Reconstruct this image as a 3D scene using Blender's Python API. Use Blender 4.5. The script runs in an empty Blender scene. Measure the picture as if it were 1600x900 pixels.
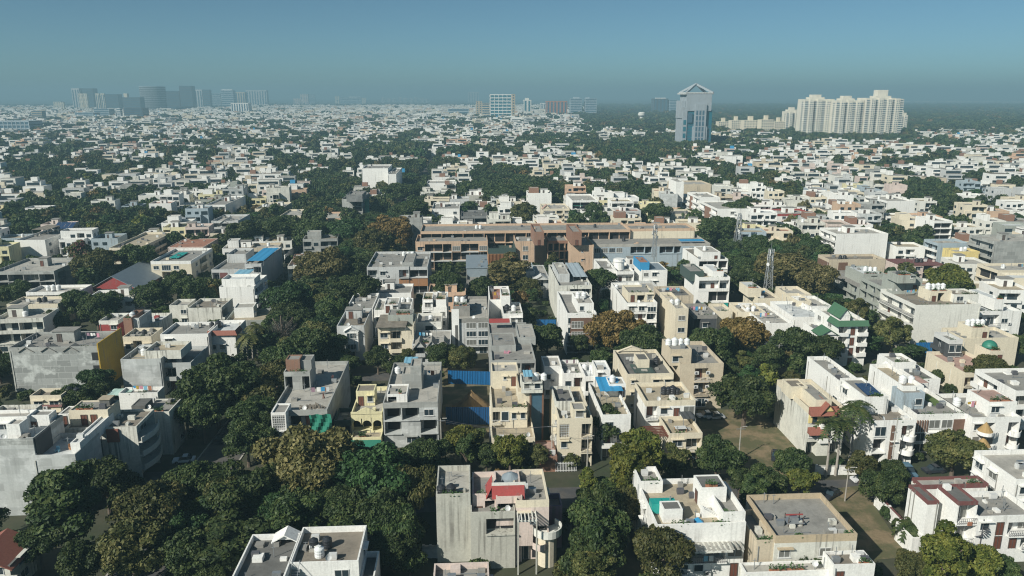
import bpy, bmesh, math, random
import numpy as np
from mathutils import Vector, Matrix
R = math.radians
rnd = random.Random(7)
S = bpy.context.scene
COL = S.collection

# ------------------------------------------------------------------ camera
CAM_H, FPX, PITCH, YAW = 70.0, 1195.0, R(14.18), R(3.25)
cd = bpy.data.cameras.new("camera")
cam = bpy.data.objects.new("camera", cd)
COL.objects.link(cam)
cam.location = (0, 0, CAM_H)
cam.rotation_euler = (R(90) - PITCH, 0, -YAW)
cd.sensor_width = 36.0
cd.lens = FPX / 1600 * 36
cd.clip_start, cd.clip_end = 1.0, 60000
S.camera = cam
# ------------------------------------------------------------------ sky, sun, exposure
SUN_AZ, SUN_EL = R(230), R(35)        # azimuth clockwise from +Y
w = bpy.data.worlds.new("World")
S.world = w
w.use_nodes = True
nt = w.node_tree
sk = nt.nodes.new("ShaderNodeTexSky")
sk.sky_type = 'NISHITA'
sk.sun_disc = False
sk.sun_elevation, sk.sun_rotation = SUN_EL, SUN_AZ
sk.air_density, sk.dust_density, sk.ozone_density = 0.5, 0.75, 3.0
tint = nt.nodes.new("ShaderNodeMix")
tint.data_type = 'RGBA'
tint.blend_type = 'MULTIPLY'
tint.inputs[0].default_value = 1.0
tint.inputs[7].default_value = (0.80, 1.05, 0.92, 1)
nt.links.new(sk.outputs[0], tint.inputs[6])
bg = nt.nodes["Background"]
nt.links.new(tint.outputs[2], bg.inputs[0])
bg.inputs[1].default_value = 0.072
sl = bpy.data.lights.new("sun", 'SUN')
sl.energy, sl.angle, sl.color = 5.0, R(0.5), (1.0, 0.97, 0.88)
so = bpy.data.objects.new("sun", sl)
COL.objects.link(so)
sd = Vector((math.sin(SUN_AZ) * math.cos(SUN_EL), math.cos(SUN_AZ) * math.cos(SUN_EL), math.sin(SUN_EL)))
so.rotation_euler = (-sd).to_track_quat('-Z', 'Y').to_euler()
so.location = (-200, -200, 300)
vs = S.view_settings
vs.view_transform, vs.look, vs.exposure, vs.gamma = 'Standard', 'None', 0.2, 1.0
S.display_settings.display_device = 'sRGB'
cy = S.cycles
cy.max_bounces, cy.diffuse_bounces, cy.glossy_bounces = 4, 2, 2
cy.transmission_bounces, cy.volume_bounces, cy.transparent_max_bounces = 2, 0, 6
cy.use_denoising = True
cy.filter_width = 1.15
cy.caustics_reflective = cy.caustics_refractive = False
HAZE_DENSITY, HAZE_COLOR = 3.2e-4, (0.35, 0.575, 0.675, 1)

# ------------------------------------------------------------------ picture ray helpers (to find where things stand)
cp, sp, cyw, syw = math.cos(PITCH), math.sin(PITCH), math.cos(YAW), math.sin(YAW)
FW = Vector((syw * cp, cyw * cp, -sp))
RT = Vector((cyw, -syw, 0))
UP = RT.cross(FW)
def P(px, py, z=0.0):
    d = FW * FPX + RT * (px - 800) + UP * (450 - py)
    t = (z - CAM_H) / d.z
    return Vector((d.x * t, d.y * t, z))
def PJ(x, y, z=0.0):
    v = Vector((x, y, z - CAM_H))
    k = v.dot(FW)
    return (800 + FPX * v.dot(RT) / k, 450 - FPX * v.dot(UP) / k)
def at_depth(px, py, Y):
    d = FW * FPX + RT * (px - 800) + UP * (450 - py)
    t = Y / d.y
    return Vector((d.x * t, Y, CAM_H + d.z * t))

# ------------------------------------------------------------------ materials
M = {}
def new_mat(name):
    m = bpy.data.materials.new(name)
    m.use_nodes = True
    t = m.node_tree
    return m, t, t.nodes["Principled BSDF"]
def nd(t, typ, **kw):
    n = t.nodes.new(typ)
    for k, v in kw.items():
        setattr(n, k, v)
    return n
def mixc(t, fac, a, b, blend='MIX'):
    n = nd(t, "ShaderNodeMix", data_type='RGBA', blend_type=blend)
    for i, v in ((0, fac), (6, a), (7, b)):
        if isinstance(v, (int, float)):
            n.inputs[i].default_value = v
        elif isinstance(v, tuple):
            n.inputs[i].default_value = v if len(v) == 4 else (*v, 1)
        else:
            t.links.new(v, n.inputs[i])
    return n.outputs[2]
def noise(t, vec, scale, detail=3, rough=0.55):
    n = nd(t, "ShaderNodeTexNoise")
    n.inputs["Scale"].default_value = scale
    n.inputs["Detail"].default_value = detail
    n.inputs["Roughness"].default_value = rough
    if vec is not None:
        t.links.new(vec, n.inputs["Vector"])
    return n.outputs["Fac"]
def ramp(t, fac, lo, hi, a=0.0, b=1.0):
    n = nd(t, "ShaderNodeMapRange")
    for i, v in ((1, lo), (2, hi), (3, a), (4, b)):
        n.inputs[i].default_value = v
    t.links.new(fac, n.inputs[0])
    return n.outputs[0]
def pos_scaled(t, sx, sy, sz):
    g = nd(t, "ShaderNodeNewGeometry")
    m = nd(t, "ShaderNodeMapping")
    m.inputs["Scale"].default_value = (sx, sy, sz)
    t.links.new(g.outputs["Position"], m.inputs["Vector"])
    return m.outputs["Vector"]
def wall_mat(key, col, dirt=0.45, rough=0.85, grime=(0.16, 0.15, 0.13)):
    m, t, b = new_mat("wall_paint_" + key)
    v1 = pos_scaled(t, 2.3, 2.3, 0.07)
    s1 = ramp(t, noise(t, v1, 1.0, 4), 0.50, 0.66, 0, min(1, dirt * 1.9))
    s2 = ramp(t, noise(t, pos_scaled(t, .16, .16, .16), 1.0, 3), 0.42, 0.60)
    sm = nd(t, "ShaderNodeMath", operation='MULTIPLY')
    t.links.new(s1, sm.inputs[0]); t.links.new(s2, sm.inputs[1])
    st = sm.outputs[0]
    v2 = pos_scaled(t, 0.35, 0.35, 0.35)
    bl = ramp(t, noise(t, v2, 1.0, 5, 0.65), 0.42, 0.75, 0, dirt * 0.9)
    v3 = pos_scaled(t, 3.2, 3.2, 3.2)
    fine = ramp(t, noise(t, v3, 1.0, 3), 0.3, 0.7, 0.88, 1.06)
    c = mixc(t, st, col, grime)
    c = mixc(t, bl, c, tuple(x * 0.62 for x in col))
    sc = nd(t, "ShaderNodeVectorMath", operation='SCALE')
    t.links.new(c, sc.inputs[0])
    t.links.new(fine, sc.inputs["Scale"])
    t.links.new(sc.outputs[0], b.inputs["Base Color"])
    b.inputs["Roughness"].default_value = rough
    M[key] = m
WALLS = dict(white=(.80, .79, .75), offwhite=(.70, .69, .63), cream=(.68, .61, .47), beige=(.55, .47, .35), tan=(.47, .38, .26), lgrey=(.52, .53, .52), pink=(.64, .53, .47), peach=(.62, .42, .29), yellow=(.72, .58, .24), paleyellow=(.74, .68, .42), brick=(.26, .145, .10), red=(.32, .055, .05), maroon=(.17, .065, .06), brown=(.16, .09, .06), wood=(.34, .17, .08), dark=(.06, .065, .07), greygreen=(.35, .37, .33), bluegrey=(.36, .43, .47), sand=(.55, .39, .27), flatcream=(.68, .64, .54), towergrey=(.31, .35, .38), purple=(.30, .19, .24), mint=(.45, .62, .55))
for k, c in WALLS.items():
    wall_mat(k, c, 0.17 if k in ('white', 'offwhite', 'cream') else 0.34)
wall_mat('mustard', (.46, .29, .03), 0.5)
wall_mat('stained', (.47, .46, .40), 0.42)
wall_mat('oldwhite', (.66, .65, .58), 0.75)
def concrete_mat(key, col, patch, lines):
    m, t, b = new_mat("bare_concrete_" + key)
    g = nd(t, "ShaderNodeNewGeometry")
    sx = nd(t, "ShaderNodeSeparateXYZ")
    t.links.new(g.outputs["Position"], sx.inputs[0])
    add = nd(t, "ShaderNodeMath", operation='ADD')
    t.links.new(sx.outputs[0], add.inputs[0]); t.links.new(sx.outputs[1], add.inputs[1])
    cb = nd(t, "ShaderNodeCombineXYZ")
    t.links.new(add.outputs[0], cb.inputs[0]); t.links.new(sx.outputs[2], cb.inputs[1])
    bk = nd(t, "ShaderNodeTexBrick")
    t.links.new(cb.outputs[0], bk.inputs["Vector"])
    bk.inputs["Scale"].default_value = 1.0
    bk.inputs["Brick Width"].default_value = 3.3
    bk.inputs["Row Height"].default_value = 1.55
    bk.inputs["Mortar Size"].default_value = 0.05
    bk.inputs["Color1"].default_value = (*[x * .8 for x in col], 1)
    bk.inputs["Color2"].default_value = (*[x * 1.16 for x in col], 1)
    bk.inputs["Mortar"].default_value = (*[x * (1 + lines) for x in col], 1)
    n1 = noise(t, pos_scaled(t, .22, .22, .3), 1, 5, .6)
    c = mixc(t, ramp(t, n1, .52, .60, 0, patch), bk.outputs["Color"], tuple(min(.8, x * 1.75) for x in col))
    n2 = noise(t, pos_scaled(t, 1.1, 1.1, .12), 1, 5, .6)
    c = mixc(t, ramp(t, n2, .5, .8, 0, .5), c, tuple(x * .45 for x in col))
    n3 = noise(t, pos_scaled(t, 2.5, 2.5, 2.5), 1, 4)
    c = mixc(t, ramp(t, n3, .35, .7, 0, .22), c, tuple(x * .6 for x in col))
    t.links.new(c, b.inputs["Base Color"])
    b.inputs["Roughness"].default_value = .9
    M[key] = m
concrete_mat('concrete', (.33, .335, .315), .25, .06)
concrete_mat('patchy', (.31, .32, .305), .9, .45)
concrete_mat('plaster', (.45, .465, .45), .35, .03)
concrete_mat('dconcrete', (.20, .205, .20), .2, .05)
def roof_mat(key, col, stain=.6, wet=.45):
    m, t, b = new_mat("roof_" + key)
    n1 = noise(t, pos_scaled(t, .42, .42, .42), 1, 6, .7)
    n2 = noise(t, pos_scaled(t, 1.6, 1.6, 1.6), 1, 4, .6)
    n3 = noise(t, pos_scaled(t, 7, 7, 7), 1, 2)
    c = mixc(t, ramp(t, n1, .42, .66, 0, stain), col, tuple(x * .5 for x in col))
    c = mixc(t, ramp(t, n2, .55, .75, 0, wet), c, tuple(x * .4 for x in col))
    c = mixc(t, ramp(t, n2, .25, .40, .35, 0), c, tuple(min(.75, x * 1.5) for x in col))
    c = mixc(t, ramp(t, n3, .3, .7, 0, .25), c, tuple(x * .7 for x in col))
    t.links.new(c, b.inputs["Base Color"])
    b.inputs["Roughness"].default_value = .9
    M[key] = m
for k, c in dict(rgrey=(.285, .275, .25), rdark=(.15, .148, .138), rlight=(.42, .40, .355), rbeige=(.42, .36, .26), rbrown=(.235, .205, .165), rwhite=(.60, .62, .61), rterra=(.36, .17, .11), rpink=(.44, .29, .24)).items():
    roof_mat(k, c)
def plain(key, col, rough=.6, metal=0.0, var=.3, sc=2.0, name=None):
    m, t, b = new_mat(name or key)
    n1 = noise(t, pos_scaled(t, sc, sc, sc), 1, 4, .6)
    c = mixc(t, ramp(t, n1, .35, .7, 0, var), col, tuple(x * .55 for x in col))
    t.links.new(c, b.inputs["Base Color"])
    b.inputs["Roughness"].default_value = rough
    b.inputs["Metallic"].default_value = metal
    M[key] = m
plain('frame', (.62, .62, .60), .5, name="window_frame_paint")
plain('framedark', (.10, .08, .07), .5, name="dark_window_frame")
plain('void', (.022, .022, .024), .9, name="painted_room_shade")  # near-black: the shade inside unlit rooms put into the colour
plain('rail', (.10, .10, .11), .5, name="iron_railing")
plain('railw', (.70, .70, .68), .5, name="white_railing")
plain('tankw', (.74, .75, .74), .45, name="white_tank_plastic")
plain('tankb', (.028, .03, .035), .4, name="black_tank_plastic")
plain('steel', (.42, .44, .45), .4, .6, name="galvanised_steel")
plain('greensteel', (.05, .08, .07), .6, name="green_netting")
plain('bluesheet', (.008, .115, .29), .5, var=.35, name="blue_sheeting")
plain('bluesheet_shade', (.006, .065, .18), .5, var=.3, name="blue_sheeting_shade_painted")  # same blue tin as above, with the front fence's shade put into the colour
plain('tarp', (.04, .27, .50), .55, var=.2, name="blue_tarpaulin")
plain('paleblue', (.22, .45, .58), .5, name="pale_blue_sheet")
plain('greennet', (.012, .17, .11), .7, name="green_shade_net")
plain('teal', (.02, .32, .28), .45, name="teal_enamel")
plain('redtile', (.27, .10, .07), .8, var=.5, sc=4, name="red_clay_tile")
plain('greentile', (.06, .145, .08), .75, var=.4, sc=3, name="green_roof_tile")
plain('greymetal', (.28, .33, .36), .5, .2, sc=.8, name="grey_sheet_metal")
plain('solar', (.03, .06, .13), .2, name="solar_cell_glass")
plain('lawn', (.09, .14, .035), .95, sc=1.2, name="roof_lawn")
plain('leafpot', (.05, .10, .03), .9, sc=5, name="potted_leaves")
plain('terracotta', (.38, .16, .09), .8, name="terracotta")
plain('wooddoor', (.15, .055, .035), .6, name="wooden_door")
plain('whitedoor', (.6, .6, .58), .5, name="white_door")
plain('cloth', (.55, .25, .32), .9, name="washing_cloth")
plain('domegreen', (.03, .19, .13), .5, name="green_dome_paint")
plain('coneb', (.36, .24, .10), .8, name="brown_cone_tile")
plain('bark', (.13, .10, .075), .95, var=.5, sc=3, name="tree_bark")
plain('palebark', (.34, .31, .27), .95, var=.4, sc=2, name="pale_palm_bark")
plain('glassdark', (.03, .045, .055), .12, name="dark_window_glass")
plain('glasscurtain', (.17, .17, .155), .25, name="curtained_window_glass")
plain('glassteal', (.02, .14, .19), .12, name="teal_tower_glass")
plain('glassblue', (.06, .12, .17), .15, name="blue_tower_glass")
plain('tyre', (.02, .02, .02), .9, name="tyre_rubber")
for k, c in dict(carwhite=(.75, .76, .77), carsilver=(.45, .47, .48), cardark=(.03, .035, .045), carblue=(.10, .19, .26), carred=(.35, .04, .03)).items():
    plain(k, c, .3, .1, var=.05, name="car_paint_" + k[3:])

def leaf_mat(key, cols, name):
    m, t, b = new_mat(name)
    g = nd(t, "ShaderNodeNewGeometry")
    oi = nd(t, "ShaderNodeObjectInfo")
    cr = nd(t, "ShaderNodeValToRGB")
    e = cr.color_ramp.elements
    e[0].color, e[0].position = (*cols[0], 1), 0.0
    e[1].color, e[1].position = (*cols[-1], 1), 1.0
    for i, c in enumerate(cols[1:-1]):
        x = cr.color_ramp.elements.new((i + 1) / (len(cols) - 1))
        x.color = (*c, 1)
    nz = noise(t, pos_scaled(t, .45, .45, .45), 1, 3)
    ad = nd(t, "ShaderNodeMath", operation='MULTIPLY_ADD')
    t.links.new(g.outputs["Random Per Island"], ad.inputs[0])
    ad.inputs[1].default_value = .55
    t.links.new(ramp(t, nz, .35, .68, -.05, .5), ad.inputs[2])
    t.links.new(ad.outputs[0], cr.inputs[0])
    hs = nd(t, "ShaderNodeHueSaturation")
    t.links.new(cr.outputs[0], hs.inputs["Color"])
    t.links.new(ramp(t, oi.outputs["Random"], 0, 1, .487, .506), hs.inputs["Hue"])
    t.links.new(ramp(t, oi.outputs["Random"], 0, 1, .8, 1.2), hs.inputs["Value"])
    t.links.new(hs.outputs[0], b.inputs["Base Color"])
    b.inputs["Roughness"].default_value = .6
    b.inputs["Specular IOR Level"].default_value = .3
    tr = nd(t, "ShaderNodeBsdfTranslucent")
    t.links.new(hs.outputs[0], tr.inputs[0])
    mx = nd(t, "ShaderNodeMixShader")
    mx.inputs[0].default_value = .25
    t.links.new(b.outputs[0], mx.inputs[1]); t.links.new(tr.outputs[0], mx.inputs[2])
    t.links.new(mx.outputs[0], t.nodes["Material Output"].inputs[0])
    M['leaf_' + key] = m
leaf_mat('dark', [(.020, .038, .013), (.048, .078, .023), (.12, .145, .045)], "dark_green_leaves")
leaf_mat('deep', [(.016, .040, .014), (.036, .078, .024), (.085, .14, .042)], "deep_green_leaves")
leaf_mat('khaki', [(.05, .052, .016), (.13, .12, .042), (.30, .25, .11)], "khaki_leaves")
leaf_mat('olive', [(.034, .046, .014), (.082, .092, .027), (.20, .18, .065)], "olive_leaves")
leaf_mat('gold', [(.06, .05, .014), (.17, .12, .035), (.36, .25, .10)], "golden_brown_leaves")
leaf_mat('lime', [(.035, .055, .012), (.10, .12, .022), (.23, .22, .045)], "yellow_green_leaves")
leaf_mat('grey', [(.07, .065, .055), (.13, .12, .10), (.2, .19, .17)], "bare_grey_twigs")
leaf_mat('bloom', [(.035, .06, .02), (.09, .11, .03), (.30, .06, .12)], "pink_flowering_leaves")
leaf_mat('palm', [(.02, .04, .012), (.05, .075, .02), (.12, .13, .04)], "palm_fronds")

def ground_mat():
    m, t, b = new_mat("dusty_ground")
    n1 = noise(t, pos_scaled(t, .05, .05, .05), 1, 6, .6)
    n2 = noise(t, pos_scaled(t, .5, .5, .5), 1, 5, .65)
    c = mixc(t, ramp(t, n1, .4, .6), (.035, .048, .02), (.075, .065, .042))
    c = mixc(t, ramp(t, n2, .4, .7, 0, .7), c, (.035, .04, .022))
    t.links.new(c, b.inputs["Base Color"]); b.inputs["Roughness"].default_value = .95
    M['ground'] = m
    m, t, b = new_mat("bare_earth")
    n1 = noise(t, pos_scaled(t, .22, .22, .22), 1, 6, .65)
    n2 = noise(t, pos_scaled(t, 1.8, 1.8, 1.8), 1, 5, .65)
    c = mixc(t, ramp(t, n1, .40, .56, 0, .9), (.22, .165, .095), (.075, .082, .033))
    c = mixc(t, ramp(t, n2, .45, .75, 0, .6), c, (.12, .09, .055))
    t.links.new(c, b.inputs["Base Color"]); b.inputs["Roughness"].default_value = .95
    M['earth'] = m
    m, t, b = new_mat("worn_asphalt")
    n1 = noise(t, pos_scaled(t, .3, .3, .3), 1, 5, .6)
    n2 = noise(t, pos_scaled(t, 4, 4, 4), 1, 3)
    c = mixc(t, ramp(t, n1, .4, .7, 0, .8), (.065, .066, .068), (.14, .12, .095))
    c = mixc(t, ramp(t, n2, .3, .7, 0, .3), c, (.04, .04, .04))
    t.links.new(c, b.inputs["Base Color"]); b.inputs["Roughness"].default_value = .9
    M['asphalt'] = m
    m, t, b = new_mat("digging_sand")
    n2 = noise(t, pos_scaled(t, .9, .9, .5), 1, 6, .65)
    c = mixc(t, ramp(t, n2, .4, .7), (.27, .18, .085), (.13, .085, .045))
    t.links.new(c, b.inputs["Base Color"]); b.inputs["Roughness"].default_value = .95
    M['sandheap'] = m
    m, t, b = new_mat("forest_floor")
    n1 = noise(t, pos_scaled(t, .012, .012, .012), 1, 6, .6)
    c = mixc(t, ramp(t, n1, .4, .6), (.022, .036, .018), (.06, .062, .032))
    t.links.new(c, b.inputs["Base Color"]); b.inputs["Roughness"].default_value = .95
    M['forest'] = m
ground_mat()

# ------------------------------------------------------------------ mesh helpers
class MB:
    def __init__(s):
        s.v, s.f, s.m = [], [], []
    def box(s, x0, x1, y0, y1, z0, z1, m=0):
        if x0 > x1: x0, x1 = x1, x0
        if y0 > y1: y0, y1 = y1, y0
        n = len(s.v)
        s.v += [(x0, y0, z0), (x1, y0, z0), (x1, y1, z0), (x0, y1, z0), (x0, y0, z1), (x1, y0, z1), (x1, y1, z1), (x0, y1, z1)]
        s.f += [(n, n + 3, n + 2, n + 1), (n + 4, n + 5, n + 6, n + 7), (n, n + 1, n + 5, n + 4), (n + 1, n + 2, n + 6, n + 5), (n + 2, n + 3, n + 7, n + 6), (n + 3, n, n + 4, n + 7)]
        s.m += [m] * 6
        return s
    def prism(s, pts, z0, z1, m=0):
        n, k = len(s.v), len(pts)
        s.v += [(p[0], p[1], z0) for p in pts] + [(p[0], p[1], z1) for p in pts]
        s.f += [tuple(range(n + k - 1, n - 1, -1)), tuple(range(n + k, n + 2 * k))] + [(n + i, n + (i + 1) % k, n + k + (i + 1) % k, n + k + i) for i in range(k)]
        s.m += [m] * (k + 2)
        return s
    def poly(s, pts, faces, m=0):
        n = len(s.v)
        s.v += [tuple(p) for p in pts]
        s.f += [tuple(n + i for i in f) for f in faces]
        s.m += [m] * len(faces)
        return s
    def cone(s, x, y, z0, z1, r0, r1, k=12, m=0, cap=True):
        n = len(s.v)
        for r, z in ((r0, z0), (r1, z1)):
            s.v += [(x + r * math.cos(2 * math.pi * i / k), y + r * math.sin(2 * math.pi * i / k), z) for i in range(k)]
        s.f += [(n + i, n + (i + 1) % k, n + k + (i + 1) % k, n + k + i) for i in range(k)]
        s.m += [m] * k
        if cap:
            s.f += [tuple(range(n + k - 1, n - 1, -1)), tuple(range(n + k, n + 2 * k))]
            s.m += [m] * 2
        return s
    def bar(s, a, b, t, m=0):
        a, b = Vector(a), Vector(b)
        d = (b - a).normalized()
        u = d.cross(Vector((0, 0, 1)))
        if u.length < .01: u = Vector((1, 0, 0))
        u.normalize(); q = d.cross(u)
        n = len(s.v)
        for c in (a, b):
            for i, j in ((-1, -1), (1, -1), (1, 1), (-1, 1)):
                s.v.append(tuple(c + u * i * t / 2 + q * j * t / 2))
        s.f += [(n, n + 1, n + 2, n + 3), (n + 7, n + 6, n + 5, n + 4)] + [(n + i, n + 4 + i, n + 4 + (i + 1) % 4, n + (i + 1) % 4) for i in range(4)]
        s.m += [m] * 6
        return s
    def mesh(s, name, mats, smooth=False):
        me = bpy.data.meshes.new(name)
        me.from_pydata(s.v, [], s.f)
        for m in (mats if isinstance(mats, (list, tuple)) else [mats]):
            me.materials.append(M[m] if isinstance(m, str) else m)
        if any(s.m):
            me.polygons.foreach_set("material_index", s.m)
        if smooth:
            me.polygons.foreach_set("use_smooth", [True] * len(s.f))
        return me
    def build(s, name, mats, parent=None, smooth=False):
        if not s.f: return None
        return link(name, s.mesh(name, mats, smooth), parent)
def link(name, data, parent=None, loc=None, rz=0.0):
    o = bpy.data.objects.new(name, data)
    COL.objects.link(o)
    if parent is not None: o.parent = parent
    if loc is not None: o.location = loc
    if rz: o.rotation_euler = (0, 0, rz)
    return o
def tag(o, label=None, cat=None, group=None, kind=None):
    if label: o['label'] = label
    if cat: o['category'] = cat
    if group: o['group'] = group
    if kind: o['kind'] = kind
    return o
def thing(name, label, cat, loc=(0, 0, 0), rz=0.0, group=None):
    return tag(link(name, None, None, loc, rz), label, cat, group)
MESH = {}
def cached(key, fn):
    if key not in MESH: MESH[key] = fn()
    return MESH[key]

# ------------------------------------------------------------------ small building pieces (front = local -Y)
def window_on(parent, x, y, z, ww, hh, rz, style='frame', pane='glassdark', shade=True, shmat='offwhite'):
    ww, hh = round(ww * 4) / 4, round(hh * 5) / 5
    def fr():
        b = MB(); t = .09
        b.box(-ww / 2, ww / 2, -.07, .02, 0, t).box(-ww / 2, ww / 2, -.07, .02, hh - t, hh)
        b.box(-ww / 2, -ww / 2 + t, -.069, .02, t, hh - t).box(ww / 2 - t, ww / 2, -.069, .02, t, hh - t)
        n = max(1, int(ww / .8))
        for i in range(1, n):
            xx = -ww / 2 + ww * i / n
            b.box(xx - .04, xx + .04, -.06, .02, t, hh - t)
        b.box(-ww / 2 - .12, ww / 2 + .12, -.16, .02, -.1, -.002)
        return b.mesh("window", style)
    o = link("window", cached(('win', ww, hh, style), fr), parent, (x, y, z), rz)
    link("pane", cached(('pane', ww, hh, pane), lambda: MB().box(-ww / 2 + .05, ww / 2 - .05, -.03, .015, .05, hh - .05).mesh("pane", pane)), o)
    if shade:
        link("sunshade", cached(('shade', ww, shmat), lambda: MB().box(-ww / 2 - .3, ww / 2 + .3, -.62, .02, 0, .11).mesh("sunshade", shmat)), parent, (x, y, z + hh + .16), rz)
    return o
def door_on(parent, x, y, z, ww, hh, rz, mat='wooddoor'):
    ww = round(ww * 4) / 4
    def fn():
        b = MB()
        b.box(-ww / 2, ww / 2, -.05, .03, 0, hh, 0)
        b.box(-ww / 2 - .1, -ww / 2, -.1, .03, 0, hh + .1, 1).box(ww / 2, ww / 2 + .1, -.1, .03, 0, hh + .1, 1).box(-ww / 2, ww / 2, -.1, .03, hh, hh + .1, 1)
        for i in range(1, max(2, int(ww / .9))):
            xx = -ww / 2 + ww * i / max(2, int(ww / .9))
            b.box(xx - .04, xx + .04, -.09, .03, 0, hh, 1)
        return b.mesh("door", [mat, 'frame' if mat.startswith('glass') else 'framedark'])
    return link("door", cached(('door', ww, hh, mat), fn), parent, (x, y, z), rz)
def ac_on(parent, x, y, z, rz):
    def fn():
        b = MB().box(-.45, .45, -.42, -.08, 0, .65)
        n = len(b.v); k = 10
        b.v += [(-.12 + .26 * math.cos(2 * math.pi * i / k), -.43, .33 + .26 * math.sin(2 * math.pi * i / k)) for i in range(k)]
        b.f.append(tuple(range(n, n + k))); b.m.append(1)
        b.box(-.4, -.34, -.4, 0, -.06, -.001).box(.34, .4, -.4, 0, -.06, -.001)
        return b.mesh("air_conditioner", ['frame', 'rail'])
    return link("air_conditioner", cached('ac', fn), parent, (x, y, z), rz)
def railing_mesh(L, mat, solid=False):
    L = round(L * 2) / 2
    def fn():
        b = MB()
        b.box(0, L, -.03, .03, .92, .98).box(0, L, -.02, .02, .12, .16)
        n = max(2, int(L / .28))
        for i in range(n + 1):
            b.box(L * i / n - .018, L * i / n + .018, -.018, .018, 0, .92)
        return b.mesh("railing", mat)
    return cached(('rail', L, mat), fn)
# ------------------------------------------------------------------ houses
ORD = ["first", "second", "third", "fourth", "fifth", "sixth", "seventh", "eighth", "ninth", "tenth", "eleventh", "twelfth"]
NUMW = ["no", "one", "two", "three", "four", "five", "six", "seven", "eight"]
HOUSES = []
def solve_x(px, Y, z):
    dz = z - CAM_H; a = px - 800
    return (a * (Y * FW.y + dz * FW.z) - FPX * Y * RT.y) / (FPX * RT.x - a * FW.x)
def px_rect(xl, yf, xr, yb, z):
    Y0 = P((xl + xr) / 2, yf, z).y
    X0, X1 = solve_x(xl, Y0, z), solve_x(xr, Y0, z)
    xm = PJ((X0 + X1) / 2, Y0 + 8, z)[0]
    Y1 = P(xm, yb, z).y
    return X0, X1, Y0, max(Y1, Y0 + 2.5)
def tank_mesh(kind):
    def fn():
        b = MB(); r = .72
        zz = [0, .1, .42, .5, .82, .9, 1.22, 1.34, 1.55]
        rr = [r * .96, r, r, r * .95, r, r * .95, r, r * .93, r * .42]
        for i in range(8):
            b.cone(0, 0, zz[i], zz[i + 1], rr[i], rr[i + 1], 16, 0, False)
        n = len(b.v)
        b.v += [(r * .42 * math.cos(2 * math.pi * i / 12), r * .42 * math.sin(2 * math.pi * i / 12), 1.55) for i in range(12)]
        b.f.append(tuple(range(n, n + 12))); b.m.append(0)
        return b.mesh("water_tank", kind)
    return cached(('tank', kind), fn)
def lid_mesh(kind):
    return cached(('lid', kind), lambda: MB().cone(0, 0, 1.54, 1.66, .3, .27, 12).mesh("lid", kind))
def open_stand_mesh():
    def fn():
        b = MB()
        for x in (-.6, .6):
            for y in (-.6, .6): b.box(x - .06, x + .06, y - .06, y + .06, -1.0, 0)
        return b.box(-.75, .75, -.75, .75, 0, .08).mesh("stand", 'steel')
    return cached('tankstand', fn)
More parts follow.
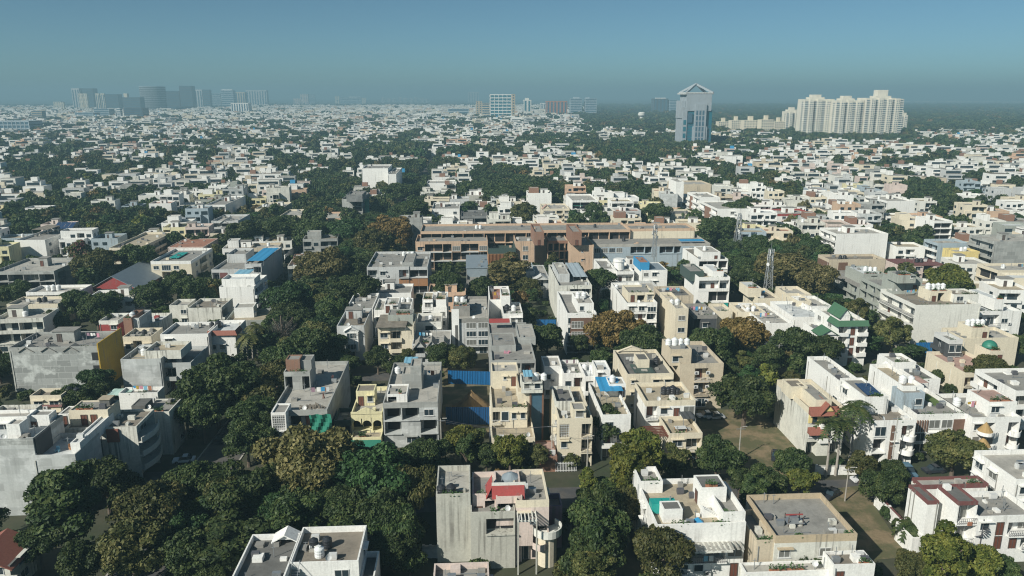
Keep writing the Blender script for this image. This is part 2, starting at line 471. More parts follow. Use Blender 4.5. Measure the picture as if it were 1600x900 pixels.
class House:
    def __init__(s, name, label, ref, cat, loc, rz=0, group=None, lod=0, wall='white'):
        s.root = thing(name, label, cat, loc, rz, group)
        s.loc, s.ref, s.lod, s.wall, s.blocks, s.rz = Vector(loc), ref, lod, wall, [], rz
        s.glz = MB()
        s.r = random.Random(hash((round(loc[0], 1), round(loc[1], 1))) & 0xffff)
        s.ntank = 0
        HOUSES.append(s)
    def place(s, x, y, z=0):
        c, q = math.cos(s.rz), math.sin(s.rz)
        return Vector((s.loc.x + x * c - y * q, s.loc.y + x * q + y * c, z))
    # one storeyed volume with roof deck, parapet and facades
    def vol(s, x0, x1, y0, y1, z, z0=0.0, wall=None, par=None, roof='rgrey', ph=.9, front=None, left=None, right=None, nf=None, acc='wood', bal='solid', balmat=None, bow=False, frame='frame', pane=None, name='wall', proj=.7, ac=.25, shade=True, rec=1.6, door=None, front_wall=None):
        r = s.r
        wall = wall or s.wall; par = par or wall
        zt = z - ph
        nf = nf or max(1, round((zt - z0) / 3.15))
        fh = (zt - z0) / nf
        spec = {}
        for side, sp_ in (('f', front), ('l', left), ('r', right)):
            if sp_:
                rows = sp_.split('/')
                while len(rows) < nf: rows.append(rows[-1])
                spec[side] = rows[:nf][::-1]
        rc = {k: (rec if any(c in 'BOLH' for row in v for c in row) else 0.0) for k, v in spec.items()}
        rF, rL, rR = rc.get('f', 0), rc.get('l', 0), rc.get('r', 0)
        wb = MB()
        wb.box(x0 + rL, x1 - rR, y0 + rF, y1, z0, zt - .25)
        pane_of = lambda: pane or ('glassdark' if r.random() < .65 else 'glasscurtain')
        for side, rows in spec.items():
            rr = rc[side]
            if side == 'f':
                L, o0, rz = x1 - x0, (x0, y0), 0.0
                mp = lambda u, v: (x0 + u, y0 - v)
            elif side == 'r':
                L, rz = y1 - y0 - rF, R(90)
                mp = lambda u, v: (x1 + v, y0 + rF + u)
            else:
                L, rz = y1 - y0 - rF, R(-90)
                mp = lambda u, v: (x0 - v, y1 - u)
            def bx(b, u0, u1, v0, v1, w0, w1, m=0):
                a, c = mp(u0, v0), mp(u1, v1)
                b.box(a[0], c[0], a[1], c[1], w0, w1, m)
            for k, row in enumerate(rows):
                n = len(row); cw = L / n
                w0, w1 = z0 + k * fh, z0 + (k + 1) * fh - (.25 if k == nf - 1 else 0)
                i = 0
                while i < n:
                    c = row[i]; u0, u1 = i * cw, (i + 1) * cw
                    um = (u0 + u1) / 2
                    if c in 'BOLH':
                        j = i
                        while j + 1 < n and row[j + 1] in 'BOLH': j += 1
                        u1 = (j + 1) * cw
                        bb = MB()
                        pj = proj if c in 'B' else .25
                        a, e = u0 + (.02 if i == 0 else 0), u1 - (.02 if j == n - 1 else 0)
                        if k > 0 or z0 > .5:
                            if bow and c == 'B':
                                K = 10
                                arc = [(a + (e - a) * q / K, pj + .9 * math.sin(math.pi * q / K)) for q in range(K + 1)]
                                pts = [mp(a, -rr + .01)] + [mp(*p) for p in arc] + [mp(e, -rr + .01)]
                                bb.prism(pts, w0 - .1, w0 + .09)
                                inn = [(p[0], p[1] - .14) for p in arc]
                                for q in range(K):
                                    bb.prism([mp(*arc[q]), mp(*arc[q + 1]), mp(*inn[q + 1]), mp(*inn[q])], w0 + .09, w0 + .95)
                            else:
                                bx(bb, a, e, -rr + .01, pj, w0 - .1, w0 + .09)
                                if c == 'B' and bal == 'solid':
                                    bx(bb, a, e, pj - .13, pj, w0 + .09, w0 + .95)
                                    for q0 in (a, e - .12):
                                        bx(bb, q0, q0 + .12, 0, pj - .13, w0 + .09, w0 + .95)
                        bo = bb.build("balcony", balmat or (wall if c != 'O' else wall), s.root)
                        if bo is not None and c == 'B' and bal == 'rail' and s.lod == 0:
                            p = mp(a, pj - .06)
                            ro = link("railing", railing_mesh(e - a, 'rail' if r.random() < .6 else 'railw'), bo, (p[0], p[1], w0 + .09), rz)
                        # dividing fins and dark panels standing for the rooms behind
                        for q in range(i, j + 2):
                            uu = min(max(q * cw - .11, 0.0), L - .22)
                            if q in (i, j + 1) or c == 'O' or (q - i) % 2 == 0:
                                if uu < .01 or uu > L - .23 or row[q - 1] not in 'PWGX' or True:
                                    bx(wb, uu, uu + .22, -rr, -.004 * (k % 2 + 1), w0, w1)
                        for q in range(i, j + 1):
                            uc = (q + .5) * cw
                            p = mp(uc, -rr)
                            if row[q] == 'B':
                                dm = door or ('glassdark' if r.random() < .6 else ('wooddoor' if r.random() < .5 else 'glasscurtain'))
                                dw = min(cw * .62, 1.1 if dm == 'wooddoor' else 2.6)
                                if s.lod == 0:
                                    door_on(s.root, p[0], p[1], w0 + .1, dw, 2.2, rz, dm)
                                else:
                                    bx(s.glz, uc - dw / 2, uc + dw / 2, -rr - .01, -rr + .05, w0 + .1, w0 + 2.3)
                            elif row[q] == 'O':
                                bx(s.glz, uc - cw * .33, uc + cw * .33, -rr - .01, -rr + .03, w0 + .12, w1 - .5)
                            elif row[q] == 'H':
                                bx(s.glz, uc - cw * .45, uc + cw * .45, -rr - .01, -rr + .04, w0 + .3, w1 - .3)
                            elif row[q] == 'L':
                                scb = MB()
                                nx, nz = max(3, int(cw / .45)), max(3, int(fh / .45))
                                for t_ in range(nx + 1):
                                    bx(scb, q * cw + .2 + (cw - .4) * t_ / nx - .04, q * cw + .2 + (cw - .4) * t_ / nx + .04, -.12, -.04, w0, w1)
                                for t_ in range(nz):
                                    bx(scb, q * cw + .1, (q + 1) * cw - .1, -.11, -.05, w0 + fh * t_ / nz, w0 + fh * t_ / nz + .09)
                                scb.build("lattice_screen", 'frame', s.root)
                        i = j + 1
                        continue
                    if rr: bx(wb, u0, u1, -rr, 0, w0, w1)
                    p = mp(um, 0)
                    if c in 'WGwD':
                        ww = {'W': min(cw * .6, 1.9), 'G': min(cw * .86, 3.4), 'w': .75, 'D': 1.0}[c]
                        hh = {'W': 1.4, 'G': 1.9, 'w': .7, 'D': 2.1}[c]
                        hh = min(hh, fh - .9)
                        sl_ = {'W': .95, 'G': .6, 'w': 1.5, 'D': .05}[c]
                        if s.lod == 0:
                            if c == 'D': door_on(s.root, p[0], p[1], w0 + .05, 1.0, 2.1, rz)
                            else: window_on(s.root, p[0], p[1], w0 + sl_, ww, hh, rz, frame, pane_of(), shade and c != 'G' and r.random() < .7, par)
                            if c == 'W' and r.random() < ac:
                                q = mp(um + ww * .5 + .55, 0)
                                if um + ww * .5 + 1.1 < L: ac_on(s.root, q[0], q[1], w0 + .5, rz)
                        else:
                            bx(s.glz, um - ww / 2, um + ww / 2, -.04, .03, w0 + sl_, w0 + sl_ + hh)
                    elif c == 'X':
                        cb = MB(); bx(cb, u0 + .05, u1 - .05, -.02, .06, w0 + .03, w1 - .03)
                        cb.build("cladding", acc, s.root)
                    elif c == 'S':
                        cb = MB(); nn = max(2, int(cw / .5))
                        for t_ in range(nn):
                            uu = u0 + cw * (t_ + .5) / nn
                            cb.box(*sum(zip(mp(uu - .06, .02), mp(uu + .06, .3)), ()), w0, w1)
                        cb.build("louvre", acc, s.root)
                    i += 1
        if s.lod == 0 and z0 < .5:
            pm = r.choice(['steel', 'rgrey', 'oldwhite'])
            for _ in range(2):
                if not rL and r.random() < .7: q_ = r.uniform(rF + .3, y1 - y0 - .3); MB().box(x0 - .12, x0 - .01, y0 + q_, y0 + q_ + .11, .2, zt).build("drainpipe", pm, s.root)
            if not rF and r.random() < .6: q_ = r.choice([.25, x1 - x0 - .36]); MB().box(x0 + q_, x0 + q_ + .11, y0 - .12, y0 - .01, .2, zt).build("drainpipe", pm, s.root)
        wo = wb.build(name, wall if front_wall is None else wall, s.root)
        t = .22
        if ph > .05:
            pb = MB()
            pb.box(x0, x1, y0, y0 + t, zt - .25, z).box(x0, x1, y1 - t, y1, zt - .25, z)
            pb.box(x0, x0 + t, y0 + t, y1 - t, zt - .25, z).box(x1 - t, x1, y0 + t, y1 - t, zt - .25, z)
            pb.build("parapet", par, s.root)
            MB().box(x0 + t * .5, x1 - t * .5, y0 + t * .5, y1 - t * .5, zt - .22, zt).build("roof", roof, s.root)
        else:
            MB().box(x0 - .25, x1 + .25, y0 - .25, y1 + .25, zt - .25, zt).build("roof", roof, s.root)
        s.blocks.append((x0, x1, y0, y1, z, z0, zt))
        return len(s.blocks) - 1
    def b(s, xl, yf, xr, yb, z, z0=0.0, **kw):
        X0, X1, Y0, Y1 = px_rect(xl, yf, xr, yb, z)
        return s.vol(X0 - s.loc.x, X1 - s.loc.x, Y0 - s.loc.y, Y1 - s.loc.y, z, z0, **kw)
    def stair(s, bi=0, fx=.3, fy=.7, w=2.8, d=3.2, h=2.7, mat=None, side='f'):
        x0, x1, y0, y1, z, z0, zt = s.blocks[bi]
        w, d = min(w, (x1 - x0) * .6), min(d, (y1 - y0) * .6)
        cx, cy_ = x0 + .3 + w / 2 + (x1 - x0 - w - .6) * fx, y0 + .3 + d / 2 + (y1 - y0 - d - .6) * fy
        mat = mat or s.wall
        o = MB().box(cx - w / 2, cx + w / 2, cy_ - d / 2, cy_ + d / 2, zt - .05, zt + h).build("stair_room", mat, s.root)
        MB().box(cx - w / 2 - .25, cx + w / 2 + .25, cy_ - d / 2 - .25, cy_ + d / 2 + .25, zt + h + .003, zt + h + .16).build("slab", 'rgrey', o)
        if s.lod == 0:
            door_on(o, cx - w * .2, cy_ - d / 2, zt + .02, 1.0, 2.0, 0, 'wooddoor' if s.r.random() < .5 else 'framedark')
        else:
            MB().box(cx - w * .25, cx + .1, cy_ - d / 2 - .03, cy_ - d / 2 + .02, zt, zt + 2.0).build("door", 'framedark', o)
        return (cx, cy_, zt + h + .16)
    def tanks(s, bi=0, fx=.6, fy=.7, n=2, kind='tankw', z=None, gap=1.7, raised=False):
        x0, x1, y0, y1, bz, z0, zt = s.blocks[bi]
        x, y = x0 + (x1 - x0) * fx, y0 + (y1 - y0) * fy
        zz = zt if z is None else z
        return s.tanks_at(x, y, zz, n, kind, gap, raised)
    def tanks_at(s, x, y, zz, n=2, kind='tankw', gap=1.7, raised=False):
        colr = 'white' if kind == 'tankw' else 'black'
        sets = s.ntank; s.ntank += 1
        for i in range(n):
            p = s.place(x + i * gap, y, zz + (1.0 if raised else 0.02))
            if n == 1: lab = f"single {colr} water tank on {s.ref}"
            else: lab = f"{ORD[i]} {colr} water tank of {NUMW[n]} on {s.ref}"
            if sets: lab = lab.replace("water tank", ["", "roof tank", "storage tank", "plastic tank"][min(sets, 3)])
            o = link("water_tank", tank_mesh(kind), None, p, s.r.random() * 6)
            sc_ = s.r.uniform(.88, 1.1); o.scale = (sc_, sc_, sc_ * s.r.uniform(.92, 1.1))
            tag(o, lab, "water tank", "rooftop water tanks")
            if s.lod == 0: link("lid", lid_mesh(kind), o)
            if raised: link("stand", open_stand_mesh(), o)
    def sheet(s, name, bi, fx0, fx1, fy0, fy1, dz, mat, slope=0.0, posts=True, corr=False):
        x0, x1, y0, y1, bz, z0, zt = s.blocks[bi]
        a, c, d, e = x0 + (x1 - x0) * fx0, x0 + (x1 - x0) * fx1, y0 + (y1 - y0) * fy0, y0 + (y1 - y0) * fy1
        b = MB(); K = 8; z = zt + dz
        for i in range(K):
            u0, u1 = a + (c - a) * i / K, a + (c - a) * (i + 1) / K
            s0, s1 = (.05 * math.sin(i * 2.1), .05 * math.sin((i + 1) * 2.1))
            b.poly([(u0, d, z + s0), (u1, d, z + s1), (u1, e, z + s1 + slope), (u0, e, z + s0 + slope), (u0, d, z + s0 - .05), (u1, d, z + s1 - .05), (u1, e, z + s1 + slope - .05), (u0, e, z + s0 + slope - .05)], [(0, 1, 2, 3), (7, 6, 5, 4), (0, 4, 5, 1), (1, 5, 6, 2), (2, 6, 7, 3), (3, 7, 4, 0)])
        o = b.build(name, mat, s.root)
        if posts and dz > .5:
            for px_, py_, q in ((a + .1, d + .1, 0), (c - .1, d + .1, 0), (c - .1, e - .1, slope), (a + .1, e - .1, slope)):
                MB().box(px_ - .05, px_ + .05, py_ - .05, py_ + .05, zt, z + q - .06).build("post", 'steel', o)
        return o
    def gable(s, x0, x1, y0, y1, z, h, mat, wall=None, ov=.4, axis='y', name="gable_roof"):
        b = MB(); t = .16
        if axis == 'y':
            xm = (x0 + x1) / 2; k = h / ((x1 - x0) / 2)
            prof = [(x0 - ov, z - ov * k), (xm, z + h), (x1 + ov, z - ov * k), (x1 + ov, z - ov * k - t), (xm, z + h - t), (x0 - ov, z - ov * k - t)]
            pts = [(p[0], y0 - ov, p[1]) for p in prof] + [(p[0], y1 + ov, p[1]) for p in prof]
            tri = [(x0, y0, z - .02), (x1, y0, z - .02), (xm, y0, z + h - t - .02)]
            ext = (0, y1 - y0, 0)
        else:
            ym = (y0 + y1) / 2; k = h / ((y1 - y0) / 2)
            prof = [(y0 - ov, z - ov * k), (ym, z + h), (y1 + ov, z - ov * k), (y1 + ov, z - ov * k - t), (ym, z + h - t), (y0 - ov, z - ov * k - t)]
            pts = [(x0 - ov, p[0], p[1]) for p in prof] + [(x1 + ov, p[0], p[1]) for p in prof]
            tri = [(x0, y0, z - .02), (x0, y1, z - .02), (x0, ym, z + h - t - .02)]
            ext = (x1 - x0, 0, 0)
        b.poly(pts, [(0, 1, 7, 6), (1, 2, 8, 7), (2, 3, 9, 8), (3, 4, 10, 9), (4, 5, 11, 10), (5, 0, 6, 11), (0, 5, 4, 1), (1, 4, 3, 2), (6, 7, 10, 11), (7, 8, 9, 10)])
        o = b.build(name, mat, s.root)
        MB().poly(tri + [tuple(p[i] + ext[i] for i in range(3)) for p in tri], [(0, 1, 2), (5, 4, 3), (0, 3, 4, 1), (1, 4, 5, 2), (2, 5, 3, 0)]).build("gable_wall", wall or s.wall, s.root)
        return o
    def skirt(s, x0, x1, y0, z, h, out, mat, sides='f', depth=2.0):
        # a sloping tiled band hung on the top of a wall
        b = MB()
        if 'f' in sides:
            b.poly([(x0, y0 + .02, z), (x1, y0 + .02, z), (x1 + (out if 'r' in sides else 0), y0 - out, z - h), (x0 - (out if 'l' in sides else 0), y0 - out, z - h), (x0, y0 + .02, z - h), (x1, y0 + .02, z - h)], [(0, 1, 2, 3), (3, 2, 5, 4), (0, 3, 4), (1, 5, 2)])
        if 'r' in sides:
            b.poly([(x1 - .02, y0, z), (x1 - .02, y0 + depth, z), (x1 + out, y0 + depth, z - h), (x1 + out, y0 - out, z - h), (x1 - .02, y0, z - h), (x1 - .02, y0 + depth, z - h)], [(0, 3, 2, 1), (3, 4, 5, 2), (1, 2, 5)])
        if 'l' in sides:
            b.poly([(x0 + .02, y0, z), (x0 + .02, y0 + depth, z), (x0 - out, y0 + depth, z - h), (x0 - out, y0 - out, z - h), (x0 + .02, y0, z - h), (x0 + .02, y0 + depth, z - h)], [(0, 1, 2, 3), (3, 2, 5, 4), (1, 5, 2)])
        return b.build("tiled_band", mat, s.root)
    def box(s, name, x0, x1, y0, y1, z0, z1, mat, parent=None):
        return MB().box(x0, x1, y0, y1, z0, z1).build(name, mat, parent or s.root)
    def pergola(s, x0, x1, y0, y1, z, n, mat, along='y', posts=True, t=.16):
        fb = MB()
        if along == 'y':
            fb.box(x0, x1, y0, y0 + t, z - .22, z).box(x0, x1, y1 - t, y1, z - .22, z)
        else:
            fb.box(x0, x0 + t, y0, y1, z - .22, z).box(x1 - t, x1, y0, y1, z - .22, z)
        o = fb.build("pergola", mat, s.root)
        for i in range(n):
            if along == 'y':
                xx = x0 + (x1 - x0 - t) * i / (n - 1)
                MB().box(xx, xx + t, y0 - .25, y1 + .25, z + .003, z + .22).build("beam", mat, o)
            else:
                yy = y0 + (y1 - y0 - t) * i / (n - 1)
                MB().box(x0 - .25, x1 + .25, yy, yy + t, z + .003, z + .22).build("beam", mat, o)
        return o
    def finish(s):
        if s.glz.f:
            o = s.glz.build("glazing", 'glassdark' if s.lod else 'void', s.root)  # near houses: black panels, shade of the open bays painted in
            o['kind'] = 'stuff'
    def clutter(s, bi=0, n=4):
        # small loose things of a lived-in roof: plinths, pots, pipes (parts of the roof they are fixed to)
        x0, x1, y0, y1, z, z0, zt = s.blocks[bi]
        r = s.r
        for _ in range(n):
            x, y = r.uniform(x0 + .8, x1 - .8), r.uniform(y0 + .8, y1 - .8)
            k = r.random()
            if k < .4:
                a, c, h = r.uniform(.25, .7), r.uniform(.25, .7), r.uniform(.25, .9)
                MB().box(x - a, x + a, y - c, y + c, zt, zt + h).build("plinth", r.choice(['rgrey', s.wall, 'rlight']), s.root)
            elif k < .6:
                L = r.uniform(1.5, min(5, max(1.6, x1 - x - .3)))
                MB().bar((x, y, zt + .12), (min(x + L, x1 - .25), y, zt + .12), .09).bar((x, y, zt + .12), (x, y + .01, zt + .9), .09).build("pipe", 'steel', s.root)
            elif k < .8:
                MB().box(x - .04, x + .04, y - .04, y + .04, zt, zt + r.uniform(1.6, 2.4)).box(x - .3, x + .3, y - .02, y + .02, zt + 1.5, zt + 1.56).build("aerial", 'steel', s.root)
            else:
                MB().box(x - .55, x + .55, y - .3, y + .3, zt + .25, zt + .95).box(x - .5, x + .5, y - .25, y + .25, zt, zt + .25).build("condenser", r.choice(['frame', 'rail', 'steel']), s.root)

def hs(ref, label, main, name="house", cat="house", wall='white', **kw):
    xl, yf, xr, yb, z = main
    X0, X1, Y0, Y1 = px_rect(*main)
    h = House(name, label, ref, cat, (X0, Y0, 0), 0, None, 0, wall)
    h.px = ((xl + xr) / 2, yf)
    h.foot = [(X0, X1, Y0, Y1)]
    h.vol(0, X1 - X0, 0, Y1 - Y0, z, 0, **kw)
    h.W, h.D, h.Z = X1 - X0, Y1 - Y0, z
    return h
def rooftop_thing(h, name, label, cat, bi, fx, fy, mesh, dz=0.02, rz=0, group=None):
    x0, x1, y0, y1, z, z0, zt = h.blocks[bi]
    p = h.place(x0 + (x1 - x0) * fx, y0 + (y1 - y0) * fy, zt + dz)
    o = link(name, mesh, None, p, rz)
    return tag(o, label, cat, group)

def planter(h, x, y, z, L=1.2, rz=0):
    def mk(k):
        def fn():
            rg = random.Random(k); bb = MB()
            for _ in range(60):
                c_ = Vector((rg.uniform(-L / 2, L / 2), rg.gauss(0, .2), .55 + abs(rg.gauss(0, .28)))); a_ = rg.random() * 6
                d_ = Vector((math.cos(a_), math.sin(a_), rg.uniform(-.5, .6))) * .17; e_ = Vector((-d_.y, d_.x, .1)) * .6
                bb.poly([c_ - d_, c_ + e_, c_ + d_, c_ - e_], [(0, 1, 2, 3)])
            return bb.mesh("foliage", 'leafpot')
        return fn
    o = link("planter", cached(('planter', L), lambda: MB().box(-L / 2, L / 2, -.2, .2, 0, .42).mesh("planter", 'terracotta')), h.root, (x, y, z), rz)
    k = h.r.randrange(5)
    link("foliage", cached(('planterleaf', L, k), mk(k)), o)
CLOTHS = ['cloth', 'paleblue', 'frame', 'terracotta', 'purple', 'white', 'mustard', 'tarp']
def washing_line(h, bi, label):
    x0, x1, y0, y1, z, z0, zt = h.blocks[bi]; L = min(4.5, (x1 - x0) * .6)
    p = h.place(h.r.uniform(x0 + .6, x1 - L - .4), h.r.uniform(y0 + (y1 - y0) * .3, y0 + (y1 - y0) * .7), zt + .02)
    o = thing("washing_line", label, "washing line", p, h.r.uniform(-.25, .25), "washing lines on roofs")
    for x in (0, L): MB().box(x - .04, x + .04, -.04, .04, 0, 1.9).build("post", 'steel', o)
    MB().bar((0, 0, 1.85), (L, 0, 1.85), .03).build("line", 'rail', o)
    x = .25
    while x < L - .7:
        w_ = h.r.uniform(.35, .8); d_ = h.r.uniform(.5, 1.2)
        MB().box(x, x + w_, -.03, .03, 1.83 - d_, 1.83).build("cloth", h.r.choice(CLOTHS), o); x += w_ + h.r.uniform(.08, .4)
def dish(h, bi, label):
    x0, x1, y0, y1, z, z0, zt = h.blocks[bi]
    p = h.place(h.r.uniform(x0 + .5, x1 - .5), y0 + .6, zt + .02)
    o = thing("satellite_dish", label, "satellite dish", p, h.r.uniform(-.4, .8), "satellite dishes on roofs")
    MB().box(-.04, .04, -.04, .04, 0, 1.1).build("post", 'steel', o)
    b = MB().cone(0, 0, 0, .12, .2, .45, 14, 0, False).cone(0, 0, -.02, 0, .03, .2, 14); d_ = b.build("reflector", 'frame', o)
    d_.location = (0, -.1, 1.15); d_.rotation_euler = (R(60), 0, 0)
def lived_in(h):
    r = h.r; yy = h.loc.y
    for bi, q in enumerate(h.blocks):
        area = (q[1] - q[0]) * (q[3] - q[2])
        if area < 14: continue
        h.clutter(bi, int(min(9, area / (16 if yy < 240 else 28))))
        if yy < 240 and r.random() < .55:
            for _ in range(r.randint(1, 4)): planter(h, r.uniform(q[0] + .9, q[1] - .9), q[2] + .5, q[6], r.choice([.6, 1.2, 1.8]))
    big = max(range(len(h.blocks)), key=lambda i: (h.blocks[i][1] - h.blocks[i][0]) * (h.blocks[i][3] - h.blocks[i][2]) if h.blocks[i][5] < 1 else 0)
    if yy < 260 and r.random() < .45: washing_line(h, big, f"washing line with clothes on {h.ref}")
    if yy < 230 and r.random() < .55: dish(h, big, f"white satellite dish on {h.ref}")
# ------------------------------------------------------------------ the houses one can tell apart, nearest first
# ---- bottom edge
h = hs("the white house at the bottom edge", "white house with two grey roof decks and a white tank, at the bottom edge", (356, 912, 441, 834, 9.0), roof='rdark', front='WW', right='PP')
h.b(452, 878, 560, 822, 9.0, roof='rbrown', front='PW/WB', right='PWP')
b2 = h.blocks[1]
h.box("walkway", h.W, b2[0], 1.5, h.D - 1.5, 7.6, 7.8, 'rgrey')
h.tanks(1, .38, .30, 1); h.tanks(1, .25, .55, 2, 'tankb', gap=1.9)
st = MB()
for i in range(10): st.box(h.W + .25, h.W + 1.35, 1.2 + i * .32, 1.55 + i * .32, 6.4 + i * .17, 6.45 + i * .17 + .1)
st.bar((h.W + .3, 1.2, 7.4), (h.W + .3, 4.6, 9.2), .06).bar((h.W + 1.3, 1.2, 7.4), (h.W + 1.3, 4.6, 9.2), .06)
st.build("roof_stair", 'steel', h.root)
h.gable(h.W - 3.4, h.W - .4, h.D - 1.6, h.D + .2, 9.0, .9, 'white')
h.vol(b2[1] + .02, b2[1] + 2.0, b2[2] + .2, b2[3] - 2.5, 6.3, roof='rdark', front='P')
h.clutter(0, 5); h.clutter(1, 3)

h = hs("the stained blank-walled house with a red roof band", "stained cement house with blank side wall, red roof band and curved balcony beside trees", (681, 772, 735, 727, 11.6), wall='stained', roof='rlight', front='P', nf=3)
A2 = h
h.b(735, 800, 805, 745, 9.6, wall='stained', roof='rgrey', front='PHH/PPP/PPP', nf=3, rec=1.2)
h.b(738, 772, 775, 737, 11.0, wall='pink', roof='rgrey', front='DH/PP/PP', nf=3)
h.b(775, 776, 816, 735, 11.2, wall='pink', roof='rlight', front='B/P/P', nf=3)
h.b(806, 782, 858, 733, 11.0, wall='pink', roof='rgrey', front='WP/PB/BH', bow=True, nf=3, right='PWP', par='cream')
q = h.blocks[3]
h.skirt(q[0] - .6, q[1] + .4, q[2] + 1.2, q[4] + 1.2, 1.7, 1.0, 'red', 'f')
h.box("parapet", q[0] - .6, q[1] + .6, q[2] + 1.25, q[2] + 1.5, q[4] - .2, q[4] + 1.6, 'offwhite')
h.skirt(q[0] - .5, q[0] + 1, q[2] + 1.2, q[4] + 1.2, 1.7, 1.0, 'red', 'l', 3.5)
b = MB().cone((q[0] + q[1]) / 2 + .6, q[3] - 1.6, q[6], q[6] + .7, 1.5, 1.45, 16).cone((q[0] + q[1]) / 2 + .6, q[3] - 1.6, q[6] + .7, q[6] + 1.4, 1.45, .3, 16)
b.build("skylight_dome", 'greymetal', h.root)
q = h.blocks[4]
h.pergola(q[0] + .1, q[0] + 3.0, q[2] - 2.4, q[2] - .1, 9.1, 6, 'offwhite')
for xx in (q[0] + .1, q[0] + 2.85): h.box("pillar", xx, xx + .22, q[2] - 2.4, q[2] - 2.18, 0, 8.88, 'stained')
# rounded terrace on the corner
K = 14; cxx, cyy = q[1] - .2, q[2] + .6
pts = [(cxx + 2.3 * math.cos(R(-170 + 220 * i / K)), cyy + 2.3 * math.sin(R(-170 + 220 * i / K))) for i in range(K + 1)]
b = MB().prism(pts, 5.3, 5.55)
for i in range(K):
    a, c = Vector((*pts[i], 0)), Vector((*pts[i + 1], 0)); o_ = Vector((cxx, cyy, 0))
    b.prism([a[:2], c[:2], (c + (o_ - c) * .09)[:2], (a + (o_ - a) * .09)[:2]], 5.551, 6.5)
b.build("curved_balcony", 'offwhite', h.root)
MB().cone(cxx, cyy, 0, 5.3, 1.5, 1.5, 14).build("round_bay", 'cream', h.root)
h.vol(q[1] + .25, q[1] + 2.6, q[3] - 5.5, q[3] - 1.5, 7.4, wall='purple', roof='rpink', front='P')
h.tanks(0, .15, .15, 2, 'tankb', gap=1.5)
h.clutter(0, 4); h.clutter(4, 3)

h = hs("the flat roof with a dish at the bottom edge", "low house with grey flat roof and pink parapet, below the stained blank wall", (676, 915, 765, 879, 8.0), wall='pink', roof='rgrey', front='WW', right='PW')
h.blocks and h.clutter(0, 3)

h = hs("the white house with the green generator", "white house with green generator box on its roof and a wide front balcony", (1026, 818, 1166, 747, 9.0), roof='rbeige', front='PPPPP/BBBBG/WGWPD', nf=3, bal='rail', left='PWP')
A4 = h
X0, X1, Y0, Y1, Z_, _, ZT = h.blocks[0]
h.b(1000, 752, 1036, 729, 10.2, roof='rgrey', front='P')
h.b(1096, 762, 1136, 742, 11.7, 8.0, roof='rdark', front='P', ph=.15, nf=1, left='D')
h.b(1037, 796, 1067, 786, 10.3, 8.0, roof='rdark', front='P', ph=.1, nf=1)
h.vol(X1 - 3.4, X1 + .003, Y0 + .5, Y1 - 4.0, 10.4, 8.0, roof='rgrey', front='P', ph=1.2, nf=1)
h.box("canopy", X0 + .8, X1 - 2.6, -2.6, 0, 5.75, 5.93, 'oldwhite')
for i in range(16): h.box("canopy_rib", X0 + 1.4 + i * .72, X0 + 1.75 + i * .72, -2.3, -.15, 5.934, 5.99, 'rlight')
for i in range(3): 
    q = h.blocks[2]
    MB().cone(q[0] + 1.3 + i * 1.1, q[2] - .18, 8.35, 8.36, .46, .46, 14).build("vent_hood", 'rlight', h.root)
b = MB()
for i in range(9): b.box(X1 - 5.6 + i * .3, X1 - 5.3 + i * .3, Y0 + 3.0, Y0 + 4.2, 8.05, 8.2 + (8 - i) * .17)
b.build("roof_stair", 'white', h.root)
g = thing("generator", "green enclosed generator on the roof of the white house", "generator", h.place(X0 + 2.2, Y0 + 5.2, ZT + .02))
MB().box(-1.9, 1.9, -.9, .9, .15, 1.75).build("housing", 'teal', g)
for i in range(4): MB().box(-1.6 + i * .9, -.95 + i * .9, -.94, -.9, .35, 1.5).build("panel", 'teal', g)
MB().box(-1.95, 1.95, -.95, .95, 0, .15).build("skid", 'rail', g)
MB().cone(1.2, .3, 1.75, 2.3, .12, .12, 8).build("exhaust", 'steel', g)
MB().box(-1.2, -.2, -.5, .5, 1.75, 1.87).build("hatch", 'teal', g)
o = MB().poly([(-1, -.6, 0), (1, -.6, 0), (1, .7, 0), (-1, .7, 0), (0, 0, 1.0)], [(0, 1, 4), (1, 2, 4), (2, 3, 4), (3, 0, 4)]).mesh("plastic_sheet", 'tarp')
o = link("plastic_sheet", o, None, h.place(X0 + 6.6, Y0 + 1.6, ZT + .02)); tag(o, "blue plastic sheet heaped on the roof beside the white box", "sheet")
h.clutter(0, 5)
for fx in (.56, .61):
    o = rooftop_thing(h, "washing", "pale washing hung over the rail of the generator house" if fx < .6 else "blue washing hung over the same rail, nearer the doors", "laundry", 0, fx, 0, MB().box(-.4, .4, -.05, .05, -.9, 0).mesh("washing", 'paleblue' if fx < .6 else 'frame'), 0)
    o.location.z = 4.1; o.location.y -= .75

h = hs("the low house with the broad grey roof", "low old house with broad grey roof and tan parapet beside an empty lot", (1212, 836, 1340, 771, 8.0), wall='oldwhite', par='tan', roof='rgrey', front='WPWP', right='PPP', nf=2)
h.vol(-2.6, .0, .3, h.D - 3, 7.2, wall='beige', roof='rgrey', front='P')
t = thing("roof_machine", "rusty frame with a motor standing on the broad grey roof", "machine", h.place(h.W * .38, h.D * .38, h.blocks[0][6] + .02))
for x in (-1.1, 1.1):
    for y in (-.7, .7): MB().box(x - .06, x + .06, y - .06, y + .06, 0, 1.5).build("post", 'framedark', t)
MB().box(-1.3, 1.3, -.9, .9, .5, .62).build("platform", 'steel', t); MB().box(-.6, .5, -.5, .4, .62, 1.25).build("motor", 'steel', t)
MB().box(-1.3, 1.3, -.1, .1, 1.5, 1.65).build("beam", 'red', t)
h.clutter(0, 4)

